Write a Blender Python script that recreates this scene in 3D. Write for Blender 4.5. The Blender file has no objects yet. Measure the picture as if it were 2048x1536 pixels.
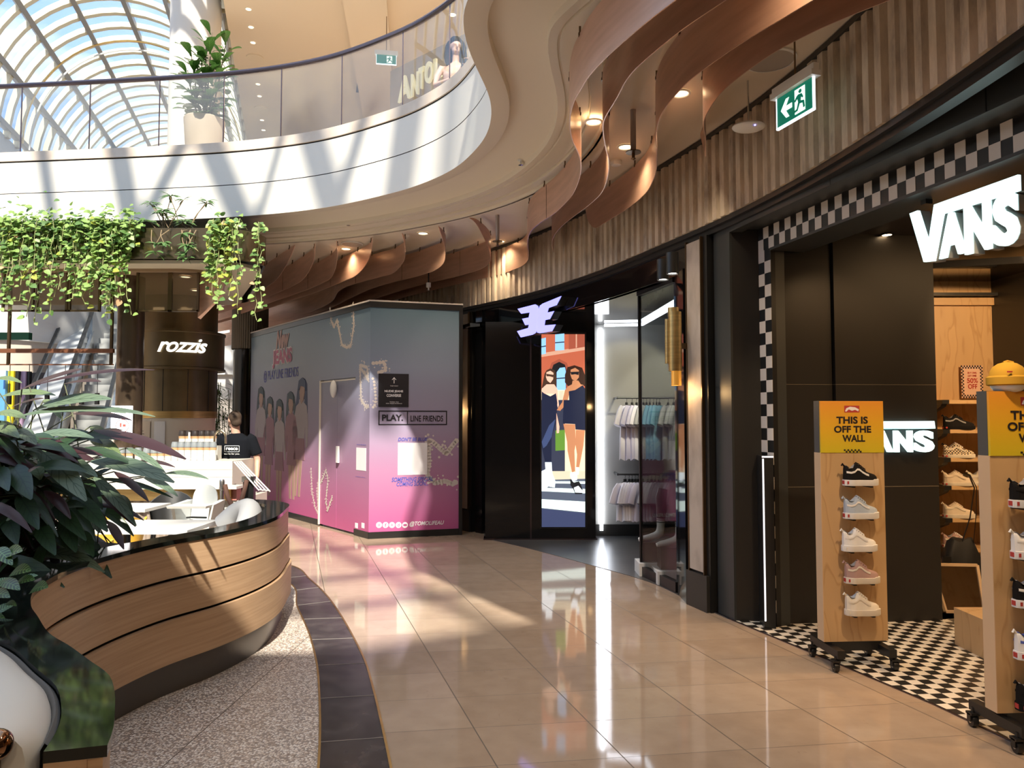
import bpy, bmesh, math, random
from mathutils import Vector, Matrix
from mathutils.geometry import tessellate_polygon
R = math.radians
random.seed(7)
scene = bpy.context.scene
COL = scene.collection
# ---------------------------------------------------------------- camera, world, sun, exposure
H = 1.6; F = 1500.0; PITCH = math.atan(72/1500)
cam_d = bpy.data.cameras.new('camera'); cam = bpy.data.objects.new('camera', cam_d); COL.objects.link(cam)
cam.location = (0, 0, H); cam.rotation_euler = (math.pi/2 + PITCH, 0, 0)
cam_d.sensor_width = 36; cam_d.lens = F/2048*36; cam_d.clip_end = 400
scene.camera = cam
SUNDIR = Vector((-.87, 4.0, -4.15)).normalized()
w = bpy.data.worlds.new('world'); scene.world = w; w.use_nodes = True
nt = w.node_tree; nt.nodes.clear()
wo = nt.nodes.new('ShaderNodeOutputWorld'); bg = nt.nodes.new('ShaderNodeBackground')
tc = nt.nodes.new('ShaderNodeTexCoord'); sx = nt.nodes.new('ShaderNodeSeparateXYZ'); mp = nt.nodes.new('ShaderNodeMapping'); mp.inputs['Scale'].default_value = (1, 1, 3)
gr = nt.nodes.new('ShaderNodeValToRGB'); e = gr.color_ramp.elements; e[0].position = 0; e[0].color = (.3, .46, .68, 1); e[1].position = .9; e[1].color = (.3, .42, .62, 1); q = e.new(.3); q.color = (.15, .33, .68, 1)
ns = nt.nodes.new('ShaderNodeTexNoise'); ns.inputs['Scale'].default_value = 4.5; ns.inputs['Detail'].default_value = 7
cr = nt.nodes.new('ShaderNodeValToRGB'); cr.color_ramp.elements[0].position = .44; cr.color_ramp.elements[1].position = .68
mx = nt.nodes.new('ShaderNodeMix'); mx.data_type = 'RGBA'; mx.inputs[7].default_value = (.86, .87, .88, 1)
for a, b in ((tc.outputs['Generated'], mp.inputs[0]), (mp.outputs[0], ns.inputs[0]), (ns.outputs[0], cr.inputs[0]), (tc.outputs['Generated'], sx.inputs[0]), (sx.outputs[2], gr.inputs[0]),
             (cr.outputs[0], mx.inputs[0]), (gr.outputs[0], mx.inputs[6]), (mx.outputs[2], bg.inputs[0]), (bg.outputs[0], wo.inputs[0])):
    nt.links.new(a, b)
bg.inputs[1].default_value = 1.35
sl = bpy.data.lights.new('sun', 'SUN'); sl.energy = 6.3; sl.angle = R(1.1); sl.color = (1, .93, .8)
so = bpy.data.objects.new('sun', sl); COL.objects.link(so)
so.rotation_euler = SUNDIR.to_track_quat('-Z', 'Y').to_euler(); so.location = (2, -20, 24)
vs = scene.view_settings; vs.view_transform = 'Standard'; vs.look = 'None'; vs.gamma = 1; vs.exposure = 0.58
try: vs.use_curve_mapping = False
except Exception: pass
cy = scene.cycles; cy.use_denoising = True; cy.max_bounces = 10; cy.diffuse_bounces = 5; cy.glossy_bounces = 4
cy.transmission_bounces = 6; cy.transparent_max_bounces = 16; cy.sample_clamp_indirect = 8; cy.caustics_reflective = False; cy.caustics_refractive = False
# ---------------------------------------------------------------- helpers
def ray(px, py):
    u = (px-1024)/F; v = (768-py)/F; c, s = math.cos(PITCH), math.sin(PITCH)
    return Vector((u, c - v*s, s + v*c))
def G(px, py, z=0.):
    r = ray(px, py); t = (z-H)/r.z
    return Vector((r.x*t, r.y*t, z))
def D(px, py, y):
    r = ray(px, py); t = y/r.y
    return Vector((r.x*t, y, H + r.z*t))
class Wall:
    """vertical plane through P0 along dir; u along, w = height, n = distance towards the viewer's side"""
    def __init__(s, P0, P1):
        s.o = Vector((P0[0], P0[1], 0)); s.d = (Vector((P1[0], P1[1], 0)) - s.o).normalized(); s.L = (Vector((P1[0], P1[1], 0)) - s.o).length
        n = Vector((s.d.y, -s.d.x, 0))
        if n.dot(-s.o) < 0: n = -n
        s.n = n
    def at(s, u, w, n=0.): return s.o + s.d*u + Vector((0, 0, w)) + s.n*n
    def px(s, px, py):
        r = ray(px, py); t = s.o.dot(s.n)/ (Vector((r.x, r.y, 0)).dot(s.n)); p = Vector((r.x*t, r.y*t, H + r.z*t))
        return ((p - s.o).dot(s.d), p.z)
    def mat(s, u, w, n=0.):
        p = s.at(u, w, n); z = Vector((0, 0, 1))
        m = Matrix((s.d, z, s.d.cross(z))).transposed().to_4x4(); m.translation = p
        return m
def crom(P, n=8):
    P = [Vector(p) for p in P]; out = []
    Q = [P[0]*2-P[1]] + P + [P[-1]*2-P[-2]]
    for i in range(1, len(Q)-2):
        a, b, c, d = Q[i-1:i+3]
        for k in range(n):
            t = k/n
            out.append(.5*((2*b) + (c-a)*t + (2*a-5*b+4*c-d)*t*t + (3*b-a-3*c+d)*t**3))
    out.append(P[-1].copy()); return out
def resample(P, step):
    L = [0]
    for a, b in zip(P, P[1:]): L.append(L[-1] + (b-a).length)
    n = max(2, int(round(L[-1]/step))); out = []; j = 0
    for k in range(n+1):
        s = L[-1]*k/n
        while j < len(L)-2 and L[j+1] < s: j += 1
        t = (s-L[j])/max(1e-9, L[j+1]-L[j]); out.append(P[j].lerp(P[j+1], min(1, max(0, t))))
    return out
def normals2(P, sign=1):
    N = []
    for i in range(len(P)):
        t = P[min(i+1, len(P)-1)] - P[max(i-1, 0)]; t = Vector((t.x, t.y, 0)).normalized()
        N.append(Vector((t.y, -t.x, 0))*sign)
    return N
class MB:
    def __init__(s): s.v = []; s.f = []; s.m = []; s.uv = []; s.hasuv = False
    def add(s, pts, faces, m=0):
        b = len(s.v); s.v += [tuple(p) for p in pts]
        for f in faces: s.f.append([b+i for i in f]); s.m.append(m); s.uv.append(None)
        return s
    def poly(s, pts, m=0, uv=None):
        b = len(s.v); s.v += [tuple(p) for p in pts]; s.f.append(list(range(b, b+len(pts)))); s.m.append(m); s.uv.append(uv)
        if uv: s.hasuv = True
        return s
    def hexa(s, p, m=0):
        return s.add(p, [(0, 3, 2, 1), (4, 5, 6, 7), (0, 1, 5, 4), (1, 2, 6, 5), (2, 3, 7, 6), (3, 0, 4, 7)], m)
    def box(s, c, d, rz=0, m=0, rot=None):
        c = Vector(c); M = rot or Matrix.Rotation(rz, 3, 'Z'); x, y, z = d[0]/2, d[1]/2, d[2]/2
        return s.hexa([c + M @ Vector(q) for q in ((-x, -y, -z), (x, -y, -z), (x, y, -z), (-x, y, -z), (-x, -y, z), (x, -y, z), (x, y, z), (-x, y, z))], m)
    def wbox(s, W, u0, u1, w0, w1, n0, n1, m=0):
        return s.hexa([W.at(u0, w0, n0), W.at(u1, w0, n0), W.at(u1, w0, n1), W.at(u0, w0, n1), W.at(u0, w1, n0), W.at(u1, w1, n0), W.at(u1, w1, n1), W.at(u0, w1, n1)], m)
    def bar(s, a, b, wd, h, m=0, up=(0, 0, 1)):
        a, b = Vector(a), Vector(b); t = (b-a).normalized(); x = t.cross(Vector(up))
        if x.length < 1e-4: x = t.cross(Vector((1, 0, 0)))
        x.normalize(); y = x.cross(t); x *= wd/2; y *= h/2
        return s.hexa([a-x-y, a+x-y, b+x-y, b-x-y, a-x+y, a+x+y, b+x+y, b-x+y], m)
    def tube(s, P, r, n=8, m=0, flat=1., up=None):
        P = [Vector(p) for p in P]; rr = r if isinstance(r, (list, tuple)) else [r]*len(P)
        rings = []; prev = None
        for i, p in enumerate(P):
            t = (P[min(i+1, len(P)-1)] - P[max(i-1, 0)]).normalized()
            if prev is None:
                x = t.cross(Vector(up) if up else Vector((0, 0, 1)))
                if x.length < 1e-3: x = t.cross(Vector((0, 1, 0)) if abs(t.y) < .9 else Vector((1, 0, 0)))
            else: x = prev - t*prev.dot(t)
            x.normalize(); prev = x; y = t.cross(x)
            ri = rr[i]; rx, ry = ri if isinstance(ri, (tuple, list)) else (ri, ri*flat)
            rings.append([p + x*rx*math.cos(2*math.pi*k/n) + y*ry*math.sin(2*math.pi*k/n) for k in range(n)])
        b = len(s.v)
        for q in rings: s.v += [tuple(p) for p in q]
        for i in range(len(P)-1):
            for k in range(n):
                s.f.append([b+i*n+k, b+i*n+(k+1) % n, b+(i+1)*n+(k+1) % n, b+(i+1)*n+k]); s.m.append(m); s.uv.append(None)
        s.f.append([b+k for k in range(n)][::-1]); s.m.append(m); s.uv.append(None)
        s.f.append([b+(len(P)-1)*n+k for k in range(n)]); s.m.append(m); s.uv.append(None)
        return s
    def lathe(s, prof, c=(0, 0, 0), n=24, m=0, a0=0, a1=2*math.pi, M=None):
        c = Vector(c); b = len(s.v); full = abs(a1-a0-2*math.pi) < 1e-6; cols = n if full else n+1
        for r, z in prof:
            for k in range(cols):
                a = a0 + (a1-a0)*k/n; q = Vector((r*math.cos(a), r*math.sin(a), z))
                if M: q = M @ q
                s.v.append(tuple(c+q))
        for i in range(len(prof)-1):
            for k in range(n):
                k2 = (k+1) % cols
                s.f.append([b+i*cols+k, b+i*cols+k2, b+(i+1)*cols+k2, b+(i+1)*cols+k]); s.m.append(m); s.uv.append(None)
        return s
    def grid(s, rows, m=0, closed=False, uv=False):
        b = len(s.v); n = len(rows[0])
        for q in rows: s.v += [tuple(p) for p in q]
        for i in range(len(rows)-1):
            for k in range(n if closed else n-1):
                k2 = (k+1) % n
                s.f.append([b+i*n+k, b+i*n+k2, b+(i+1)*n+k2, b+(i+1)*n+k]); s.m.append(m)
                if uv:
                    s.uv.append([(i/(len(rows)-1), k/(n-1)), (i/(len(rows)-1), k2/(n-1)), ((i+1)/(len(rows)-1), k2/(n-1)), ((i+1)/(len(rows)-1), k/(n-1))]); s.hasuv = True
                else: s.uv.append(None)
        return s
    def prism(s, P, z0, z1, m=0):
        n = len(P); tri = tessellate_polygon([[Vector((p[0], p[1], 0)) for p in P]])
        pts = [(p[0], p[1], z0) for p in P] + [(p[0], p[1], z1) for p in P]
        fs = [t[::-1] for t in tri] + [tuple(n+i for i in t) for t in tri] + [(i, (i+1) % n, n+(i+1) % n, n+i) for i in range(n)]
        return s.add(pts, fs, m)
    def sheet(s, P, z, m=0):
        tri = tessellate_polygon([[Vector((p[0], p[1], 0)) for p in P]])
        return s.add([(p[0], p[1], z) for p in P], tri, m)
    def wplate(s, W, P, n0, n1, m=0):
        """polygon P [(u,w)] on wall plane, from n0 to n1"""
        k = len(P); tri = tessellate_polygon([[Vector((p[0], p[1], 0)) for p in P]])
        pts = [W.at(p[0], p[1], n0) for p in P] + [W.at(p[0], p[1], n1) for p in P]
        fs = list(tri) + [tuple(k+i for i in t) for t in tri] + [(i, (i+1) % k, k+(i+1) % k, k+i) for i in range(k)]
        return s.add(pts, fs, m)
    def sweep(s, P, N, prof, m=0, closed=False):
        return s.grid([[p + n*o + Vector((0, 0, z)) for (o, z) in prof] for p, n in zip(P, N)], m, closed)
    def sphere(s, c, r, n=14, k=9, m=0, M=None):
        c = Vector(c); rx, ry, rz = r if isinstance(r, (tuple, list)) else (r, r, r); rows = []
        for i in range(k+1):
            t = math.pi*i/k; rows.append([c + (M @ q if M else q) for q in [Vector((rx*math.sin(t)*math.cos(2*math.pi*j/n), ry*math.sin(t)*math.sin(2*math.pi*j/n), -rz*math.cos(t))) for j in range(n)]])
        return s.grid(rows, m, True)
    def addmesh(s, me, M, m=0):
        b = len(s.v); s.v += [tuple(M @ v.co) for v in me.vertices]
        for p in me.polygons: s.f.append([b+i for i in p.vertices]); s.m.append(m); s.uv.append(None)
        return s
    def mesh(s, name, mats, smooth=True, angle=35):
        me = bpy.data.meshes.new(name); me.from_pydata(s.v, [], s.f)
        for mt in (mats if isinstance(mats, (list, tuple)) else [mats]): me.materials.append(mt)
        me.polygons.foreach_set('material_index', s.m)
        if s.hasuv:
            ul = me.uv_layers.new(name='uv'); d = ul.data
            for p, q in zip(me.polygons, s.uv):
                if q:
                    for li, c in zip(p.loop_indices, q): d[li].uv = c
        if smooth:
            me.polygons.foreach_set('use_smooth', [True]*len(me.polygons))
            me.set_sharp_from_angle(angle=R(angle))
        me.update(); return me
    def build(s, name, mats, parent=None, smooth=True, angle=35, loc=None, rot=None, fix=False):
        me = s.mesh(name, mats, smooth, angle)
        if fix:
            bm = bmesh.new(); bm.from_mesh(me); bmesh.ops.recalc_face_normals(bm, faces=bm.faces); bm.to_mesh(me); bm.free()
        return obj(name, me, parent, loc, rot)
def obj(name, me, parent=None, loc=None, rot=None):
    o = bpy.data.objects.new(name, me); COL.objects.link(o)
    if parent: o.parent = parent; o.matrix_parent_inverse = parent.matrix_basis.inverted() if False else Matrix.Identity(4)
    if loc is not None: o.location = loc
    if rot is not None: o.rotation_euler = rot
    return o
def tag(o, label, cat, group=None, kind=None):
    o['label'] = label; o['category'] = cat
    if group: o['group'] = group
    if kind: o['kind'] = kind
    return o
def thing(name, label, cat, loc=(0, 0, 0), rz=0, group=None):
    o = bpy.data.objects.new(name, None); COL.objects.link(o); o.location = loc; o.rotation_euler = (0, 0, rz); o.empty_display_size = .1
    return tag(o, label, cat, group)
def struct(name, mb, mats, **k):
    o = mb.build(name, mats, **k); o['kind'] = 'structure'; return o
def copy_tree(o, parent=None):
    c = o.copy(); COL.objects.link(c); c.parent = parent
    for ch in list(o.children): copy_tree(ch, c)
    return c
def center(parent, P):
    """move an empty to P, keeping children (built in world space) in place"""
    P = Vector(P); parent.location = P; parent.rotation_euler = (0, 0, 0)
    for ch in parent.children: ch.location = Vector(ch.location) - P
# text
_tc = {}
def text_mesh(txt, bold=0., shear=0., extrude=0., sp=1., line=1.):
    key = (txt, bold, shear, extrude, sp)
    if key in _tc: return _tc[key]
    cu = bpy.data.curves.new('lettering', 'FONT'); cu.body = txt; cu.size = 1; cu.offset = bold; cu.shear = shear; cu.extrude = extrude
    cu.space_character = sp; cu.space_line = line; cu.resolution_u = 4; cu.align_x = 'CENTER'
    o = bpy.data.objects.new('lettering', cu); COL.objects.link(o)
    bpy.context.view_layer.update()
    me = bpy.data.meshes.new_from_object(o.evaluated_get(bpy.context.evaluated_depsgraph_get()))
    bpy.data.objects.remove(o); _tc[key] = me; return me
def wtext(mb, W, txt, u0, u1, w0, w1, n=.004, m=0, **k):
    """lettering stretched into the box u0..u1, w0..w1 on a wall plane"""
    me = text_mesh(txt, **k); xs = [v.co.x for v in me.vertices]; ys = [v.co.y for v in me.vertices]
    sx = (u1-u0)/(max(xs)-min(xs)); sy = (w1-w0)/(max(ys)-min(ys)); b = W.mat(u0, w0, n)
    z = Matrix.Diagonal((sx, sy, 1, 1)); t = Matrix.Translation((-min(xs), -min(ys), 0))
    zs = -1 if W.d.cross(Vector((0, 0, 1))).dot(W.n) < 0 else 1
    mb.addmesh(me, b @ z @ t, m)
# materials
def mat(name, col, rough=.5, metal=0., emit=None, es=1., spec=None, coat=0., noise=None, bump=None, trans=0., alpha=None, ior=None, aniso=None):
    m = bpy.data.materials.new(name); m.use_nodes = True; t = m.node_tree; b = t.nodes['Principled BSDF']
    b.inputs['Base Color'].default_value = (*col, 1); b.inputs['Roughness'].default_value = rough; b.inputs['Metallic'].default_value = metal
    if emit: b.inputs['Emission Color'].default_value = (*emit, 1); b.inputs['Emission Strength'].default_value = es
    if spec is not None: b.inputs['Specular IOR Level'].default_value = spec
    if coat: b.inputs['Coat Weight'].default_value = coat
    if trans: b.inputs['Transmission Weight'].default_value = trans
    if ior: b.inputs['IOR'].default_value = ior
    if noise:  # (col2, scale, (sx,sy,sz), lo, hi)
        c2, sc, st, lo, hi = noise
        tc = t.nodes.new('ShaderNodeTexCoord'); mp = t.nodes.new('ShaderNodeMapping'); mp.inputs['Scale'].default_value = st
        n = t.nodes.new('ShaderNodeTexNoise'); n.inputs['Scale'].default_value = sc; n.inputs['Detail'].default_value = 5
        r = t.nodes.new('ShaderNodeValToRGB'); r.color_ramp.elements[0].position = lo; r.color_ramp.elements[1].position = hi
        r.color_ramp.elements[0].color = (*col, 1); r.color_ramp.elements[1].color = (*c2, 1)
        t.links.new(tc.outputs['Object'], mp.inputs[0]); t.links.new(mp.outputs[0], n.inputs[0]); t.links.new(n.outputs[0], r.inputs[0]); t.links.new(r.outputs[0], b.inputs['Base Color'])
        if bump:
            bu = t.nodes.new('ShaderNodeBump'); bu.inputs['Strength'].default_value = bump[0]; bu.inputs['Distance'].default_value = bump[1]
            t.links.new(n.outputs[0], bu.inputs['Height']); t.links.new(bu.outputs[0], b.inputs['Normal'])
    return m
def M_(t, op, a, b=None, c=None):
    n = t.nodes.new('ShaderNodeMath'); n.operation = op
    for i, x in enumerate((a, b, c)):
        if x is None: continue
        if isinstance(x, (int, float)): n.inputs[i].default_value = x
        else: t.links.new(x, n.inputs[i])
    return n.outputs[0]
def ramp(t, x, stops):
    r = t.nodes.new('ShaderNodeValToRGB'); e = r.color_ramp.elements
    while len(e) < len(stops): e.new(.5)
    for q, (p, c) in zip(e, stops): q.position = p; q.color = (*c, 1)
    t.links.new(x, r.inputs[0]); return r.outputs[0]
def mixc(t, f, a, b):
    n = t.nodes.new('ShaderNodeMix'); n.data_type = 'RGBA'
    for i, x in ((0, f), (6, a), (7, b)):
        if isinstance(x, (int, float)): n.inputs[i].default_value = x
        elif isinstance(x, tuple): n.inputs[i].default_value = (*x, 1)
        else: t.links.new(x, n.inputs[i])
    return n.outputs[2]
def glassmat(name, tint=(.85, .9, .9), refl=.12, rough=.0, body=0., bcol=(.8, .8, .8)):
    m = bpy.data.materials.new(name); m.use_nodes = True; t = m.node_tree; t.nodes.clear()
    o = t.nodes.new('ShaderNodeOutputMaterial'); tr = t.nodes.new('ShaderNodeBsdfTransparent'); tr.inputs[0].default_value = (*tint, 1)
    gl = t.nodes.new('ShaderNodeBsdfGlossy'); gl.inputs['Roughness'].default_value = rough; gl.inputs[0].default_value = (1, 1, 1, 1)
    lw = t.nodes.new('ShaderNodeLayerWeight'); lw.inputs[0].default_value = .5
    f = M_(t, 'MULTIPLY_ADD', M_(t, 'POWER', lw.outputs['Facing'], 4.), .6, refl*.3)
    mx = t.nodes.new('ShaderNodeMixShader'); t.links.new(f, mx.inputs[0]); t.links.new(tr.outputs[0], mx.inputs[1]); t.links.new(gl.outputs[0], mx.inputs[2])
    last = mx.outputs[0]
    if body:
        df = t.nodes.new('ShaderNodeBsdfTranslucent' if 'roof' in name else 'ShaderNodeBsdfDiffuse'); df.inputs[0].default_value = (*bcol, 1); m2 = t.nodes.new('ShaderNodeMixShader'); m2.inputs[0].default_value = body
        t.links.new(last, m2.inputs[1]); t.links.new(df.outputs[0], m2.inputs[2]); last = m2.outputs[0]
    t.links.new(last, o.inputs[0]); return m
m_white = mat('white_paint', (.78, .76, .72), .45)
m_cream = mat('cream_fascia', (.86, .82, .73), .35)
m_soffit = mat('beige_plaster', (.78, .7, .57), .6)
m_ceil = mat('ceiling_plaster', (.8, .71, .59), .7)
m_black = mat('black_satin', (.012, .012, .012), .35)
m_blackg = mat('black_gloss', (.006, .006, .007), .06)
m_dark = mat('charcoal_panel', (.028, .027, .024), .42)
m_slate = mat('slate_grey', (.06, .065, .066), .45)
m_steel = mat('brushed_steel', (.6, .6, .6), .25, 1.)
m_dsteel = mat('dark_steel', (.16, .13, .15), .25, 1.)
m_brass = mat('brushed_brass', (.72, .5, .2), .32, 1., noise=((.6, .4, .16), 3, (1, 1, 14), .4, .6))
m_bronze = mat('bronze_cladding', (.1, .065, .035), .3, .85, noise=((.2, .13, .07), 1.2, (1, 1, 1), .35, .7))
m_copper = mat('copper_anodised', (.66, .42, .31), .34, .6, noise=((.56, .35, .25), 2.2, (1, 1, 9), .35, .65))
m_stone = mat('ledge_stone', (.72, .6, .48), .35, noise=((.8, .69, .57), 6, (1, 1, 1), .35, .65))
m_glass = glassmat('clear_glass', (.86, .88, .87), .15, body=.05, bcol=(.75, .72, .68))
m_shopglass = glassmat('shop_glass', (.72, .74, .74), .12)
m_skyglass = glassmat('roof_glass', (.93, .96, 1), .1, body=.05, bcol=(.9, .92, .95))
m_whitep = mat('white_plastic', (.85, .85, .83), .35)
m_grout = mat('joint_dark', (.12, .1, .09), .8)  # dark colour for joints and vent slats
# ================================================================ SETTING
def floor_mat():
    m = mat('polished_beige_tiles', (.5, .38, .27), .1); t = m.node_tree; b = t.nodes['Principled BSDF']
    tc = t.nodes.new('ShaderNodeTexCoord'); sp = t.nodes.new('ShaderNodeSeparateXYZ'); t.links.new(tc.outputs['Object'], sp.inputs[0])
    def lin(ax, ay, off, per):
        return M_(t, 'MULTIPLY', M_(t, 'ADD', M_(t, 'ADD', M_(t, 'MULTIPLY', sp.outputs[0], ax), M_(t, 'MULTIPLY', sp.outputs[1], ay)), off), 1/per)
    # long joints run along (-.285,.958); cross joints along (1,.14)
    U = lin(.958, .285, -(.958*-.04+.285*3.45), .6); V = lin(-.139, .99, -(-.139*.93+.99*3.70), .44)
    fu = M_(t, 'FRACT', U); fv = M_(t, 'FRACT', V)
    g = M_(t, 'MAXIMUM', M_(t, 'LESS_THAN', M_(t, 'MINIMUM', fu, M_(t, 'SUBTRACT', 1., fu)), .005), M_(t, 'LESS_THAN', M_(t, 'MINIMUM', fv, M_(t, 'SUBTRACT', 1., fv)), .004))
    cb = t.nodes.new('ShaderNodeCombineXYZ'); t.links.new(M_(t, 'FLOOR', U), cb.inputs[0]); t.links.new(M_(t, 'FLOOR', V), cb.inputs[1])
    wn = t.nodes.new('ShaderNodeTexWhiteNoise'); t.links.new(cb.outputs[0], wn.inputs[0])
    n = t.nodes.new('ShaderNodeTexNoise'); n.inputs['Scale'].default_value = 7; n.inputs['Detail'].default_value = 8; t.links.new(tc.outputs['Object'], n.inputs[0])
    f = M_(t, 'ADD', M_(t, 'MULTIPLY', wn.outputs[0], .35), M_(t, 'MULTIPLY', n.outputs[0], .7))
    c = ramp(t, f, [(.2, (.34, .25, .18)), (.5, (.4, .3, .22)), (.85, (.46, .355, .265))])
    n2 = t.nodes.new('ShaderNodeTexNoise'); n2.inputs['Scale'].default_value = 16; n2.inputs['Detail'].default_value = 9; n2.inputs['Distortion'].default_value = 1.5; t.links.new(tc.outputs['Object'], n2.inputs[0])
    v = ramp(t, n2.outputs[0], [(.66, (0, 0, 0)), (.74, (.4, .4, .4))])
    c = mixc(t, v, c, (.3, .21, .15)); c = mixc(t, g, c, (.1, .075, .055)); t.links.new(c, b.inputs['Base Color'])
    t.links.new(M_(t, 'MULTIPLY_ADD', g, .5, .06), b.inputs['Roughness']); b.inputs['IOR'].default_value = 1.6
    n3 = t.nodes.new('ShaderNodeTexNoise'); n3.inputs['Scale'].default_value = 2.2; t.links.new(tc.outputs['Object'], n3.inputs[0])
    bu = t.nodes.new('ShaderNodeBump'); bu.inputs['Strength'].default_value = .05; bu.inputs['Distance'].default_value = .01; t.links.new(n3.outputs[0], bu.inputs['Height']); t.links.new(bu.outputs[0], b.inputs['Normal'])
    return m
def terrazzo_mat():
    m = mat('pebble_terrazzo', (.5, .45, .4), .35); t = m.node_tree; b = t.nodes['Principled BSDF']
    tc = t.nodes.new('ShaderNodeTexCoord'); v = t.nodes.new('ShaderNodeTexVoronoi'); v.inputs['Scale'].default_value = 85; t.links.new(tc.outputs['Object'], v.inputs[0])
    sp = t.nodes.new('ShaderNodeSeparateColor'); t.links.new(v.outputs['Color'], sp.inputs[0])
    c = ramp(t, sp.outputs[0], [(0, (.2, .14, .1)), (.25, (.55, .44, .36)), (.6, (.72, .63, .54)), (1, (.85, .8, .74))])
    e = M_(t, 'GREATER_THAN', v.outputs['Distance'], .55); c = mixc(t, e, c, (.3, .25, .22))
    s2 = t.nodes.new('ShaderNodeSeparateXYZ'); t.links.new(tc.outputs['Object'], s2.inputs[0])
    a = M_(t, 'ABSOLUTE', M_(t, 'ADD', M_(t, 'ADD', M_(t, 'MULTIPLY', s2.outputs[0], .97), M_(t, 'MULTIPLY', s2.outputs[1], -.05)), 1.74))
    d = M_(t, 'FRACT', M_(t, 'MULTIPLY', M_(t, 'ADD', M_(t, 'MULTIPLY', s2.outputs[1], 1.), M_(t, 'MULTIPLY', s2.outputs[0], -.1)), 1/.9))
    g = M_(t, 'MAXIMUM', M_(t, 'LESS_THAN', a, .003), M_(t, 'LESS_THAN', d, .005)); c = mixc(t, g, c, (.12, .1, .08)); t.links.new(c, b.inputs['Base Color']); return m
def darktile_mat():
    m = mat('dark_border_tiles', (.035, .03, .032), .22, noise=((.07, .06, .06), 9, (1, 1, 1), .4, .7)); return m
m_floor = floor_mat(); m_terr = terrazzo_mat(); m_border = darktile_mat()
struct('floor', MB().poly([(-30, -9, 0), (30, -9, 0), (30, 45, 0), (-30, 45, 0)]), m_floor, smooth=False)
bandR = crom([G(583, 1132), G(630, 1168), G(671, 1215), G(725, 1312), G(749, 1391), G(781, 1535), (-.42, 2.9, 0), (-.3, 2, 0), (-.35, .5, 0)], 8)
bandL = crom([G(575, 1165), G(600, 1228), G(617, 1264), G(634, 1332), G(639, 1415), G(637, 1535), (-.78, 2.9, 0), (-.68, 2, 0), (-.75, .5, 0)], 8)
bandR = crom([(-4.3, 9.4, 0), (-3.3, 8.9, 0)] + [tuple(p) for p in bandR[::6]], 6); bandL = crom([(-4.6, 9.0, 0), (-3.2, 8.3, 0)] + [tuple(p) for p in bandL[::6]], 6)
bandR = resample(bandR, .12); bandL = resample(bandL, .12)
struct('floor_terrazzo', MB().sheet([(p.x, p.y) for p in bandL] + [(-9, .5), (-9, 9)], .003), m_terr, smooth=False)
k = min(len(bandR), len(bandL)); bR = resample(bandR, .2); bL = [bandL[int(i*(len(bandL)-1)/(len(bR)-1))] for i in range(len(bR))]
mb = MB()
for i in range(0, len(bR)-1):
    a, b, c, d = bR[i].copy(), bR[i+1].copy(), bL[i+1].copy(), bL[i].copy()
    mb.poly([(q.x, q.y, .005) for q in (a, b, c, d)])
struct('floor_border', mb, m_border, smooth=False)
mb = MB()
for i in range(2, len(bR), 3): mb.bar(bR[i]+Vector((0, 0, .0055)), bL[i]+Vector((0, 0, .0055)), .004, .002)
struct('trim_1', mb, mat('pale_joint', (.3, .27, .25), .7), smooth=False)
mb = MB()
for P in (bandR, bandL): mb.sweep(P, normals2(P), [(-.006, .001), (-.006, .009), (.006, .009), (.006, .001)])
struct('trim_2', mb, m_brass)

# ---- right wall line (shopfront face) and concrete fascia
Wp = resample(crom([(-1.9, 12.6, 0), (-.75, 11.05, 0), (.23, 9.7, 0), (.9, 8.4, 0), (1.37, 7.13, 0), (1.78, 5.85, 0), (2.03, 4.6, 0), (2.15, 3.2, 0), (2.15, 1.5, 0), (2.0, -1, 0), (1.9, -4, 0)], 10), .02)
Wn = normals2(Wp, 1)
if Wn[0].dot(-Wp[0]) < 0: Wn = [-n for n in Wn]
ZC = 4.0
def concrete():
    m = mat('board_formed_concrete', (.3, .25, .2), .85); t = m.node_tree; b = t.nodes['Principled BSDF']
    tc = t.nodes.new('ShaderNodeTexCoord'); mp = t.nodes.new('ShaderNodeMapping'); mp.inputs['Scale'].default_value = (2.6, 2.6, .8)
    n = t.nodes.new('ShaderNodeTexNoise'); n.inputs['Scale'].default_value = 3; n.inputs['Detail'].default_value = 9; n.inputs['Roughness'].default_value = .65
    t.links.new(tc.outputs['Object'], mp.inputs[0]); t.links.new(mp.outputs[0], n.inputs[0])
    c = ramp(t, n.outputs[0], [(.3, (.3, .24, .19)), (.5, (.58, .49, .38)), (.7, (.74, .63, .5))]); t.links.new(c, b.inputs['Base Color'])
    bu = t.nodes.new('ShaderNodeBump'); bu.inputs['Strength'].default_value = .5; bu.inputs['Distance'].default_value = .01; t.links.new(n.outputs[0], bu.inputs['Height']); t.links.new(bu.outputs[0], b.inputs['Normal']); return m
m_conc = concrete()
rows = []
for i, (p, n) in enumerate(zip(Wp, Wn)):
    o = (.022, .022, .022, .022, 0, 0)[i % 6]; o2 = .035 if (i//6) % 4 else .024
    o = o*o2/.022
    rows.append([p + Vector((0, 0, 3.25)) - n*.1, p + n*o + Vector((0, 0, 3.25)), p + n*o + Vector((0, 0, ZC-.04))])
struct('wall_fascia', MB().grid(rows), m_conc, angle=20)
mb = MB(); mb.sweep(Wp, Wn, [(-.02, ZC-.045), (.04, ZC-.045), (.04, ZC-.01), (-.02, ZC-.01)]); struct('trim_3', mb, m_dark)
mb = MB(); mb.sweep(Wp, Wn, [(-.1, 3.25), (.012, 3.25), (.012, 3.21), (-.02, 3.21), (-.02, 3.17), (-.1, 3.17)]); struct('trim_4', mb, m_black)

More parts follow.
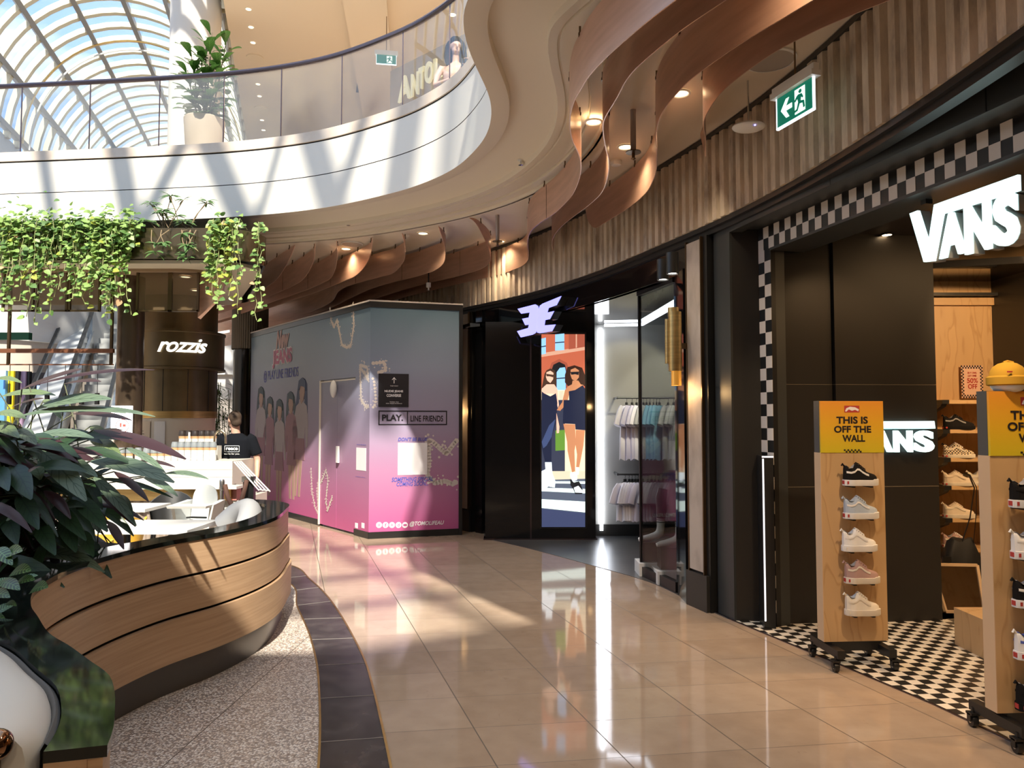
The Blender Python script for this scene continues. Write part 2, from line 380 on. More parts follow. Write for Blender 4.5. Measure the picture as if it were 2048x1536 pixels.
# ---- atrium edge of the upper floor
E = []
for px, py in ((925, 0), (924, 50), (931, 84), (949, 130), (972, 173), (984, 205), (983, 240), (972, 275), (945, 306), (906, 340), (830, 373), (769, 390), (641, 417), (480, 433), (300, 441), (140, 446), (0, 450)):
    E.append(tuple(G(px, py, 4.12)))
near = [(1.4, 1.33, 4.12), (1.25, 1.72, 4.12), (.77, 2.49, 4.12), (.28, 3.38, 4.12), (-.08, 4.0, 4.12)]
Ep = [Vector(p) for p in crom(near + E + [(-8.4, 9.75, 4.12), (-11, 9.6, 4.12), (-15, 9.6, 4.12)], 10)]
Ep = [Vector((p.x, p.y, 0)) for p in resample(Ep, .08)]
for _ in range(14): Ep = [Ep[0]] + [(Ep[k-1]+Ep[k]*2+Ep[k+1])/4 for k in range(1, len(Ep)-1)] + [Ep[-1]]
En = normals2(Ep, 1)
mid = min(range(len(Ep)), key=lambda i: (Ep[i]-Vector((-3.4, 9.3, 0))).length)
if En[mid].y < 0: En = [-n for n in En]     # pointing into the slab (away from the void)
ZL = 5.07
back_edge = [Vector(p) for p in ((1.4, 1.33, 0), (.06, .44, 0), (-1.2, .38, 0), (-4, .3, 0), (-9, .2, 0), (-15, .2, 0))]
def fascia_mat():
    return mat('white_fascia_panels', (.86, .85, .82), .3)
mb = MB()
mb.sweep(Ep, En, [(0, ZL-.14), (0, 4.53)]); mb.sweep(Ep, En, [(0, 4.52), (0, 4.12)])
struct('wall_atrium', mb, m_cream)
mb = MB(); mb.sweep(Ep, En, [(0, ZL-.125), (.03, ZL-.125), (.03, ZL-.145), (0, ZL-.145)]); mb.sweep(Ep, En, [(0, 4.53), (.03, 4.53), (.03, 4.52), (0, 4.52)]); struct('trim_5', mb, m_grout)
mb = MB(); mb.sweep(Ep, En, [(0, ZL-.125), (-.012, ZL-.12), (-.012, ZL), (.3, ZL), (.3, 5.0)]); struct('trim_6', mb, m_stone)
# stepped plaster soffit under the edge
prof = [(0, 4.12), (.12, 4.12), (.15, 4.13), (.155, 4.2), (.25, 4.19), (.36, 4.165), (.46, 4.13), (.53, 4.10), (.54, 4.05), (.60, 4.05), (.605, 4.065), (.615, 4.065), (.62, 4.045), (.78, 4.045), (.785, 4.06), (.795, 4.06), (.80, 4.03), (.9, 4.03), (.905, ZC), (.95, ZC)]
def offset(o):
    Q = [p + n*o for p, n in zip(Ep, En)]; i = 0
    def cross(a, b, c, d):
        r = b-a; q = d-c; den = r.x*q.y - r.y*q.x
        if abs(den) < 1e-12: return None
        t = ((c.x-a.x)*q.y - (c.y-a.y)*q.x)/den; u = ((c.x-a.x)*r.y - (c.y-a.y)*r.x)/den
        return a.lerp(b, t) if 0 <= t <= 1 and 0 <= u <= 1 else None
    while i < len(Q)-3:
        hit = None
        for j in range(min(len(Q)-2, i+70), i+1, -1):
            x = cross(Q[i], Q[i+1], Q[j], Q[j+1])
            if x is not None: hit = (j, x); break
        if hit:
            j, x = hit
            for k in range(i+1, j+1): Q[k] = x.copy()
            i = j
        i += 1
    for _ in range(min(8, int(o*20))):
        Q = [Q[0]] + [(Q[k-1]+Q[k]*2+Q[k+1])/4 for k in range(1, len(Q)-1)] + [Q[-1]]
    return Q
cols = [[q + Vector((0, 0, z)) for q in offset(o)] for o, z in prof]
mb = MB(); mb.grid([list(r) for r in zip(*cols)]); struct('ceiling_soffit', mb, m_soffit, angle=40)
OFF = offset(.93)
# flat ceiling of the ground floor: from the soffit to the outer walls, less an opening added for sunlight
OFF_ = [OFF[0]]
for p in OFF[1:]:
    if (p-OFF_[-1]).length > .02: OFF_.append(p)
poly = [(p.x, p.y) for p in OFF_] + [(-15, 12.7), (-5.4, 12.7), (-5.4, 15.5), (-7.0, 45), (12, 45), (12, -9), (2.6, -9)]
struct('ceiling', MB().sheet(poly, ZC), m_ceil, smooth=False)
# unseen slab over the camera, its edge shaped to bound the floor sunlight
nearp = [(p.x, p.y) for p in back_edge] + [(-15, -9), (2.6, -9), (OFF[0].x, OFF[0].y)]
struct('ceiling_near', MB().prism(nearp, ZC+.1, 5.0), m_soffit, smooth=False)
# upper floor, with the same opening added for sunlight
poly = [(p.x, p.y) for p in offset(.28)[::2]] + [(-15, 12.7), (-5.4, 12.7), (-5.4, 15.5), (-7.0, 45), (12, 45), (12, -9), (2.6, -9)]
struct('floor_upper', MB().sheet(poly, 5.0), mat('upper_floor_tiles', (.5, .4, .3), .25), smooth=False)

# ---- closed surroundings
m_far = mat('far_wall', (.6, .55, .48), .8)
struct('wall_far', MB().box((0, 30, 4), (34, .1, 8)), m_far, smooth=False)
struct('wall_back', MB().box((0, -9, 7), (34, .1, 14)), m_far, smooth=False)
struct('wall_left', MB().box((-16, 14, 2.6), (.1, 48, 5.2)), m_far, smooth=False)
struct('wall_right', MB().box((11.5, 14, 4.5), (.1, 60, 9)), m_far, smooth=False)
# ---- upper level ceiling, beyond the void
a_ = Vector((-.278, .961, 0)); r_ = Vector((.961, .278, 0))
def AX(s, t, h): return Vector((0, 0, H)) + r_*s + a_*t + Vector((0, 0, h))
cp = [AX(-1.22, 10.9, 0), AX(-1.22, 44, 0), AX(16, 44, 0), AX(15, 6, 0), AX(5, 8.5, 0), AX(2, 10, 0)]
mb = MB(); mb.prism([(p.x, p.y) for p in cp], 8.5, 8.8)
struct('ceiling_upper', mb, m_ceil, smooth=False)
q0, q1 = D(760, 0, 12.6), D(700, 200, 19)
mb = MB(); mb.bar((q0.x, 11, 8.42), (q1.x, 26, 8.42), .7, .16); struct('ceiling_bulkhead', mb, m_ceil, smooth=False)
mb = MB(); mb.box((1.5, 25, 6.7), (17, .2, 3.6)); struct('wall_upper', mb, mat('upper_wall', (.62, .52, .41), .7), smooth=False)
mb = MB(); q = AX(-7.1, 10, 0); q2 = AX(-7.1, 50, 0); mb.bar((q.x, q.y, 6.8), (q2.x, q2.y, 6.8), .2, 3.7); struct('wall_vault', mb, mat('vault_side_wall', (.55, .58, .62), .6), smooth=False)
mb = MB(); q = AX(-4.1, 50, 0); mb.box((q.x, q.y, 8.0), (9, .2, 6.5), rz=R(16)); struct('wall_vault_end', mb, m_far, smooth=False)
# ---- glazed barrel vault
m_rib = mat('vault_steel_cream', (.82, .74, .54), .5); m_purl = mat('vault_purlin_grey', (.32, .3, .28), .5)
vault = thing('vaulted_glass_roof', 'long barrel-vaulted glass roof with cream steel ribs beyond the balcony', 'skylight')
def VP(th, t, k=0.): return AX(-4.1 + (2.9+k)*math.cos(th), t, 7.0 + (3.3+k)*math.sin(th))
ribs_t = [10.6 + .7*i for i in range(52)]
NS = 26
for t in ribs_t:
    mb = MB(); rows = []
    for i in range(NS+1):
        th = math.pi*i/NS
        rows.append([VP(th, t-.075, -.09), VP(th, t+.075, -.09), VP(th, t+.075, .04), VP(th, t-.075, .04)])
    mb.grid(rows, closed=True); mb.build('rib', m_rib, vault)
for deg in (176, 155, 134, 113, 91, 69, 47, 25, 5):
    mb = MB(); th = R(deg)
    rr = [VP(th-.02, 10.5, -.13), VP(th+.02, 10.5, -.13), VP(th+.02, 10.5, .02), VP(th-.02, 10.5, .02)]
    mb.grid([rr, [p + a_*37 for p in rr]], closed=True); mb.build('purlin', m_purl, vault)
for t in (14.2, 14.7, 21.4, 21.9):
    mb = MB(); mb.tube([VP(math.pi*i/30, t, -.28) for i in range(31)], .022, 6); mb.build('sprinkler_pipe', m_brass if t in (14.2, 21.4) else m_whitep, vault)
for (d0, d1) in zip((176, 155, 134, 113, 91, 69, 47, 25), (155, 134, 113, 91, 69, 47, 25, 5)):
    mb = MB(); rows = [[VP(R(d0+(d1-d0)*k/4), 10.5, .06) for k in range(5)], [VP(R(d0+(d1-d0)*k/4), 47, .06) for k in range(5)]]
    mb.grid(rows); mb.build('glazing', m_skyglass, vault)
center(vault, AX(-4.1, 10.6, 3.4))
# ---- open steel diagrid over the void (above the frame)
grid = thing('roof_diagrid', 'crossing steel roof beams high over the atrium void', 'roof structure')
ZR = 12.0
def onroof(p): # trace a point back along the sun to the roof plane
    p = Vector(p); return p - SUNDIR*((p.z-ZR)/SUNDIR.z)
def rbar(a, b, wd=.3):
    A, B = onroof(a), onroof(b); d = (B-A); mb = MB(); mb.bar(A - d*.6, B + d*.6, wd, .12); mb.build('beam', m_purl, grid)
Z1, Z2 = 4.93, 4.15
for (x0, y0, x1, y1, wd) in ((88, 325, 105, 445, .2), (240, 320, 262, 440, .3), (350, 318, 290, 440, .2), (425, 300, 480, 432, .3), (560, 285, 520, 425, .13), (625, 280, 665, 414, .3), (720, 262, 675, 410, .18), (815, 235, 795, 385, .36), (905, 180, 895, 330, .16)):
    # shadow bars on the white fascia
    def onf(px, py):
        best = min(range(len(Ep)), key=lambda i: abs((Ep[i].x/Ep[i].y*F+1024) - px) + (50 if Ep[i].y < 6 else 0)); y = Ep[best].y
        return D(px, py, y)
    rbar(onf(x0, y0), onf(x1, y1), wd)
for (x0, y0, x1, y1, wd) in ((590, 1165, 900, 1135, .14), (590, 1225, 905, 1190, .13), (720, 1308, 1060, 1255, .22), (690, 1110, 1110, 1310, .16), (590, 1105, 830, 1085, .13)):
    rbar(G(x0, y0), G(x1, y1), wd)
center(grid, (-3, -3, ZR))

# ---- columns
m_col = mat('white_column', (.78, .74, .68), .45)
cx = D(390, 150, 12.6)
tag(MB().lathe([(.41, 5.0), (.41, 12.6)], (cx.x, 12.6, 0), 32).build('round_column', m_col), 'tall white round column behind the potted fig on the upper floor', 'column')

# ---- balustrade
bal = thing('glass_balustrade', 'curved frameless glass balustrade with dark steel handrail along the upper floor edge', 'balustrade')
P = [p + n*.1 for p, n in zip(Ep, En)]; L = 0; cuts = [0]; idx = 0
js = [25, 167, 303, 432, 557, 680, 797, 895]
def idx_px(px): return min((i for i in range(len(P)) if P[i].y > 5.5), key=lambda i: abs(P[i].x/P[i].y*F+1024-px))
ji = sorted([idx_px(x) for x in js]); 
e0 = ji[0]
while e0 > 14: e0 -= 14; ji.insert(0, e0)
e0 = ji[-1]
while e0 < len(P)-16: e0 += 14; ji.append(e0)
for a, b in zip(ji, ji[1:]):
    A = [P[i].copy() for i in range(a, b+1)]; N = [En[i] for i in range(a, b+1)]
    if len(A) < 2: continue
    d = (A[1]-A[0]).normalized()*.006; A[0] += d; A[-1] -= (A[-1]-A[-2]).normalized()*.006
    MB().sweep(A, N, [(-.006, ZL), (-.006, ZL+.9), (.006, ZL+.9), (.006, ZL)], closed=True).build('glass_panel', m_glass, bal)
    MB().bar(A[0]+Vector((0, 0, ZL)), A[0]+Vector((0, 0, ZL+.9)), .012, .012).build('joint', m_dsteel, bal)
MB().tube([p + Vector((0, 0, ZL+.93)) for p in P[::2]], .032, 10).build('handrail', m_dsteel, bal)
center(bal, (-3.3, 9.4, ZL))
# ================================================================ COPPER FINS
ZT, ZB = 3.95, 3.6
def fin(pts, z, label, t0=1., taper=0., ext=None, tend=0., name='copper_fin', seams=()):
    """hanging curved copper ribbon; pts = traced plan line at height z"""
    P = [G(px, py, z) for px, py in pts]
    P = [Vector((p.x, p.y, 0)) for p in P]
    if ext:
        d = (P[0]-P[1]).normalized(); P = [P[0] + d*e for e in ext[::-1]] + P
    P = resample(crom(P, 8), .05); N = normals2(P, 1); L = 0; hs = []
    for i in range(len(P)):
        if i: L += (P[i]-P[i-1]).length
        hs.append(L)
    rows = []
    for p, n, s in zip(P, N, hs):
        k = 1.
        if taper: k = min(1., math.sin(min(1., s/taper)*math.pi/2)**.8)
        if tend: k = min(k, math.sin(min(1., (L-s)/tend)*math.pi/2))
        hh = max(.006, (ZT-ZB)*k)
        rows.append([p + n*.003 + Vector((0, 0, ZT)), p + n*.003 + Vector((0, 0, ZT-hh)), p - n*.003 + Vector((0, 0, ZT-hh)), p - n*.003 + Vector((0, 0, ZT))])
    t = thing(name, label, 'ceiling fin', group=None)
    MB().grid(rows, closed=True).build('ribbon', m_copper, t, angle=50)
    for s0 in [.25 + .6*i for i in range(int(L/.6))]:
        i = min(range(len(hs)), key=lambda j: abs(hs[j]-s0)); q = P[i]
        MB().box((q.x, q.y, ZT+.022), (.012, .012, .05)).box((q.x, q.y, ZT-.004), (.02, .02, .02)).build('clip', m_bronze, t)
    for s0 in seams:
        i = min(range(len(hs)), key=lambda j: abs(hs[j]-s0)); q = P[i]; q2 = P[min(i+1, len(P)-1)]
        MB().bar((q.x, q.y, ZT-.01), (q.x, q.y, ZB+.005), .012, .009).build('seam', m_bronze, t)
    center(t, P[0] + Vector((0, 0, ZT)))
    return t
R1 = [(1352, 0), (1287, 50), (1217, 111), (1180, 150), (1162, 178), (1150, 199), (1142, 225), (1140, 255), (1145, 281), (1156, 305), (1162, 328), (1159, 356), (1145, 389), (1122, 415), (1103, 431), (1080, 446), (1061, 464), (1055, 487), (1057, 505), (1055, 521), (1044, 532), (1028, 539), (997, 550), (938, 563), (860, 582), (800, 597), (730, 620), (660, 645), (590, 664), (500, 683), (440, 694)]
R2 = [(1452, 0), (1361, 62), (1287, 123), (1255, 157), (1232, 199), (1211, 234), (1206, 256), (1211, 295), (1217, 319), (1216, 349), (1204, 384), (1178, 410), (1141, 438), (1120, 456), (1107, 474), (1104, 490), (1109, 510)]
R3 = [(1627, 0), (1569, 35), (1481, 88), (1405, 141), (1364, 176), (1325, 225), (1313, 262), (1313, 300), (1313, 337), (1306, 361), (1291, 387), (1258, 415), (1211, 445), (1178, 467), (1171, 477)]
R4 = [(1760, 8), (1700, 32), (1627, 64), (1539, 111), (1452, 176), (1416, 223), (1407, 252), (1411, 280), (1411, 325), (1402, 352)]
fin(R1, ZB, 'longest S-curved copper fin, nearest the plaster soffit edge', ext=(.4, .9, 1.6), seams=(5.6, 7.5))
fin(R2, ZB, 'dark S-curved copper fin, second out from the plaster soffit', ext=(.4, .9, 1.6), tend=.15)
fin(R3, ZB, 'S-curved copper fin, third out from the soffit, beside the bright downlight', ext=(.4, .9, 1.6), tend=.5)
fin(R4, ZB, 'copper fin closest to the concrete fascia and the exit sign', ext=(.4, .9, 1.6), tend=.5)
LF = [
 ([(590, 490), (579, 497), (560, 509), (541, 522), (520, 537), (480, 557), (440, 575), (380, 597), (280, 625)], 'copper fin with pointed tip, leftmost of the row by the vine canopy'),
 ([(630, 486), (629, 494), (621, 502), (599, 517), (580, 529), (540, 549), (500, 567), (440, 590), (360, 615)], 'copper fin with pointed tip, second from the left in the row'),
 ([(673, 481), (675, 489), (672, 498), (662, 509), (648, 517), (628, 528), (590, 545), (540, 566), (480, 592), (400, 618), (330, 635)], 'copper fin with pointed tip, left of the round ceiling speaker'),
 ([(744, 474), (743, 482), (732, 492), (710, 504), (695, 511), (675, 521), (640, 537), (590, 557), (520, 585), (440, 612), (360, 635)], 'copper fin with pointed tip, just right of the round ceiling speaker'),
 ([(804, 466), (809, 472), (810, 482), (800, 490), (785, 498), (763, 504), (743, 510), (714, 519), (690, 529), (676, 540), (664, 562), (630, 583), (570, 602), (490, 622), (400, 640)], 'copper fin with pointed tip, above the left side of the pink hoarding'),
 ([(877, 452), (888, 463), (891, 474), (886, 482), (870, 490), (832, 504), (811, 510), (770, 522), (735, 536), (700, 555), (665, 575), (620, 595), (550, 618), (460, 640)], 'copper fin with pointed tip, above the corner of the pink hoarding'),
 ([(939, 435), (952, 438), (968, 450), (979, 464), (980, 476), (965, 486), (936, 496), (916, 503), (891, 510), (850, 521), (800, 537), (750, 556), (700, 577), (640, 602), (570, 624), (480, 648)], 'copper fin with raised curled tip beside the white sprinkler pipe'),
]
for i, (pts, lab) in enumerate(LF): fin(pts, ZT, lab, taper=(1.1, 1.1, 1.1, 1.1, 1.1, 1.2, 1.6)[i], seams=(1.9,))

# ================================================================ ceiling fittings
def emis(name, c, s): return mat(name, c, .5, emit=c, es=s)
m_lamp = emis('downlight_glow', (1, .78, .45), 5)
def spot(loc, target, e, col, size=70, blend=.6, rad=.05):
    l = bpy.data.lights.new('spot', 'SPOT'); l.energy = e; l.color = col; l.spot_size = R(size); l.spot_blend = blend; l.shadow_soft_size = rad
    o = bpy.data.objects.new('spot', l); COL.objects.link(o); o.location = loc; o.rotation_euler = (Vector(target)-Vector(loc)).to_track_quat('-Z', 'Y').to_euler(); return o
def area(loc, target, e, col, sx, sy):
    l = bpy.data.lights.new('area', 'AREA'); l.energy = e; l.color = col; l.shape = 'RECTANGLE'; l.size = sx; l.size_y = sy
    o = bpy.data.objects.new('area', l); COL.objects.link(o); o.location = loc; o.rotation_euler = (Vector(target)-Vector(loc)).to_track_quat('-Z', 'Y').to_euler(); return o
DLp = [(1187, 243, 'in the gap between the first two large copper fins'), (1251, 293, 'beside the hanging sprinkler pipe between copper fins'), (1361, 186, 'half hidden behind the third large copper fin'),
       (846, 466, 'on the ceiling above the pink hoarding corner'), (692, 497, 'below the round ceiling speaker'), (1000, 482, 'beside the foot of the white sprinkler pipe')]
dl0 = None
def downlight(p, label, col=(1, .78, .52), e=45, zc=ZC, grp=None, cat='ceiling light'):
    global dl0
    if dl0 is None:
        t = thing('downlight', label, cat, p)
        MB().lathe([(.075, -.001), (.075, -.008), (.062, -.012), (.055, -.006)], n=24).build('trim_ring', m_whitep, t)
        MB().lathe([(.0, -.004), (.058, -.004)], n=24).build('lamp_face', m_lamp, t); dl0 = t
    else:
        t = copy_tree(dl0); t.location = p; tag(t, label, cat, grp)
    if e: spot(Vector(p) - Vector((0, 0, .02)), Vector(p) - Vector((0, 0, 1)), e, col, 130, .8)
    return t
for px, py, lab in DLp: downlight(G(px, py, ZC), 'round warm downlight ' + lab)
for x, y in ((1.3, 1.6), (1.4, -.5), (0, -1.5), (-1.5, -1.5), (1.4, 3.3)): spot((x, y, ZC-.05), (x, y, 0), 60, (1, .78, .52), 150, .9)  # added fill spots without fittings, brighten the near area
def disc(name, px, py, r, label, cat):
    p = G(px, py, ZC); t = thing(name, label, cat, p)
    MB().lathe([(r, 0), (r, -.012), (r*.9, -.016)], n=32).build('rim', m_whitep, t)
    MB().lathe([(0, -.008), (r*.91, -.014)], n=32).build('grille', mat('speaker_mesh', (.42, .38, .34), .7), t)
disc('ceiling_speaker', 704, 487, .15, 'flat round speaker in the ceiling above the row of pointed copper fins', 'speaker')
disc('ceiling_speaker', 1540, 118, .17, 'flat round speaker in the ceiling left of the exit sign', 'speaker')
def droppipe(px0, py0, py1, label, r=.022):
    p = G(px0, py0, ZC); z1 = H + (D(px0, py1, p.y).z - H); t = thing('sprinkler_pipe', label, 'sprinkler', p); h = p.z - z1
    MB().tube([(0, 0, 0), (0, 0, -h)], r, 12).build('pipe', mat('pipe_grey', (.42, .36, .33), .5), t)
    MB().lathe([(r, -h), (.06, -h-.004), (.06, -h-.01), (.012, -h-.012), (.012, -h-.05), (.02, -h-.055), (0, -h-.07)], n=16).build('sprinkler_head', m_bronze, t)
droppipe(1266, 220, 303, 'grey sprinkler drop pipe hanging between two large copper fins')
droppipe(995, 430, 482, 'pale sprinkler drop pipe right of the curled copper fin tip')
p = G(1232, 321, ZC); tag(MB().lathe([(.05, 0), (.055, -.02), (.045, -.045), (0, -.05)], n=20).build('smoke_detector', m_whitep, loc=p), 'small round smoke detector on the ceiling left of the hanging pipe', 'smoke detector')
for px, py, z, lab in ((697, 443, 4.1, 'small sprinkler on the pale soffit above the copper fin tips'), (1042, 320, 4.12, 'small sprinkler on the soffit inside the tight curve'), (857, 574, 3.5, 'small sprinkler under the copper fins above the hoarding')):
    p = G(px, py, z); t = thing('sprinkler', lab, 'sprinkler', p)
    MB().lathe([(.035, .06 if z < 4 else 0), (.035, -.004), (.012, -.01), (.01, -.05)], n=14).build('escutcheon', m_whitep, t)
    MB().lathe([(0, -.05), (.026, -.052), (0, -.056)], n=14).build('deflector', m_steel, t)
    if z < 4: MB().tube([(0, 0, .05), (0, 0, ZC-z)], .01, 8).build('pipe', m_black, t)
# wifi access point
p = D(1497, 254, 5.2); t = thing('access_point', 'white wireless access point hanging on a thin rod before the concrete', 'access point', p)
MB().sphere((0, 0, 0), (.115, .1, .028), 24, 10).build('case', m_whitep, t); MB().tube([(0, 0, .02), (0, 0, ZC-p.z)], .007, 8).build('rod', m_steel, t)
MB().sphere((.02, -.08, -.018), .006, 8, 6).build('status_light', emis('blue_led', (.2, .2, 1), 4), t)
# exit sign
def exit_sign(a, b, ztop, hh, label, rod=True, flip=False):
    Wl = Wall(a, b); L = Wl.L; t = thing('exit_sign', label, 'exit sign')
    g = emis('exit_green', (.0, .16, .1), .5); wh = emis('exit_white', (.75, .9, .8), .9)
    MB().wbox(Wl, 0, L, ztop-hh, ztop, -.012, .0).build('sign_panel', g, t)
    MB().wbox(Wl, -.006, 0, ztop-hh-.01, ztop, -.014, .003).wbox(Wl, L, L+.006, ztop-hh-.01, ztop, -.014, .003).wbox(Wl, -.006, L+.006, ztop-hh-.012, ztop-hh, -.014, .003).build('lit_edge', emis('edge_glow', (.8, .9, 1), 1.6), t)
    if rod:
        MB().wbox(Wl, -.03, L+.03, ztop, ztop+.035, -.04, .03).wbox(Wl, -.03, L+.03, ztop+.035, ztop+.075, -.025, .015).build('housing', m_whitep, t)
        for k in (.5,): MB().tube([Wl.at(L*k, ztop+.07, -.01), Wl.at(L*k, ZC if ztop < 4 else 8.5, -.01)], .006, 8).build('rod', m_bronze, t)
    q = lambda P: [(L*x, ztop-hh+hh*y) for x, y in P]
    m = MB()
    if not flip: m.wplate(Wl, q([(.12, .5), (.27, .82), (.36, .82), (.27, .58), (.44, .58), (.44, .42), (.27, .42), (.36, .18), (.27, .18)]), .001, .003)
    m.wplate(Wl, q([(.52, .1), (.80, .1), (.80, .9), (.52, .9)]), .001, .003); m.build('arrow_and_door', wh, t)
    m = MB(); m.wplate(Wl, q([(.63, .78), (.66, .84), (.7, .84), (.72, .78), (.7, .72), (.66, .72)]), .003, .005)
    m.wplate(Wl, q([(.62, .7), (.72, .68), (.76, .55), (.74, .52), (.7, .58), (.69, .46), (.78, .42), (.80, .2), (.76, .18), (.74, .36), (.66, .38), (.60, .18), (.50, .16), (.5, .22), (.58, .25), (.62, .45), (.60, .58), (.54, .5), (.51, .54), (.58, .66)]), .003, .005)
    m.build('running_figure', g, t); center(t, Wl.at(L/2, ztop-hh, 0))
exit_sign((1.70, 4.72), (1.80, 4.40), 3.655, .19, 'green exit sign with running figure and left arrow hanging by the concrete fascia')

# ================================================================ HOARDING
C0 = G(737, 1078); HL = Wall(C0, D(503, 668, 14.0)); HR = Wall(C0, G(917, 1070)); HH = 3.24
def hoard_mat():
    m = mat('gradient_print', (.5, .5, .6), .38); t = m.node_tree; b = t.nodes['Principled BSDF']
    tc = t.nodes.new('ShaderNodeTexCoord'); s = t.nodes.new('ShaderNodeSeparateXYZ'); t.links.new(tc.outputs['Object'], s.inputs[0])
    c = ramp(t, M_(t, 'DIVIDE', s.outputs[2], 3.24), [(.03, (.45, .09, .24)), (.22, (.42, .17, .31)), (.45, (.33, .27, .39)), (.72, (.24, .28, .38)), (1, (.09, .17, .23))])
    t.links.new(c, b.inputs['Base Color']); return m
m_print = hoard_mat(); m_ink = mat('ink_black', (.012, .01, .014), .5); m_blue = mat('ink_blue', (.08, .09, .42), .5); m_paper = mat('ink_white', (.85, .82, .84), .5); m_halft = mat('halftone_cream', (.62, .55, .5), .5)
ho = thing('hoarding', 'large pink and blue printed shop hoarding with two faces and black skirting', 'hoarding')
Lh = HL.L
front = MB()
u_d0, u_d1 = HL.px(708, 1060)[0], HL.px(638, 1045)[0]        # door zone
front.wbox(HL, 0, u_d0, .09, HH-.1, -.05, 0).wbox(HL, u_d1, Lh, .09, HH-.1, -.05, 0).wbox(HL, u_d0, u_d1, HL.px(680, 760)[1]+.02, HH-.1, -.05, 0)
front.build('printed_panel', m_print, ho, smooth=False)
MB().wbox(HR, 0, HR.L, .09, HH-.1, -.05, 0).build('printed_panel', m_print, ho, smooth=False)
zd = HL.px(680, 762)[1]; um = (u_d0+u_d1)/2
for a, b in ((u_d0+.01, um-.004), (um+.004, u_d1-.012)):
    dr = MB().wbox(HL, a, b, .03, zd, -.045, -.005).build('door_leaf', m_print, ho, smooth=False)
MB().wbox(HL, u_d1-.012, u_d1+.02, .02, zd+.03, -.04, .012).wbox(HL, u_d0, u_d1, zd, zd+.015, -.04, .006).build('door_frame', mat('door_trim', (.8, .75, .66), .4), ho, smooth=False)
MB().wbox(HL, um-.1, um-.04, .98, 1.22, 0, .03).build('door_handle', m_whitep, ho)
ub, wb = HL.px(673, 778); MB().sphere(HL.at(ub, wb, .05), (.05, .05, .13), 12, 8).build('tied_bag', m_whitep, ho)
MB().wbox(HL, 0, u_d0, 0, .09, -.06, .006).wbox(HL, u_d1, Lh, 0, .09, -.06, .006).wbox(HR, 0, HR.L, 0, .09, -.06, .006).build('skirting', m_black, ho, smooth=False)
MB().wbox(HL, -.01, Lh, HH-.1, HH-.02, -.06, .012).wbox(HR, -.01, HR.L+.02, HH-.1, HH-.02, -.06, .012).wbox(HR, HR.L, HR.L+.05, 0, HH-.02, -.06, .01).build('top_rail', m_black, ho, smooth=False)
MB().wbox(HL, -.02, Lh, HH-.02, HH, -.2, .02).wbox(HR, -.02, HR.L+.05, HH-.02, HH, -.2, .02).build('capping', mat('capping_white', (.6, .55, .52), .5), ho, smooth=False)
# right face graphics
def wt(parent, W, s, x0, y0, x1, y1, mt, name='lettering', n=.004, **k):
    a, b = W.px(x0, y0), W.px(x1, y1); u0, u1 = sorted((a[0], b[0])); w0, w1 = sorted((a[1], b[1]))
    mb = MB(); 
    dirn = W.d.dot(Vector((1, 0, 0)))
    if dirn < 0:
        W2 = Wall(W.at(u1, 0), W.at(u0, 0)); wtext(mb, W2, s, 0, u1-u0, w0, w1, n, **k)
    else: wtext(mb, W, s, u0, u1, w0, w1, n, **k)
    return mb.build(name, mt, parent, smooth=False)
def wr(mb, W, x0, y0, x1, y1, n0, n1, m=0):
    a, b = W.px(x0, y0), W.px(x1, y1); u0, u1 = sorted((a[0], b[0])); w0, w1 = sorted((a[1], b[1])); return mb.wbox(W, u0, u1, w0, w1, n0, n1, m)
wt(ho, HR, 'PLAY.', 764, 829, 806, 842, m_ink, bold=.035)
wt(ho, HR, 'LINE FRIENDS', 821, 831, 886, 843, m_ink, bold=.015)
a, b = HR.px(757, 821), HR.px(894, 850); c = HR.px(814, 830)[0]; mb = MB()
for (u0, u1, w0, w1) in ((a[0], b[0], a[1]-.015, a[1]), (a[0], b[0], b[1], b[1]+.015), (a[0], a[0]+.015, b[1], a[1]), (b[0]-.015, b[0], b[1], a[1]), (c, c+.012, b[1], a[1])): mb.wbox(HR, u0, u1, w0, w1, 0, .003)
mb.build('logo_border', m_ink, ho, smooth=False)
wt(ho, HR, "DON'T BE BLUE", 796, 875, 855, 882, m_blue, bold=.02, shear=.25)
wt(ho, HR, "SOMETHING SPECIAL", 783, 955, 866, 962, m_blue, bold=.02, shear=.25)
wt(ho, HR, "COMING SOON...", 793, 964, 856, 971, m_blue, bold=.02, shear=.25)
mb = MB(); wr(mb, HR, 796, 886, 854, 949, 0, .003); mb.build('blank_code_panel', m_paper, ho, smooth=False)
wt(ho, HR, "@TOMOLIFEAU", 819, 1043, 888, 1051, m_paper, bold=.02, shear=.25)
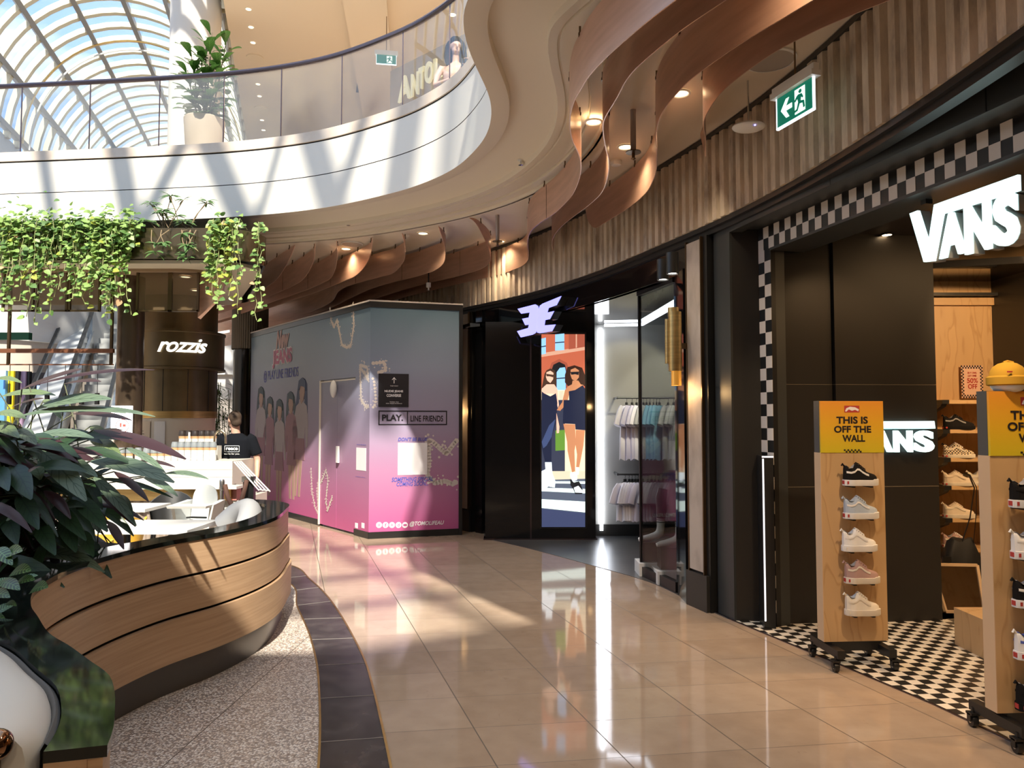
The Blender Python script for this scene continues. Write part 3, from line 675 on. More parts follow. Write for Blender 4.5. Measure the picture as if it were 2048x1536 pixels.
for i, sx in enumerate((758, 771, 784, 797, 810)):
    u, w_ = HR.px(sx, 1050); mb = MB(); mb.wplate(HR, [(u+.04*math.cos(t*math.pi/10), w_+.04*math.sin(t*math.pi/10)) for t in range(20)], 0, .003, 0)
    g = [lambda: mb.wplate(HR, [(u-.02, w_-.02), (u-.012, w_-.02), (u+.02, w_+.02), (u+.012, w_+.02)], .003, .005, 1).wplate(HR, [(u-.02, w_+.02), (u-.012, w_+.02), (u+.02, w_-.02), (u+.012, w_-.02)], .003, .005, 1),
         lambda: wtext(mb, HR, 'f', u-.01, u+.014, w_-.03, w_+.025, .004, 1, bold=.03),
         lambda: [mb.wbox(HR, u-.022+.04*k, u-.018+.04*k, w_-.02, w_+.02, .003, .005, 1) for k in (0, 1)] and [mb.wbox(HR, u-.022, u+.022, w_-.022+.04*k, w_-.018+.04*k, .003, .005, 1) for k in (0, 1)] and mb.wplate(HR, [(u+.01*math.cos(t*math.pi/5), w_+.01*math.sin(t*math.pi/5)) for t in range(10)], .003, .005, 1),
         lambda: wtext(mb, HR, 'd', u-.014, u+.012, w_-.022, w_+.024, .004, 1, bold=.03),
         lambda: mb.wplate(HR, [(u-.024, w_-.014), (u+.024, w_-.014), (u+.024, w_+.014), (u-.024, w_+.014)], .003, .005, 1)][i]; g()
    mb.build('social_icon', [m_paper, m_print], ho, smooth=False)
for sx in (713, 726):
    u, w_ = HL.px(sx, 1051); MB().wbox(HL, u-.04, u+.04, w_-.035, w_+.035, 0, .003).build('social_icon', m_paper, ho, smooth=False)
sg = MB(); wr(sg, HR, 757, 747, 817, 814, 0, .008); sgo = sg.build('direction_panel', m_ink, ho, smooth=False)
for s, x0, y0, x1, y1, k in (('THIS WAY', 780, 771, 796, 773, {}), ('NUDIE JEANS', 769, 780, 806, 786, dict(bold=.03)), ('CONVERSE', 773, 788, 802, 794, dict(bold=.03)), ('THANK YOU', 779, 803, 797, 805, {}), ('FOR YOUR PATIENCE', 772, 806, 804, 808, {})):
    wt(ho, HR, s, x0, y0, x1, y1, m_paper, n=.011, **k)
u, w_ = HR.px(788, 761); MB().wbox(HR, u-.004, u+.004, w_-.04, w_+.04, .009, .012).wplate(HR, [(u-.03, w_+.01), (u, w_+.045), (u+.03, w_+.01), (u+.024, w_+.006), (u, w_+.034), (u-.024, w_+.006)], .009, .012).build('arrow', m_paper, ho, smooth=False)
# left face graphics
wt(ho, HL, 'JEANS', 545, 700, 585, 734, m_paper, name='title_shadow', bold=.12, n=.003)
wt(ho, HL, 'JEANS', 546, 702, 584, 732, mat('ink_rose', (.5, .1, .22), .5), bold=.04, n=.006)
wt(ho, HL, 'New', 553, 661, 579, 695, mat('ink_blush', (.55, .33, .3), .5), bold=.05, shear=.3, n=.006)
wt(ho, HL, '@ PLAY LINE FRIENDS', 528, 742, 597, 758, m_blue, bold=.01, n=.004)
wt(ho, HL, "DON'T BE BLUE", 714, 888, 732, 891, m_blue, bold=.02)
wt(ho, HL, "SOMETHING SPECIAL", 709, 946, 734, 949, m_blue, bold=.02); wt(ho, HL, "COMING SOON...", 711, 952, 732, 956, m_blue, bold=.02)
mb = MB(); wr(mb, HL, 713, 895, 732, 942, 0, .003); mb.build('blank_code_panel', m_paper, ho, smooth=False)
def halftone(W, pts, name='halftone_outline', wd=.05):
    q = [W.px(*p) for p in pts]; mb = MB(); random.seed(3)
    P = resample([Vector((a, b, 0)) for a, b in q], .045)
    for i, p in enumerate(P):
        if not (0.03 < p.x < W.L-.03): continue
        for k in range(3):
            r = wd*.55 if k == 0 else wd*random.uniform(.12, .28); jx, jy = (0, 0) if k == 0 else (random.uniform(-1, 1)*wd*1.3, random.uniform(-1, 1)*wd*1.3)
            mb.wplate(W, [(p.x+jx+r*math.cos(t*math.pi/3+i), p.y+jy+r*math.sin(t*math.pi/3+i)) for t in range(6)], 0, .0015+.0003*k)
    mb.build(name, m_halft, ho, smooth=False)
halftone(HR, [(917, 877), (908, 887), (892, 908), (884, 900), (866, 884), (856, 880), (858, 925), (854, 950), (870, 966), (890, 962), (905, 968), (917, 962)], wd=.07)
halftone(HR, [(740, 727), (752, 726), (768, 724), (772, 740), (758, 745)], wd=.05)
halftone(HL, [(720, 735), (731, 750), (736, 760), (735, 735), (720, 730), (722, 800), (733, 815), (736, 812)], wd=.05)
halftone(HR, [(740, 745), (748, 762), (752, 800), (748, 815), (740, 812)], wd=.035)
halftone(HL, [(660, 617), (662, 640), (668, 655), (674, 640), (684, 690), (694, 695), (702, 690), (708, 650), (706, 610)], wd=.05)
halftone(HL, [(622, 938), (624, 985), (630, 1015), (637, 1028), (634, 985), (637, 960), (642, 965), (652, 940), (656, 960), (652, 1000), (655, 1022), (664, 995)], wd=.04)
# generic illustrated group of five long-haired figures (plain stand-in)
inks = [mat('ink_hair', (.035, .06, .08), .5), mat('ink_skin', (.42, .28, .22), .5), mat('ink_top', (.4, .36, .38), .5), mat('ink_skirt', (.3, .16, .2), .5), mat('ink_hair_blue', (.02, .04, .12), .5)]
def girl(cx, top, sc, hair, topm, lean=0.):
    u0, w0 = HL.px(cx, top); mb = MB(); s = sc
    def pl(P, m, n): mb.wplate(HL, [(u0 - (x+lean*(y-1))*s, w0 + (y-1)*s) for x, y in P], 0, n, m)
    pl([(-.16, .98), (-.05, 1.02), (.08, 1.0), (.17, .92), (.2, .75), (.24, .5), (.2, .3), (.12, .42), (.1, .7), (-.12, .7), (-.14, .45), (-.22, .3), (-.24, .55), (-.2, .8)], hair, .002)
    pl([(-.16, .42), (-.14, .0), (-.1, -.75), (-.03, -.75), (0, -.1), (.04, -.75), (.11, -.75), (.14, 0), (.15, .42)], 1, .003)
    pl([(-.2, .6), (-.3, .3), (-.26, .0), (-.2, .02), (-.16, .3), (-.14, .08), (.16, .08), (.18, .3), (.24, -.02), (.3, 0), (.28, .35), (.2, .6), (.07, .66), (-.07, .66)], topm, .004)
    pl([(-.15, .12), (.16, .12), (.22, -.2), (-.2, -.2)], 3, .005)
    pl([(-.08, .92), (.0, .95), (.08, .92), (.1, .8), (.06, .68), (0, .63), (-.06, .68), (-.1, .8)], 1, .006)
    pl([(-.13, .84), (-.1, .97), (.0, 1.02), (.11, .97), (.14, .82), (.07, .88), (-.06, .9)], hair, .0075)
    mb.build('printed_figure', inks, ho, smooth=False)
for a in ((523, 775, 1.02, 0, 2, 0), (541, 795, .98, 0, 3, .05), (560, 800, 1.0, 0, 2, 0), (582, 785, 1.0, 0, 3, -.05), (606, 758, 1.08, 4, 2, .1)): girl(*a)
center(ho, C0)

# ================================================================ 3E SHOP
m_shopfloor = mat('dark_shop_floor', (.05, .05, .052), .3, noise=((.085, .083, .08), 1.5, (1, 1, 1), .35, .65))
fp = [G(*p) for p in ((975, 1078), (1060, 1098), (1180, 1130), (1300, 1165), (1390, 1208), (1455, 1238))]
fp = [(p.x, p.y) for p in crom([tuple(p) for p in fp], 6)]
struct('floor_shop', MB().prism(fp + [(4.6, 6.1), (4.6, 10.6), (-.4, 10.6)], -.02, .004), m_shopfloor, smooth=False)
m_shopgrey = mat('shop_grey_plaster', (.33, .32, .29), .7)
struct('wall_shop', MB().box((2.85, 10.5, 1.5), (3.6, .1, 3.0)), m_shopgrey, smooth=False)
struct('baseboard_shop', MB().box((2.85, 10.44, .08), (3.6, .02, .16)), m_dark, smooth=False)
struct('wall_shop_side', MB().box((4.65, 8.4, 1.5), (.1, 4.3, 3.0)), m_dark, smooth=False)
struct('ceiling_shop', MB().prism([(p.x, p.y) for p in [Wp[i] - Wn[i]*.06 for i in range(60, 330, 15)]] + [(4.7, 6.2), (4.7, 10.6), (-.6, 10.7)], 2.93, 2.99), mat('mirror_black_ceiling', (.012, .012, .013), .03, spec=.9), smooth=False)
def wi(px, z=0.): # index on W line for a pixel column
    return min((i for i in range(len(Wp)) if Wp[i].y > 2.9), key=lambda i: abs(Wp[i].x/Wp[i].y*F+1024-px))
mb = MB(); i0, i1 = wi(945), wi(1380); ii = range(min(i0, i1), max(i0, i1)+1, 4)
mb.sweep([Wp[i] for i in ii], [Wn[i] for i in ii], [(-.05, 3.18), (-.05, 2.93), (-.12, 2.93)])
struct('trim_7', mb, m_blackg)
# black display wall with the screen
PW = Wall((-.36, 10.12), (1.12, 10.12)); us = lambda x: PW.px(x, 800)[0]
dw = thing('screen_wall', 'glossy black display wall at the back left of the sportswear shop', 'display wall')
MB().wbox(PW, 0, us(1062), 0, 2.93, -.3, 0).build('marble_panel', mat('black_marble', (.006, .006, .007), .08, noise=((.03, .028, .026), 2.2, (1, 1, .4), .68, .76)), dw, smooth=False)
MB().wbox(PW, us(1062), us(1190), 0, 2.93, -.3, 0).build('gloss_panel', m_blackg, dw, smooth=False)
MB().wbox(PW, -.02, 1.5, 0, .02, -.2, .03).wbox(PW, us(1060), us(1063), 0, 2.93, 0, .012).build('edge_trim', m_dsteel, dw, smooth=False)
center(dw, PW.at(.7, 0, -.1))
scr = thing('digital_screen', 'tall lit advertising screen showing two women in navy activewear on a crossing', 'screen')
cols = dict(brick=(.42, .1, .05), brick2=(.3, .07, .04), sky=(.25, .5, .8), trim=(.55, .3, .2), navy=(.01, .014, .035), skinA=(.72, .42, .3), skinB=(.45, .19, .09), hairA=(.05, .025, .015), hairB=(.03, .012, .008), white=(.85, .95, 1), road=(.07, .085, .12), road2=(.035, .045, .1), stripe=(.7, .85, .8), walk=(.55, .5, .36), shopf=(.03, .035, .06), green=(.1, .22, .03), pale=(.75, .62, .42), dark=(.01, .01, .012), blue2=(.04, .06, .14))
ck = list(cols); cm = [emis('screen_' + {'skinA': 'skin_light', 'skinB': 'skin_brown', 'hairA': 'hair_brown', 'hairB': 'hair_dark', 'brick2': 'brick_dark', 'road2': 'road_blue', 'shopf': 'shopfront', 'blue2': 'navy_light'}.get(k, k), cols[k], 1.0) for k in ck]
SW = Wall(PW.at(0, 0, .02), PW.at(1, 0, .02))
MB().wbox(PW, us(1080), us(1173), PW.px(1100, 1057)[1], PW.px(1100, 664)[1], 0, .018).build('bezel', m_black, scr, smooth=False)
pic = MB(); lay = [0.]
def sp_(P, c, top=True):
    lay[0] += .00025; q = [SW.px(900+x/3.938, (450 if top else 800)+y/3.938) for x, y in P]
    uu = [SW.px(1083, 800)[0], SW.px(1170, 800)[0]]; q = [(min(uu[1], max(uu[0], a)), b) for a, b in q]
    pic.wplate(SW, q, lay[0]-.0002, lay[0], ck.index(c))
sp_([(720, 860), (1064, 860), (1064, 1536), (720, 1536)], 'brick')
sp_([(720, 1010), (1064, 955), (1064, 985), (720, 1040)], 'trim')
for x0, x1, y0, y1 in ((720, 755, 895, 1015), (828, 900, 862, 985)): sp_([(x0, y0), (x1, y0-8), (x1, y1), (x0, y1+5)], 'sky'); sp_([(x0, (y0+y1)/2), (x1, (y0+y1)/2-6), (x1, (y0+y1)/2+2), (x0, (y0+y1)/2+8)], 'dark')
sp_([(935, 860), (1064, 860), (1064, 960), (935, 980)], 'brick2'); sp_([(990, 860), (1000, 860), (1000, 965), (990, 968)], 'trim')
sp_([(780, 1140), (800, 1085), (860, 1055), (920, 1085), (940, 1140), (940, 1300), (780, 1300)], 'brick2')
sp_([(800, 1140), (815, 1100), (860, 1078), (905, 1100), (915, 1140), (915, 1300), (800, 1300)], 'dark')
sp_([(840, 1160), (865, 1125), (905, 1120), (912, 1150), (912, 1300), (840, 1300)], 'sky'); sp_([(840, 1205), (912, 1200), (912, 1208), (840, 1213)], 'dark')
sp_([(720, 1300), (1064, 1300), (1064, 1536), (720, 1536)], 'pale'); sp_([(860, 1310), (895, 1305), (895, 1420), (860, 1425)], 'walk')
sp_([(720, 0), (1064, 0), (1064, 560), (720, 560)], 'shopf', False); sp_([(830, 240), (905, 235), (905, 395), (830, 400)], 'green', False); sp_([(905, 0), (1064, 0), (1064, 560), (905, 560)], 'pale', False)
sp_([(720, 560), (1064, 560), (1064, 640), (720, 640)], 'walk', False); sp_([(720, 630), (1064, 620), (1064, 1000), (720, 1000)], 'road', False)
for a, b, c, d in ((640, 655, 640, 660), (690, 718, 700, 735), (780, 850, 800, 885)): sp_([(720, a), (1064, c), (1064, d), (720, b)], 'stripe', False)
sp_([(720, 855), (1064, 892), (1064, 1000), (720, 1000)], 'road2', False)
# woman on the left of the screen
sp_([(760, 1145), (790, 1130), (825, 1145), (840, 1200), (838, 1310), (800, 1300), (760, 1300), (722, 1285), (735, 1220), (745, 1170)], 'hairA')
sp_([(722, 1290), (760, 1255), (820, 1255), (845, 1290), (858, 1420), (850, 1440), (838, 1400), (838, 1330), (722, 1330)], 'skinA')
sp_([(760, 1160), (790, 1148), (815, 1165), (812, 1215), (790, 1245), (765, 1225), (755, 1195)], 'skinA'); sp_([(758, 1172), (815, 1180), (812, 1200), (785, 1192), (760, 1192)], 'hairA')
sp_([(722, 1310), (740, 1325), (790, 1350), (835, 1325), (845, 1400), (838, 1536), (722, 1536)], 'navy')
sp_([(722, 0), (838, 0), (835, 180), (800, 290), (798, 490), (750, 495), (722, 370)], 'navy', False); sp_([(722, 330), (780, 200), (830, 150), (800, 290), (760, 360), (735, 380)], 'blue2', False)
sp_([(838, 100), (862, 210), (858, 260), (840, 262), (838, 200)], 'skinA', False)
sp_([(748, 490), (800, 490), (805, 580), (830, 640), (825, 690), (775, 680), (722, 720), (718, 560), (752, 545)], 'white', False)
# woman on the right of the screen
sp_([(905, 1180), (925, 1120), (980, 1105), (1040, 1125), (1062, 1180), (1062, 1270), (1030, 1260), (930, 1270), (905, 1240)], 'hairB')
sp_([(850, 1440), (880, 1410), (905, 1300), (930, 1270), (960, 1255), (965, 1225), (1010, 1225), (1030, 1255), (1050, 1260), (1050, 1300), (940, 1320), (930, 1370), (900, 1430), (865, 1465)], 'skinB')
sp_([(950, 1140), (985, 1125), (1015, 1145), (1015, 1200), (990, 1230), (960, 1215), (948, 1180)], 'skinB'); sp_([(948, 1158), (1015, 1155), (1012, 1182), (985, 1175), (955, 1180)], 'dark')
sp_([(935, 1310), (985, 1300), (1045, 1262), (1064, 1290), (1064, 1536), (900, 1536), (895, 1480), (940, 1400)], 'navy')
sp_([(840, 80), (895, 0), (930, 0), (880, 60), (870, 85)], 'skinB', False)
sp_([(895, 0), (1064, 0), (1064, 238), (988, 232), (985, 190), (888, 185)], 'navy', False)
sp_([(892, 188), (985, 192), (990, 345), (980, 400), (985, 560), (960, 570), (925, 400), (922, 330)], 'skinB', False); sp_([(990, 235), (1062, 238), (1050, 360), (1035, 440), (1015, 540), (992, 540), (1000, 430), (988, 350)], 'skinB', False)
sp_([(950, 570), (998, 570), (1000, 630), (965, 640), (948, 600)], 'white', False); sp_([(990, 530), (1015, 530), (1010, 590), (998, 570)], 'white', False)
sp_([(945, 620), (975, 650), (1015, 640), (1030, 665), (1045, 710), (1040, 740), (985, 740), (970, 700), (948, 670)], 'dark', False); sp_([(975, 690), (1010, 675), (1045, 715), (1040, 730), (985, 728)], 'white', False)
pic.build('picture', cm, scr, smooth=False)
center(scr, PW.at((us(1083)+us(1170))/2, .15, 0))
# logo sign
LW = Wall(Wp[wi(1000)] + Wn[wi(1000)]*.0, Wp[wi(1160)] + Wn[wi(1160)]*.0)
lg = thing('logo_sign', 'glowing violet mirrored double E logo sign at the sportswear shop front', 'sign')
for P in ([(552, 662), (690, 627), (712, 640), (717, 665), (700, 835), (690, 853), (668, 865), (577, 886), (548, 838), (636, 812), (642, 786), (612, 790), (588, 740), (640, 730), (648, 690), (580, 700)],
          [(719, 665), (728, 638), (748, 622), (895, 562), (858, 632), (795, 655), (784, 692), (838, 680), (805, 742), (768, 750), (762, 792), (850, 785), (822, 838), (725, 853), (706, 848), (703, 830)]):
    q = [LW.px(900+x/3.938, 450+y/3.938) for x, y in P]
    MB().wplate(LW, q, .03, .04).build('letter_face', emis('violet_glow', (.27, .27, 1.), 1.35), lg, smooth=False)
    MB().wplate(LW, q, -.08, .03).build('letter_side', m_black, lg, smooth=False)
a = LW.px(1085, 600); MB().wbox(LW, a[0]-.1, a[0]-.09, a[1]-.1, 2.95, -.04, -.03).wbox(LW, a[0]+.1, a[0]+.11, a[1]-.1, 2.95, -.04, -.03).build('bracket', m_black, lg)
center(lg, LW.at(a[0], a[1]-.15, 0))
# pilasters with stone inlay and brass sconces
m_trav = mat('grey_travertine', (.5, .44, .38), .5, noise=((.3, .25, .21), 5, (1, 1, .5), .45, .75))
def pilaster(px0, px1, label, ztop=3.17):
    A, B = Wp[wi(px0)], Wp[wi(px1)]; W = Wall(A, B); L = W.L
    t = thing('pilaster', label, 'pilaster')
    MB().wbox(W, -.05, L+.07, 0, ztop, -.25, 0).build('core', m_black, t, smooth=False)
    MB().wbox(W, 0, L, .32, ztop-.02, 0, .02).build('stone_inlay', m_trav, t, smooth=False)
    MB().wbox(W, -.045, L+.055, 0, .3, 0, .03).build('base_block', m_dark, t, smooth=False)
    MB().wbox(W, -.014, 0, .3, ztop, 0, .026).wbox(W, L, L+.014, .3, ztop, 0, .026).build('bronze_edge', m_bronze, t, smooth=False)
    center(t, W.at(L/2, 0, -.1)); return W
WL = pilaster(922, 938, 'narrow stone-faced pilaster between the pink hoarding and the sportswear shop')
WR = pilaster(1379, 1407, 'tall stone-faced pilaster between the sportswear shop and the shoe shop')
def sconce(W, u, z0, label, s=1.):
    p = W.at(u, z0, .13); t = thing('wall_sconce', label, 'wall light', p)
    MB().lathe([(0, .13*s), (.06*s, .13*s), (.06*s, .66*s), (0, .66*s)], n=28).build('main_tube', m_brass, t)
    MB().lathe([(0, 0), (.045*s, 0), (.045*s, .2*s), (0, .2*s)], c=(.008, 0, 0), n=24).build('lower_tube', mat('lit_brass', (.8, .45, .12), .3, 1., emit=(1, .4, .05), es=.25), t)
    MB().lathe([(.05*s, .62*s), (.05*s, .7*s), (0, .7*s)], c=(-.012, 0, 0), n=24).build('upper_tube', m_brass, t)
    MB().lathe([(0, .2*s), (.03*s, .2*s), (.03*s, .6*s), (0, .6*s)], c=(-.055*s, .03, 0), n=16).build('backplate_tube', m_brass, t)
    a = W.at(u, z0+.35, 0)-p; MB().bar(a, (0, 0, .35), .03, .05).build('mount', m_bronze, t)
    l = bpy.data.lights.new('point', 'POINT'); l.energy = 3; l.color = (1, .6, .25); l.shadow_soft_size = .04; o = bpy.data.objects.new('point', l); COL.objects.link(o); o.location = p + Vector((-.02, 0, -.06))
sconce(WL, -.02, 1.78, 'brass double-tube wall light on the pilaster beside the pink hoarding', .88)
sconce(WR, -.02, 1.9, 'brass double-tube wall light on the pilaster beside the shoe shop', .98)
# jamb, glass
i0, i1 = wi(940), wi(962); W = Wall(Wp[i0], Wp[i1]); 
tag(MB().wbox(W, .12, W.L, 0, 3.17, -.2, -.02).build('black_column', m_blackg, smooth=False), 'glossy black shopfront column right of the hoarding pilaster', 'column')
GW = Wall(G(1283, 1150), G(1357, 1186)); g = thing('shopfront_window', 'full-height glass pane with black frame in front of clothes rails', 'window')
MB().wbox(GW, 0, GW.L, .1, 2.93, -.006, .006).build('pane', m_shopglass, g, smooth=False)
MB().wbox(GW, 0, GW.L, 0, .1, -.03, .03).wbox(GW, -.01, .015, .1, 2.93, -.015, .015).wbox(GW, 0, GW.L, 2.9, 2.95, -.03, .03).build('frame', m_black, g, smooth=False)
center(g, GW.at(GW.L/2, 0, 0))
G2 = Wall(GW.at(GW.L+.01, 0), WR.at(-.06, 0)); tag(MB().wbox(G2, 0, G2.L, 0, 2.95, -.05, .02).build('mirror_panel', m_blackg, smooth=False), 'black mirror-gloss panel between the glass pane and the stone pilaster', 'panel')
# light lines
m_led = emis('led_white', (.85, .9, 1), 7)
l0 = D(1203, 1065, 10.42); 
tag(MB().box((l0.x, 10.42, 1.48), (.045, .03, 2.8)).build('light_strip', m_led), 'vertical white light line on the shop back wall beside the screen', 'light strip')
a, b, c = G(1203, 657, 2.9), G(1283, 650, 2.9), G(1357, 608, 2.9)
tag(MB().bar((a.x, 10.3, 2.905), (b.x, b.y, 2.905), .04, .03).bar((b.x, b.y, 2.905), (c.x, c.y, 2.905), .04, .03).build('light_strip', m_led), 'bent white light line along the shop ceiling above the clothes', 'light strip')
area((1.24, 10.3, 1.5), (1.24, 5, 1.5), 5, (.85, .9, 1), .2, 2.6)
spot((1.9, 8.6, 2.88), (1.6, 10.4, 1.9), 70, (1, .9, .6), 50, .3); spot((2.6, 8.6, 2.88), (2.4, 10.4, 1.5), 45, (1, .95, .8), 60, .3); spot((1.0, 8.3, 2.88), (.9, 8.6, 0), 25, (.9, .93, 1), 100, .6)
for px, py, lab in ((1345, 540, 'black cylinder spotlight, right one of the pair on the shop ceiling'), (1326, 552, 'black cylinder spotlight, left one of the pair on the shop ceiling')):
    p = G(px, py+8, 2.76); t = thing('track_spotlight', lab, 'spotlight', p)
    MB().lathe([(0, .17), (.05, .17), (.05, 0), (.042, 0)], n=20).build('housing', m_black, t); MB().lathe([(0, .01), (.042, .01)], n=20).build('lens', emis('spot_lens', (1, .97, .9), 9), t)
# rails, hangers and shirts
def shirt_mesh(L=.68, wd=.5, seed=0, name='shirt'):
    rnd = random.Random(seed); mb = MB(); rows = []
    prof = [(0, .07), (.02, .2), (.06, .23), (.16, .22), (.35, .225), (.6, .235), (1, .245)]
    for t, hw in prof:
        z = -L*t; row = []; d = .035 if t > .04 else .02; ph = rnd.uniform(0, 6)
        for k in range(20):
            a = 2*math.pi*k/20; wv = 1 + .22*math.sin(3*a+ph)*t
            row.append(Vector((hw*wd/.5*math.cos(a), d*math.sin(a)*wv*(1+t), z + (.015*math.sin(5*a+ph) if t == 1 else 0))))
        rows.append(row)
    mb.grid(rows, closed=True)
    for s in (-1, 1):
        P = [Vector((s*wd*.38, 0, -.035)), Vector((s*wd*.52, .0, -.1)), Vector((s*wd*.62, .01, -.2)), Vector((s*wd*.66, .015, -.27))]
        mb.tube(P, [(.05, .028), (.075, .032), (.08, .035), (.085, .038)], 10, up=(0, 1, 0))
    return mb
def hanger_mb():
    mb = MB(); mb.tube([(-.19, 0, -.05), (-.1, 0, -.012), (0, 0, .005), (.1, 0, -.012), (.19, 0, -.05)], .007, 6)
    mb.box((0, 0, .015), (.07, .012, .04)); mb.tube([(0, 0, .02), (0, 0, .055), (.016, 0, .075), (0, 0, .094), (-.015, 0, .08)], .003, 6); return mb
cl = {'white': mat('cotton_white', (.78, .77, .84), .9), 'grey': mat('cotton_grey', (.4, .41, .42), .9), 'blue': mat('cotton_blue', (.2, .42, .58), .9), 'lilac': mat('cotton_lilac', (.62, .6, .74), .9), 'dgrey': mat('cotton_dark_grey', (.17, .18, .19), .9)}
hm = hanger_mb().mesh('hanger', m_black); sm = {}
def shirt(x, y, z, rz, c, L, label, grp):
    k = (c, L)
    if k not in sm: sm[k] = shirt_mesh(L, .5 if L > .6 else .46, hash(k) % 9).mesh('shirt', cl[c], angle=60)
    t = thing('hanging_shirt', label, 'shirt', (x, y, z), rz, grp); obj('garment', sm[k], t, (0, 0, -.1)); obj('hanger', hm, t, (0, 0, -.094)); return t
YR = 10.12
def rail(z, x0, x1, lab):
    t = thing('clothes_rail', lab, 'clothes rail', (x0, YR, z)); MB().tube([(0, 0, 0), (x1-x0, 0, 0)], .012, 10).build('bar', m_black, t)
    for x in (0.02, x1-x0-.02): MB().bar((x, 0, 0), (x, .34, 0), .02, .03).build('bracket', m_black, t)
zr1, zr2 = D(1290, 796, YR).z, D(1290, 949, YR).z; xa = D(1232, 800, YR).x
rail(zr1, xa, 2.9, 'upper black clothes rail on the grey wall behind the glass'); rail(zr2, xa, 2.9, 'lower black clothes rail on the grey wall behind the glass')
up = [(1253, 'white'), (1264, 'lilac'), (1273, 'lilac'), (1279, 'white'), (1287, 'grey'), (1293, 'grey'), (1300, 'blue'), (1307, 'blue'), (1313, 'blue'), (1319, 'blue'), (1336, 'grey'), (1347, 'grey'), (1353, 'grey')]
nm = {'white': 'white', 'lilac': 'pale lilac', 'grey': 'light grey', 'blue': 'sky blue', 'dgrey': 'dark grey'}
for i, (px, c) in enumerate(up):
    p = D(px, 796, YR); shirt(p.x, YR, zr1, R(66 + (i*37 % 9)-4), c, .72, '%s T-shirt hanging on the upper clothes rail' % nm[c], '%s T-shirts on the upper rail' % nm[c])
lo = [(1250, 'white'), (1258, 'white'), (1264, 'white'), (1270, 'white'), (1276, 'lilac'), (1284, 'lilac'), (1296, 'grey'), (1303, 'grey'), (1310, 'grey'), (1318, 'dgrey'), (1325, 'dgrey'), (1332, 'dgrey'), (1339, 'dgrey'), (1346, 'dgrey')]
for i, (px, c) in enumerate(lo):
    p = D(px, 949, YR); shirt(p.x, YR, zr2, R(58 + (i*53 % 11)-5), c, .5, '%s cropped shirt hanging on the lower clothes rail' % nm[c], '%s cropped shirts on the lower rail' % nm[c])
# sock display legs on plinths behind the glass
m_sock = mat('sock_white', (.8, .8, .78), .9)
def sockleg(px, py, y, label, rz=0):
    p = D(px, py, y); t = thing('sock_mannequin', label, 'mannequin leg', p, rz)
    mb = MB(); mb.tube([(-.16, 0, .02), (-.12, 0, .03), (-.05, 0, .04), (.02, 0, .06), (.06, 0, .09), (.07, 0, .14), (.075, 0, .24)], [(.018, .028), (.028, .04), (.036, .038), (.042, .036), (.045, .04), (.04, .038), (.045, .045)], 14, up=(0, 1, 0)); mb.build('sock', m_sock, t)
    for k in (.2, .225): MB().lathe([(.0455, k), (.047, k+.004), (.0455, k+.008)], c=(.074, 0, 0), n=18).build('stripe', m_dark, t)
    MB().tube([(.075, 0, .235), (.085, .0, .34), (.08, 0, .45), (.1, 0, .55)], [.043, .055, .058, .05], 14).build('calf', m_dark, t)
    return p
p1 = sockleg(1308, 1083, 7.9, 'dark display leg in a white sock, left of the pair behind glass'); p2 = sockleg(1345, 1094, 7.5, 'dark display leg in a white sock, right of the pair behind glass')
for p, lab in ((p1, 'low white plinth under the left sock display leg'), (p2, 'low white plinth under the right sock display leg')):
    t = thing('display_plinth', lab, 'plinth', (p.x, p.y, 0)); MB().box((.0, 0, .067), (.36, .3, .13)).build('base', m_whitep, t); MB().box((.02, .02, (p.z+.13)/2+.005), (.3, .2, p.z-.135)).build('block', m_black, t)
# ================================================================ SHOE SHOP
m_vfront = mat('shopfront_slate', (.035, .039, .04), .4); m_vpanel = mat('shop_black_panel', (.018, .016, .014), .38); m_tilew = mat('tile_white', (.72, .66, .6), .35); m_tileb = mat('tile_black', (.012, .012, .012), .35)
d_ = (Vector((2.35, 3.7, 0))-Vector((1.785, 6.0, 0))).normalized()
A0 = Vector((1.785, 6.0, 0)); P0 = Wall(A0 - d_*.5, A0 + d_*4.6)
A1 = Vector((2.0, 6.05, 0)); P1 = Wall(A1 - d_*.3, A1 + d_*4.6)
uo = lambda W, px: W.px(px, 800)[0]
u_in = uo(P0, 1463); ZO, ZI = 3.13, 2.96; LE = P0.L
sf = thing('shopfront_frame', 'slate black portal frame of the shoe shop entrance', 'shopfront')
MB().wbox(P0, uo(P0, 1431), u_in, 0, 3.3, -.1, 0).wbox(P0, u_in, LE, ZO, 3.3, -.1, 0).build('outer_frame', m_vfront, sf, smooth=False)
MB().wbox(P0, uo(P0, 1431)-.2, uo(P0, 1431), 0, 3.3, -.25, -.06).build('shadow_gap', m_black, sf, smooth=False)
u1 = uo(P1, 1522); u2 = uo(P1, 1546)
a, b = P0.at(u_in, 0, -.02), P1.at(u1, 0, 0); mb = MB()
mb.hexa([a, b, b+Vector((0, .06, 0)), a+Vector((0, .06, 0))] + [q+Vector((0, 0, 3.3)) for q in (a, b, b+Vector((0, .06, 0)), a+Vector((0, .06, 0)))]); mb.build('left_return', m_vpanel, sf, smooth=False)
e0, e1 = P0.at(LE, ZO, -.05), P1.at(P1.L, ZO, -.05); mb = MB(); mb.hexa([P0.at(u_in, ZO+.02, -.05), e0+Vector((0, 0, .02)), e1+Vector((0, 0, .02)), P1.at(u1, ZO+.02, -.05)] + [q+Vector((0, 0, .05)) for q in (P0.at(u_in, ZO+.02, -.05), e0, e1, P1.at(u1, ZO+.02, -.05))]); mb.build('header_soffit', m_vfront, sf, smooth=False)
for u in (uo(P0, 1669), uo(P0, 1990)): MB().wbox(P0, u-.003, u+.003, ZO, 3.3, 0, .002).build('panel_joint', m_black, sf, smooth=False)
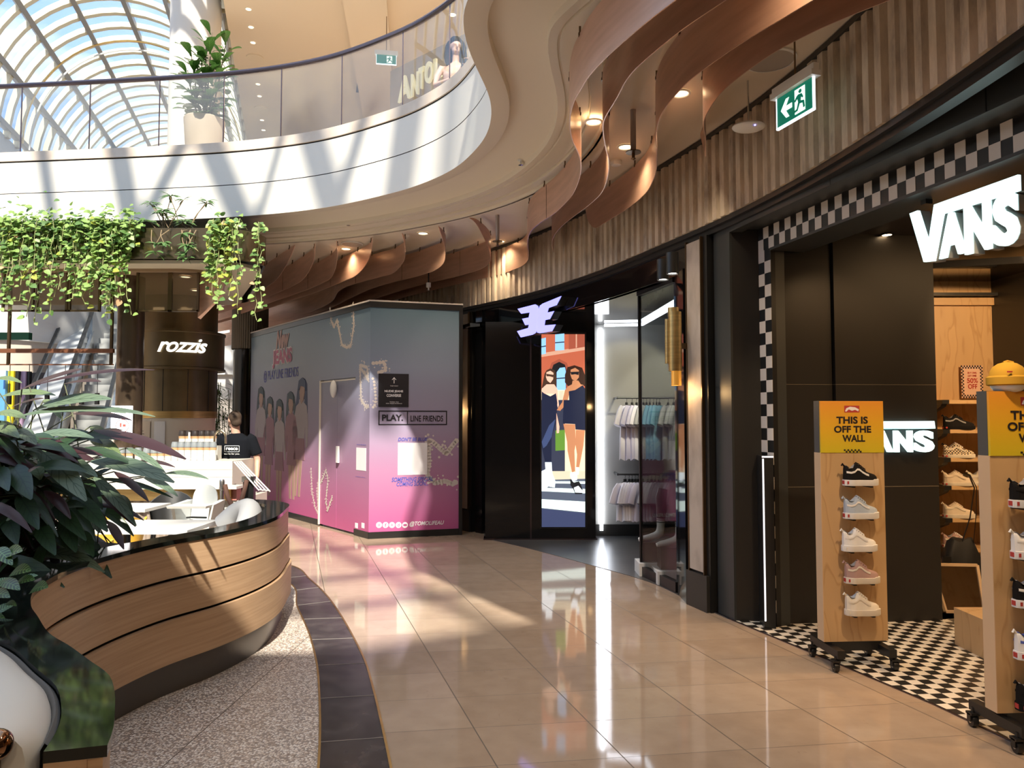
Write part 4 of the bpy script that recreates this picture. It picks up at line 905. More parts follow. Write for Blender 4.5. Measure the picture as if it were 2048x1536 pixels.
MB().wbox(P0, uo(P0, 1431), u_in, 1.87, 1.876, 0, .002).build('panel_joint', m_black, sf, smooth=False)
center(sf, P0.at(u_in, 0, 0))
# chequered band round the opening
ch = thing('checker_border', 'black and white chequered border round the shoe shop entrance', 'border')
mb = MB(); mb.wbox(P1, u1, u2, 0, ZI+.18, -.04, 0, 1); mb.wbox(P1, u2, P1.L, ZI, ZI+.18, -.04, 0, 1)
cw = (u2-u1)/2; n = int((P1.L-u1)/.073)
for i in range(n):
    for j in range(2):
        if (i+j) % 2 == 0: mb.wbox(P1, u1+i*.073, u1+(i+1)*.073, ZI+.09*j, ZI+.09*(j+1), 0, .003, 0)
z = ZI; i = 0
while z > 0.02:
    z0 = max(0, z-.095); c = i % 2; mb.wbox(P1, u1+cw*c, u1+cw*(c+1), z0, z, 0, .003, 0); z = z0; i += 1
mb.build('tile_band', [m_tilew, m_tileb], ch, smooth=False)
MB().wbox(P1, u2, P1.L, ZI-.02, ZI, -.3, .006).build('lower_lip', m_vfront, ch, smooth=False)
center(ch, P1.at(u1, 0, 0))
# inner reveal + panel wall
PV = Wall((2.12, 5.93), (3.46, 6.07)); up_ = lambda x: PV.px(x, 900)[0]
a, b = P1.at(u2, 0, 0), PV.at(up_(1575), 0, 0)
pw = thing('panel_wall', 'matt black panelled return wall inside the shoe shop entrance', 'panelling')
mb = MB(); mb.hexa([a, b, b+Vector((0, .06, 0)), a+Vector((0, .06, 0))] + [q+Vector((0, 0, 3.1)) for q in (a, b, b+Vector((0, .06, 0)), a+Vector((0, .06, 0)))]); mb.build('reveal', m_vfront, pw, smooth=False)
s1, s2 = 1.07, 1.885; zt = PV.px(1620, 515)[1]
for (x0, x1, n, zz) in ((1577, 1671, -.03, zt), (1674, 1876, 0, 3.1)):
    for z0, z1 in ((0.0, s1-.003), (s1+.003, s2-.003), (s2+.003, zz)): MB().wbox(PV, up_(x0), up_(x1), z0, z1, -.12, n).build('panel', m_vpanel, pw, smooth=False)
MB().wbox(PV, up_(1577), up_(1671), zt, 3.1, -.12, -.03).wbox(PV, up_(1575), up_(1876), 0, 3.1, -.2, -.13).build('backing', m_black, pw, smooth=False)
MB().wbox(PV, up_(1577), up_(1671), s1-.003, s1+.002, -.1, -.029).wbox(PV, up_(1674), up_(1876), s1-.003, s1+.002, -.1, .001).wbox(PV, up_(1577), up_(1671), s2-.003, s2+.001, -.1, -.029).wbox(PV, up_(1674), up_(1876), s2-.003, s2+.001, -.1, .001).build('seam_strip', mat('seam_bronze', (.16, .13, .09), .4), pw, smooth=False)
center(pw, PV.at(.6, 0, -.1))
# ceiling and plywood wall
struct('ceiling_shoe_shop', MB().prism([tuple(P1.at(0, 0)[:2]), tuple(P1.at(P1.L, 0)[:2]), (9, .9), (9, 8), (2.1, 8)], 3.1, 3.16), mat('dark_ceiling', (.03, .026, .023), .35), smooth=False)
def ply(name, c1, c2):
    m = mat(name, c1, .45); t = m.node_tree; b = t.nodes['Principled BSDF']; tc = t.nodes.new('ShaderNodeTexCoord'); mp = t.nodes.new('ShaderNodeMapping'); mp.inputs['Scale'].default_value = (1.6, 1.6, .35)
    n = t.nodes.new('ShaderNodeTexNoise'); n.inputs['Scale'].default_value = 2.2; n.inputs['Detail'].default_value = 3; t.links.new(tc.outputs['Object'], mp.inputs[0]); t.links.new(mp.outputs[0], n.inputs[0])
    w_ = M_(t, 'FRACT', M_(t, 'MULTIPLY', n.outputs[0], 9.)); c = ramp(t, w_, [(0, c2), (.12, c1), (.9, tuple(x*1.06 for x in c1)), (1, c2)]); t.links.new(c, b.inputs['Base Color']); return m
m_ply = ply('plywood', (.55, .36, .18), (.47, .29, .13)); m_ply2 = ply('plywood_dark', (.42, .26, .15), (.35, .2, .11)); m_plye = mat('plywood_edge', (.62, .44, .27), .5)
YW = 7.15
struct('wall_plywood', MB().box((6.3, YW+.05, 1.58), (6.2, .1, 3.15)), m_ply, smooth=False)
zz = D(1950, 588, YW-.1).z
struct('trim_8', MB().box((6.3, YW-.05, zz), (5.4, .1, .03)), m_black, smooth=False)
struct('trim_9', MB().box((6.3, YW-.02, zz-.06), (5.4, .04, .07)), m_ply, smooth=False)
# chequered floor of the shoe shop
def chk():
    m = mat('checker_floor_tiles', (.7, .66, .58), .3); t = m.node_tree; b = t.nodes['Principled BSDF']; tc = t.nodes.new('ShaderNodeTexCoord'); mp = t.nodes.new('ShaderNodeMapping')
    mp.inputs['Rotation'].default_value = (0, 0, R(-6)); c = t.nodes.new('ShaderNodeTexChecker'); c.inputs['Scale'].default_value = 1/.076; c.inputs[1].default_value = (.74, .69, .6, 1); c.inputs[2].default_value = (.02, .018, .016, 1)
    t.links.new(tc.outputs['Object'], mp.inputs[0]); t.links.new(mp.outputs[0], c.inputs[0]); t.links.new(c.outputs[0], b.inputs['Base Color']); return m
fp = [G(*p) for p in ((1425, 1222), (1460, 1239), (1675, 1328), (1868, 1410), (2048, 1495))]
fp = [(p.x, p.y) for p in fp] + [(2.95, 2.2), (3.15, 1.0), (8, 1.0), (8, 6.3), (3.3, 6.3), (1.75, 6.25)]
struct('floor_shoe_shop', MB().prism(fp, -.02, .004), chk(), smooth=False)
mb = MB(); q = [Vector((x, y, 0)) for x, y in fp[:7]]; mb.sweep(q, normals2(q), [(-.006, 0), (-.006, .007), (.006, .007), (.006, 0)]); struct('trim_10', mb, m_dsteel)
struct('floor_plinth', MB().box((6.2, 6.75, .02), (5.6, .9, .04)), m_ply, smooth=False)
# hanging illuminated sign
vs_ = thing('illuminated_sign', 'large white glowing VANS sign hanging in the shoe shop entrance', 'sign')
m_neon = emis('sign_white_glow', (.72, 1., 1.), 1.0); m_nside = mat('sign_side', (.3, .3, .29), .5)
SG = Wall(P1.at(0, 0, -.1), P1.at(P1.L, 0, -.1))
def c1(P): return [SG.px(1400+x/3.16, y/3.16) for x, y in P]
def letter(P, nm='letter'):
    MB().wplate(SG, P, .0, .02).build(nm+'_face', m_neon, vs_, smooth=False); MB().wplate(SG, P, -.07, 0).build(nm+'_side', m_nside, vs_, smooth=False)
letter(c1([(1340, 1351), (1392, 1331), (1458, 1540), (1495, 1295), (2028, 1105), (2031, 1205), (1548, 1352), (1492, 1650), (1430, 1657)]))
def lbox(W, ch_, x0, x1, ytop, ybot, mt, par, n=.02, bold=.06, side=None, dep=.07):
    ua, wa = W.px(x0, ytop); ub, wb = W.px(x1, ybot); m1 = MB(); wtext(m1, W, ch_, ua, ub, wb, wa, n-.01, bold=bold, extrude=.01); m1.build('letter_face', mt, par, smooth=False)
    if side:
        m2 = MB(); wtext(m2, W, ch_, ua, ub, wb, wa, n-.025-dep/2, bold=bold, extrude=dep/2); m2.build('letter_side', side, par, smooth=False)
lbox(SG, 'A', 1881, 1935, 434, 505, m_neon, vs_, side=m_nside, bold=.05); lbox(SG, 'N', 1932, 1986, 412, 497, m_neon, vs_, side=m_nside, bold=.05); lbox(SG, 'S', 1989, 2042, 395, 485, m_neon, vs_, side=m_nside, bold=.05)
for x, y in ((1841, 408), (1909, 424), (1947, 410), (1987, 398), (2020, 390)):
    u, w_ = SG.px(x, y); MB().wbox(SG, u-.02, u+.02, w_, w_+.05, -.07, -.02).build('bracket', m_black, vs_, smooth=False)
u, w_ = SG.px(1841, 408); MB().wbox(SG, u, SG.px(2040, 380)[0], w_+.03, w_+.06, -.08, -.05).wbox(SG, u+.1, u+.115, w_+.05, 3.1, -.07, -.055).wbox(SG, u+.6, u+.615, w_+.05, 3.1, -.07, -.055).build('hanging_bar', m_black, vs_, smooth=False)
center(vs_, SG.at(u+.4, w_-.1, 0))
# second sign on the panel wall
v2 = thing('illuminated_sign', 'smaller white glowing VANS sign on the black panel wall behind the shoe stand', 'sign')
SG2 = Wall(PV.at(0, 0, .03), PV.at(1, 0, .03))
def pp(P): return [SG2.px(*p) for p in P]
for P in ([(1712, 843), (1864, 842), (1866, 857), (1745, 858), (1738, 905), (1723, 905), (1702, 858), (1716, 857), (1729, 888), (1733, 858), (1712, 858)],): MB().wplate(SG2, pp(P), 0, .03).build('letter', m_neon, v2, smooth=False)
for c_, x0, x1 in (('A', 1741, 1783), ('N', 1785, 1822), ('S', 1826, 1865)):
    ua, wa = SG2.px(x0, 861); ub, wb = SG2.px(x1, 904); m1 = MB(); wtext(m1, SG2, c_, ua, ub, wb, wa, .015, bold=.045, extrude=.015); m1.build('letter', m_neon, v2, smooth=False)
center(v2, SG2.at(.8, 1.35, 0))
# security gate
p = G(1533, 1248); t = thing('security_gate', 'slim black upright security gate with a white light edge', 'security gate', p, R(-8))
MB().box((0, 0, .66), (.085, .3, 1.32)).build('body', m_black, t); MB().box((-.035, -.153, .68), (.012, .006, 1.24)).box((0, -.153, 1.315), (.085, .006, .012)).build('light_edge', emis('gate_glow', (.8, .8, .85), .8), t)
# shoes
def shoe_set(L=.27, high=1.):
    """low skate shoe: toe towards +x, origin at the sole centre"""
    N = 18
    hw = lambda s: .046*(math.sin(min(1, (s+.04)*3.2)*math.pi/2)**.7)*(1 - .10*math.exp(-((s-.38)/.14)**2)*1.0)*(1 if s < .72 else math.sqrt(max(.02, 1-((s-.72)/.30)**2)))
    sh = .03*high; sole = MB(); rows = []
    for i in range(N+1):
        s = i/N; x = -L/2 + L*s; h = hw(s)+.003
        z0 = .004*max(0, (s-.85)/.15); zz_ = sh + (.004 if s > .8 else 0)
        rows.append([Vector((x, h*.94, z0)), Vector((x, h, z0+.006)), Vector((x, h, zz_)), Vector((x, h*.8, zz_+.001)), Vector((x, -h*.8, zz_+.001)), Vector((x, -h, zz_)), Vector((x, -h, z0+.006)), Vector((x, -h*.94, z0))])
    sole.grid(rows, closed=True); sole.poly(rows[0]); sole.poly(rows[-1][::-1])
    def top(s): # height of the upper along the shoe
        pts = [(0, .088), (.06, .092), (.14, .074), (.24, .074), (.32, .098), (.38, .108), (.46, .094), (.58, .072), (.7, .052), (.82, .044), (.93, .036), (1, .024)]
        for (a, b), (c, d) in zip(pts, pts[1:]):
            if s <= c: return b + (d-b)*(s-a)/(c-a)
        return .02
    up = MB(); rows = []; K = 12; N2 = 36
    for i in range(N2+1):
        s = i/N2; x = -L/2 + .004 + (L-.012)*s; h = hw(s)*.96; tp = top(s); row = []
        opn = 1 if s < .36 else 0
        for k in range(K+1):
            a = math.pi*k/K; c = math.cos(a); y = h*(abs(c)**.6)*(1 if c > 0 else -1); zt_ = math.sin(a)**.55
            y *= 1 - .28*zt_*(1 if s > .1 else .3)
            row.append(Vector((x, y, sh-.002 + tp*zt_)))
        rows.append(row)
    up.grid(rows); up.poly(rows[0]); up.poly(rows[-1][::-1])
    lin = MB(); rows = []
    for i in range(9):
        s = .03 + .29*i/8; x = -L/2 + L*s; ww = .026*math.sin(math.pi*(i+.35)/8.7); rows.append([Vector((x, ww, sh + top(s)+.0015)), Vector((x, 0, sh + top(s) + .003)), Vector((x, -ww, sh + top(s)+.0015))])
    lin.grid(rows)
    st = MB()
    for sd in (-1, 1):
        P = [(.04, .05), (.16, .046), (.26, .052), (.34, .068), (.40, .066), (.48, .05), (.58, .036), (.66, .03)]; rows = []
        for s, z in P:
            x = -L/2 + L*s; h = hw(s); fr = min(.96, z/top(s)); y = h*(1-.28*fr**.9)*(1-fr**3.2)**.5 if fr < 1 else 0
            y = h*.96*max(.55, (1-.5*fr**2))+.0035
            rows.append([Vector((x, sd*y, sh+z-.006)), Vector((x, sd*(y+.001), sh+z)), Vector((x, sd*(y-.001), sh+z+.007))])
        st.grid(rows)
    lc = MB()
    for i in range(5):
        s = .37+.055*i; x = -L/2+L*s; z = sh+top(s); lc.tube([(x, -.024, z-.012), (x+.004, -.012, z+.0), (x, 0, z+.004), (x+.004, .012, z+.0), (x, .024, z-.012)], .0035, 6)
    tab = MB(); tab.tube([(-L/2+.008, 0, sh+.085), (-L/2-.006, 0, sh+.103), (-L/2-.012, 0, sh+.09)], .006, 6)
    lb = MB(); lb.box((-L/2-.001, 0, sh*.55), (.004, .024, sh*.6)); lb.box((-L/2+.02, -hw(.07)-.004, sh*.55), (.024, .002, sh*.5))
    return dict(sole=sole, upper=up, lining=lin, side_stripe=st, laces=lc, heel_tab=tab, heel_label=lb)
shoe_geo = {}
mcol = {}
def sm_(name, c, r=.7):
    if name not in mcol: mcol[name] = mat('suede_' + name, c, .85, spec=.15)
    return mcol[name]
CO = dict(black=(.01, .009, .009), white=(.8, .78, .75), offwhite=(.72, .66, .56), pale_blue=(.42, .48, .56), mauve=(.42, .27, .24), cream=(.66, .56, .44), red=(.45, .06, .05), blue=(.1, .14, .5), grey=(.3, .3, .32))
m_chk = mat('checker_canvas', (.7, .6, .45), .7); _t = m_chk.node_tree; _c = _t.nodes.new('ShaderNodeTexChecker'); _c.inputs['Scale'].default_value = 75; _c.inputs[1].default_value = (.72, .6, .42, 1); _c.inputs[2].default_value = (.03, .02, .02, 1); _tx = _t.nodes.new('ShaderNodeTexCoord'); _t.links.new(_tx.outputs['Object'], _c.inputs[0]); _t.links.new(_c.outputs[0], _t.nodes['Principled BSDF'].inputs['Base Color'])
def shoe(p, rz, label, upper='white', sole='white', stripe='white', lin='grey', lace='white', high=1., L=.27, grp=None, labelc='red', upm=None):
    k = (L, high)
    if k not in shoe_geo: shoe_geo[k] = shoe_set(L, high)
    t = thing('sneaker', label, 'shoe', p, rz, grp); g = shoe_geo[k]
    for part, col_ in (('sole', sole), ('upper', upper), ('lining', lin), ('side_stripe', stripe), ('laces', lace), ('heel_tab', upper), ('heel_label', labelc)):
        me = g[part].mesh(part, upm if (part == 'upper' and upm) else sm_(col_, CO[col_]), angle=50); obj(part, me, t)
    return t
# display stands on castors
def stand(corner, rz, wd, dp, z0, zh, ztop, label, y0):
    t = thing('display_stand', label, 'display stand'); M = Matrix.Rotation(rz, 3, 'Z'); o = Vector((corner[0], corner[1], 0))
    W = Wall(o, o + M @ Vector((1, 0, 0))*wd)
    MB().wbox(W, 0, wd, z0, zh, -dp, 0).build('plywood_body', [m_ply], t, smooth=False)
    MB().wbox(W, -.004, 0, z0, zh, -dp, 0).build('side_board', m_plye, t, smooth=False)
    gm = mat('yellow_gradient_print', (.7, .35, .03), .5); tt = gm.node_tree; tc = tt.nodes.new('ShaderNodeTexCoord'); s = tt.nodes.new('ShaderNodeSeparateXYZ'); tt.links.new(tc.outputs['Object'], s.inputs[0])
    c = ramp(tt, M_(tt, 'DIVIDE', M_(tt, 'SUBTRACT', s.outputs[2], zh), ztop-zh), [(0, (.62, .5, .02)), (.45, (.72, .42, .02)), (1, (.75, .3, .03))]); tt.links.new(c, tt.nodes['Principled BSDF'].inputs['Base Color'])
    MB().wbox(W, 0, wd, zh, ztop, -.012, .004).build('header_print', gm, t, smooth=False)
    MB().wbox(W, -.002, wd, zh, ztop+.002, -dp, -.012).build('header_box', m_slate, t, smooth=False)
    hh = ztop-zh
    for s_, a, b, z_, z1 in (('THIS IS', .25, .75, .56, .70), ('OFF THE', .21, .80, .385, .52), ('WALL', .34, .70, .21, .345)):
        m = MB(); wtext(m, W, s_, wd*a, wd*b, zh+hh*z_, zh+hh*z1, .006, bold=.035); m.build('lettering', m_ink, t, smooth=False)
    m = MB(); m.wbox(W, wd*.38, wd*.62, zh+hh*.78, zh+hh*.91, .004, .0055, 0)
    m.wplate(W, [(wd*(.39+.0), zh+hh*.80), (wd*.41, zh+hh*.86), (wd*.47, zh+hh*.89), (wd*.55, zh+hh*.88), (wd*.61, zh+hh*.84), (wd*.6, zh+hh*.80), (wd*.55, zh+hh*.83), (wd*.5, zh+hh*.81), (wd*.45, zh+hh*.84), (wd*.41, zh+hh*.795)], .0055, .007, 1)
    m.build('logo_patch', [sm_('red', CO['red']), m_paper], t, smooth=False)
    m = MB()
    for i in range(10):
        for j in range(2):
            if (i+j) % 2: m.wbox(W, wd*(.36+.028*i), wd*(.36+.028*(i+1)), zh+hh*(.005+.03*j), zh+hh*(.035+.03*j), .004, .0055)
    m.build('checker_strip', m_ink, t, smooth=False)
    for u in (.045, wd-.045): MB().bar(W.at(u, z0-.045, .13), W.at(u, z0-.045, -dp-.16), .05, .05).build('base_beam', m_black, t)
    MB().bar(W.at(.05, z0-.03, -dp/2), W.at(wd-.05, z0-.03, -dp/2), .08, .06).build('base_bar', m_black, t)
    for u in (.02, wd-.02):
        for n in (.1, -dp-.13):
            q = W.at(u, 0, n); m = MB(); m.lathe([(0, -.014), (.03, -.014), (.032, 0), (.03, .014), (0, .014)], c=q+Vector((0, 0, .032)), n=18, M=Matrix.Rotation(R(90), 3, 'Y') @ Matrix.Rotation(R(0), 3, 'X'))
            m.box(q+Vector((0, .0, .069)), (.045, .05, .012)); m.tube([q+Vector((0, 0, .07)), q+Vector((0, 0, .1))], .008, 8); m.box(q+Vector((.02, 0, .05)), (.005, .03, .04)).box(q+Vector((-.02, 0, .05)), (.005, .03, .04)); cs = m.build('castor', m_black, t)
            mh = MB(); mh.lathe([(0, -.0155), (.012, -.0155), (.012, .0155), (0, .0155)], c=q+Vector((0, 0, .032)), n=12, M=Matrix.Rotation(R(90), 3, 'Y')); mh.build('wheel_hub', m_steel, cs)
    center(t, W.at(wd/2, 0, -dp/2)); return W
W1 = stand(tuple(G(1649, 1284, .16))[:2], R(4), .43, .085, .16, 1.385, 1.725, 'nearly full-view plywood shoe stand on castors with yellow header, left of the two', 0)
W2 = stand(tuple(G(1996, 1427, .15))[:2], R(4), .44, .085, .15, 1.42, 1.745, 'plywood shoe stand on castors cut off by the right edge of the photo', 0)
def peg(W, u, z, par=None):
    for du in (-.06, .07):
        t = thing('shoe_peg', 'small black peg holding up the shoe on the stand', 'peg', W.at(u+du, z, .05), group='shoe pegs on the stands') if False else None
def onstand(W, u, z, label, **k):
    p = W.at(u, z, .066); rz = math.atan2(W.d.y, W.d.x)
    t = shoe(p, rz, label, **k)
    for du in (-.06, .06):
        m = MB(); m.bar((du, .066, -.008), (du, -.03, -.008), .02, .008); m.build('peg', m_black, t)
    return t
uS = lambda x, y: W1.px(x, y)
for (x, y, lab, kw) in ((1716, 969, 'black shoe with white stripe and thick white sole, top of the left stand', dict(upper='black', stripe='white', lace='black')),
                        (1717, 1034, 'pale blue platform shoe on the left stand, below the black one', dict(upper='pale_blue', stripe='white', lace='pale_blue', lin='pale_blue')),
                        (1714, 1098, 'all white platform shoe, middle of the left stand', dict(upper='white', stripe='white', lin='pale_blue', labelc='white')),
                        (1719, 1161, 'dusty mauve shoe with cream stripe on the left stand', dict(upper='mauve', stripe='offwhite', sole='offwhite', lin='grey', lace='mauve')),
                        (1720, 1224, 'cream platform shoe, lowest on the left stand', dict(upper='offwhite', stripe='offwhite', sole='offwhite', lace='offwhite', labelc='offwhite', lin='pale_blue'))):
    u, z = uS(x, y); onstand(W1, u-.02, z, lab, high=1.25, L=.225, **kw)
for (z, lab, kw) in ((1.17, 'black shoe with white sole and red heel label, top of the right stand', dict(upper='black', stripe='black')),
                     (.92, 'white shoe with red heel label on the right stand', dict(upper='white')),
                     (.685, 'black high-tongued shoe with white sole, middle of the right stand', dict(upper='black')),
                     (.435, 'blue and white shoe on the right stand', dict(upper='white', stripe='blue', lin='blue')),
                     (.19, 'all black shoe, lowest on the right stand', dict(upper='black', sole='black', stripe='black', lace='black'))):
    onstand(W2, .168, z, lab, high=1.25, L=.235, **kw)
# beanie on a head form
p = W2.at(.14, 1.747, -.045); t = thing('beanie', 'mustard yellow rolled beanie on a white head form on top of the right stand', 'hat', p)
mb_ = mat('knit_mustard', (.5, .28, .02), .9); MB().lathe([(.088, .03), (.092, .045), (.09, .075), (.084, .078), (.08, .1), (.066, .125), (.042, .142), (.02, .148), (.0, .15)], n=28).build('crown', mb_, t)
MB().lathe([(.086, .028), (.096, .034), (.097, .07), (.09, .078), (.084, .074)], n=28).build('rolled_cuff', mb_, t); MB().sphere((0, 0, .035), (.078, .085, .05), 20, 10).build('head_form', m_whitep, t)
MB().box((-.045, -.085, .095), (.022, .01, .007)).build('brand_tag', sm_('red', CO['red']), t); MB().tube([(-.02, 0, .146), (.0, 0, .153), (.03, 0, .146)], .008, 6).build('seam_ridge', mb_, t)
# shelves with shoes on the plywood wall
ys = [800, 859, 916, 972, 1037, 1097, 1152]; YS = 6.84; xs = D(1887, 900, YS).x
for i, y in enumerate(ys):
    z = D(1900, y, YS).z; nm_ = ['topmost', 'second from top', 'third from top', 'fourth from top', 'fifth from top', 'sixth from top', 'lowest'][i]
    t = thing('wall_shelf', 'plywood shelf with black bracket on the shoe wall, ' + nm_, 'shelf', (xs, YW, z))
    MB().box((1.3, -.155, -.017), (2.6-.0, .31, .034)).build('board', m_ply, t); MB().hexa([Vector(q) for q in ((.0, -.3, -.036), (.05, -.3, -.036), (.05, 0, -.036), (0, 0, -.036), (0, -.28, -.06), (.05, -.28, -.06), (.05, 0, -.16), (0, 0, -.16))]).box((.03, -.155, -.017), (.062, .32, .037)).build('bracket', m_black, t)
zs = lambda y: D(1920, y, YS).z
for y, lab, kw in ((859, 'all black shoe with grey stripe, uppermost shoe on the shelves', dict(upper='black', sole='black', stripe='grey', lace='black')),
                   (916, 'cream and black chequered shoe on the wall shelf', dict(upper='black', sole='offwhite', stripe='offwhite', upm=m_chk)),
                   (972, 'cream shoe on the shelf under the chequered one', dict(upper='cream', sole='offwhite', stripe='cream', lace='cream', lin='cream')),
                   (1037, 'cream chunky shoe on the shelf above the mauve one', dict(upper='cream', sole='offwhite', stripe='offwhite', lace='cream', lin='cream', high=1.2)),
                   (1097, 'dusty mauve shoe with cream stripe on the wall shelf behind the bag strap', dict(upper='mauve', sole='offwhite', stripe='offwhite', lin='grey'))):
    q = D(1923, y, YS); shoe((q.x, YS+.04, q.z), R(-6), lab, **kw)
q = D(1975, 972, YS); shoe((q.x, YS+.06, q.z), R(-6), 'pale shoe partly hidden behind the right stand on the cream shoe shelf', upper='offwhite', sole='white')
# sale poster
PL = Wall((3.5, YW-.03), (6, YW-.03)); ua, wa = PL.px(1921, 731); ub, wb = PL.px(1966, 796)
t = thing('sale_poster', 'small pink sale poster with chequered border on the plywood wall', 'poster'); Wd = ub-ua; Ht = wa-wb
m = MB(); m.wbox(PL, ua, ub, wb, wa, 0, .006, 0); n_ = 16; h_ = Ht/20; w_ = Wd/n_
for i in range(n_):
    for j in range(20):
        if (i < 2 or i >= n_-2 or j < 2 or j >= 18) and (i+j) % 2: m.wbox(PL, ua+w_*i, ua+w_*(i+1), wb+h_*j, wb+h_*(j+1), .006, .008, 1)
m.build('sheet', [mat('poster_blush', (.75, .5, .38), .5), m_ink], t, smooth=False)
for s_, z0, z1, a, b in (('BUY ONE,', .74, .80, .3, .72), ('GET ONE', .65, .71, .3, .7), ('50%', .46, .61, .26, .76), ('OFF', .28, .43, .3, .72)):
    m = MB(); wtext(m, PL, s_, ua+Wd*a, ua+Wd*b, wb+Ht*z0, wb+Ht*z1, .009, bold=.02); m.build('lettering', sm_('red', CO['red']), t, smooth=False)
center(t, PL.at((ua+ub)/2, wb, 0))
# black bag hanging on the shelf edge
q = D(1953, 1198, 6.3); t = thing('black_bag', 'large slouchy black bag with long straps hanging at the shoe wall', 'bag', (q.x, 6.5, q.z)); random.seed(5)
mb = MB(); rows = []
for i in range(13):
    s = i/12; zz = .46*(1-s)-.0; r = .125*math.sin(math.pi*(.13+.72*s))**.6+.03; row = []
    for k in range(22):
        a = 2*math.pi*k/22; w_ = 1+.09*math.sin(5*a+s*6)+.05*math.sin(9*a-s*9); row.append(Vector((r*w_*math.cos(a), .62*r*w_*math.sin(a), zz + .015*math.sin(4*a+s*3))))
    rows.append(row)
mb.grid(rows, closed=True); mb.poly(rows[0]); mb.poly(rows[-1][::-1]); mb.build('body', mat('nylon_black', (.012, .012, .013), .6), t, angle=70)
MB().tube([(-.02, -.05, .44), (.05, -.06, .65), (.12, -.02, .9), (.15, .1, 1.0), (.16, .2, 1.0)], (.012), 6, flat=.3).tube([(.08, -.05, .44), (.1, -.06, .65), (.14, -.02, .9), (.16, .1, 1.0)], (.012), 6, flat=.3).build('strap', m_black, t)
MB().box((-.16, -.06, .3), (.07, .02, .05)).build('bow', m_black, t)
# low tilted floor mirror
q = G(1940, 1230, .04); t = thing('floor_mirror', 'small tilted floor mirror in a light wood frame under the black bag', 'mirror', (q.x, q.y+.1, .04), R(-6))
a, b, c, d = Vector((-.13, 0, 0)), Vector((.17, 0, 0)), Vector((.17, .1, .36)), Vector((-.19, .1, .36))
MB().poly([a, b, c, d]).build('glass', mat('mirror_glass', (.5, .45, .4), .03, 1.), t, smooth=False)
m = MB()
for u, v in ((a, b), (b, c), (d, a), (c, d)): m.bar(u, v, .022, .022)
m.build('frame', m_plye, t)
p = G(1975, 1318); tag(MB().box((0, 0, .13), (.4, .34, .26)).build('plywood_step', m_ply, loc=(p.x+.17, p.y+.15, .004)), 'low plywood step block standing behind the right shoe stand', 'step')
# warm shop lamps and spots, plus an added area fill
for px, py, lab in ((1754, 478, 'left lamp of the twin spots on the dark shoe shop ceiling'), (1774, 468, 'right lamp of the twin spots on the dark shoe shop ceiling')):
    p = G(px, py, 3.1); t = thing('spotlight', lab, 'spotlight', p); MB().lathe([(.05, 0), (.05, -.012), (.036, -.01)], n=20).build('ring', m_black, t); MB().lathe([(0, -.006), (.038, -.008)], n=20).build('lens', emis('warm_lens', (1, .7, .4), 12), t)
for x, y, tx, ty, tz, e in ((4.4, 5.0, 4.4, 7.1, 1.7, 130), (5.4, 5.0, 5.4, 7.1, 1.6, 130), (3.4, 4.9, 3.4, 5.0, 0, 90), (3.6, 3.4, 3.5, 3.3, 0, 90), (2.75, 5.2, 2.5, 6, 1.7, 25), (5.4, 3.5, 5.4, 3.5, 0, 90)):
    spot((x, y, 3.05), (tx, ty, tz), e, (1, .62, .3), 85, .8)
area((5.2, 5.0, 3.05), (5.2, 5.6, 0), 35, (1, .62, .3), 3.5, 1.5)  # added area fill without a fitting, brightens the plywood wall
spot((2.1, 3.2, 3.15), (2.3, 4.9, 1.0), 110, (1, .7, .42), 70, .8)
spot((1.9, 2.4, 3.9), (2.7, 3.7, 1.0), 100, (1, .72, .45), 60, .8)
struct('wall_shoe_shop_side', MB().box((8.6, 4, 1.6), (.1, 6.4, 3.2)), m_ply, smooth=False)
struct('wall_shoe_shop_front', MB().box((6.0, .9, 1.6), (5.4, .1, 3.2)), m_ply, smooth=False)
# ================================================================ BOOTH
m_oak = mat('oak_veneer', (.5, .33, .2), .38, noise=((.41, .26, .15), 3, (.6, .6, 22), .35, .65)); m_btop = mat('black_glass_top', (.008, .01, .008), .06)
m_kick = mat('dark_steel_kick', (.13, .12, .11), .28, .9); m_leather = mat('white_leather', (.62, .6, .56), .45)
T = [(-2.32, 6.66), (-2.12, 6.6), (-1.88, 6.32), (-1.79, 5.95), (-1.72, 5.5), (-1.74, 5.1), (-1.84, 4.72), (-2.0, 4.36), (-2.09, 3.95), (-2.09, 3.55), (-1.99, 3.16), (-1.84, 2.89), (-1.70, 2.71), (-1.53, 2.5), (-1.38, 2.36), (-1.24, 2.22), (-1.12, 2.1), (-1.04, 1.98), (-.98, 1.87), (-.915, 1.74), (-.88, 1.65)]
Tp = resample(crom([(x, y, 0) for x, y in T], 8), .05); Tn = normals2(Tp, 1)
if Tn[len(Tn)//2].x < 0: Tn = [-n for n in Tn]
bt = thing('curved_booth', 'curved oak-banded booth wall with black glass top and dark steel plinth', 'booth')
for nme, z0, z1, o, m in (('oak_band', .68, .875, 0, m_oak), ('oak_band', .462, .662, .012, m_oak), ('oak_band', .2, .445, .03, m_oak), ('steel_plinth', 0, .2, -.04, m_kick)):
    mb = MB(); mb.sweep(Tp, Tn, [(o-.03, z0), (o, z0), (o, z1), (o-.03, z1)], closed=True); mb.build(nme, m, bt)
mb = MB(); mb.sweep(Tp, Tn, [(-.05, .2), (-.05, .86)]); mb.build('backing', m_black, bt)
def inner(i):
    s = i/(len(Tp)-1); return .17
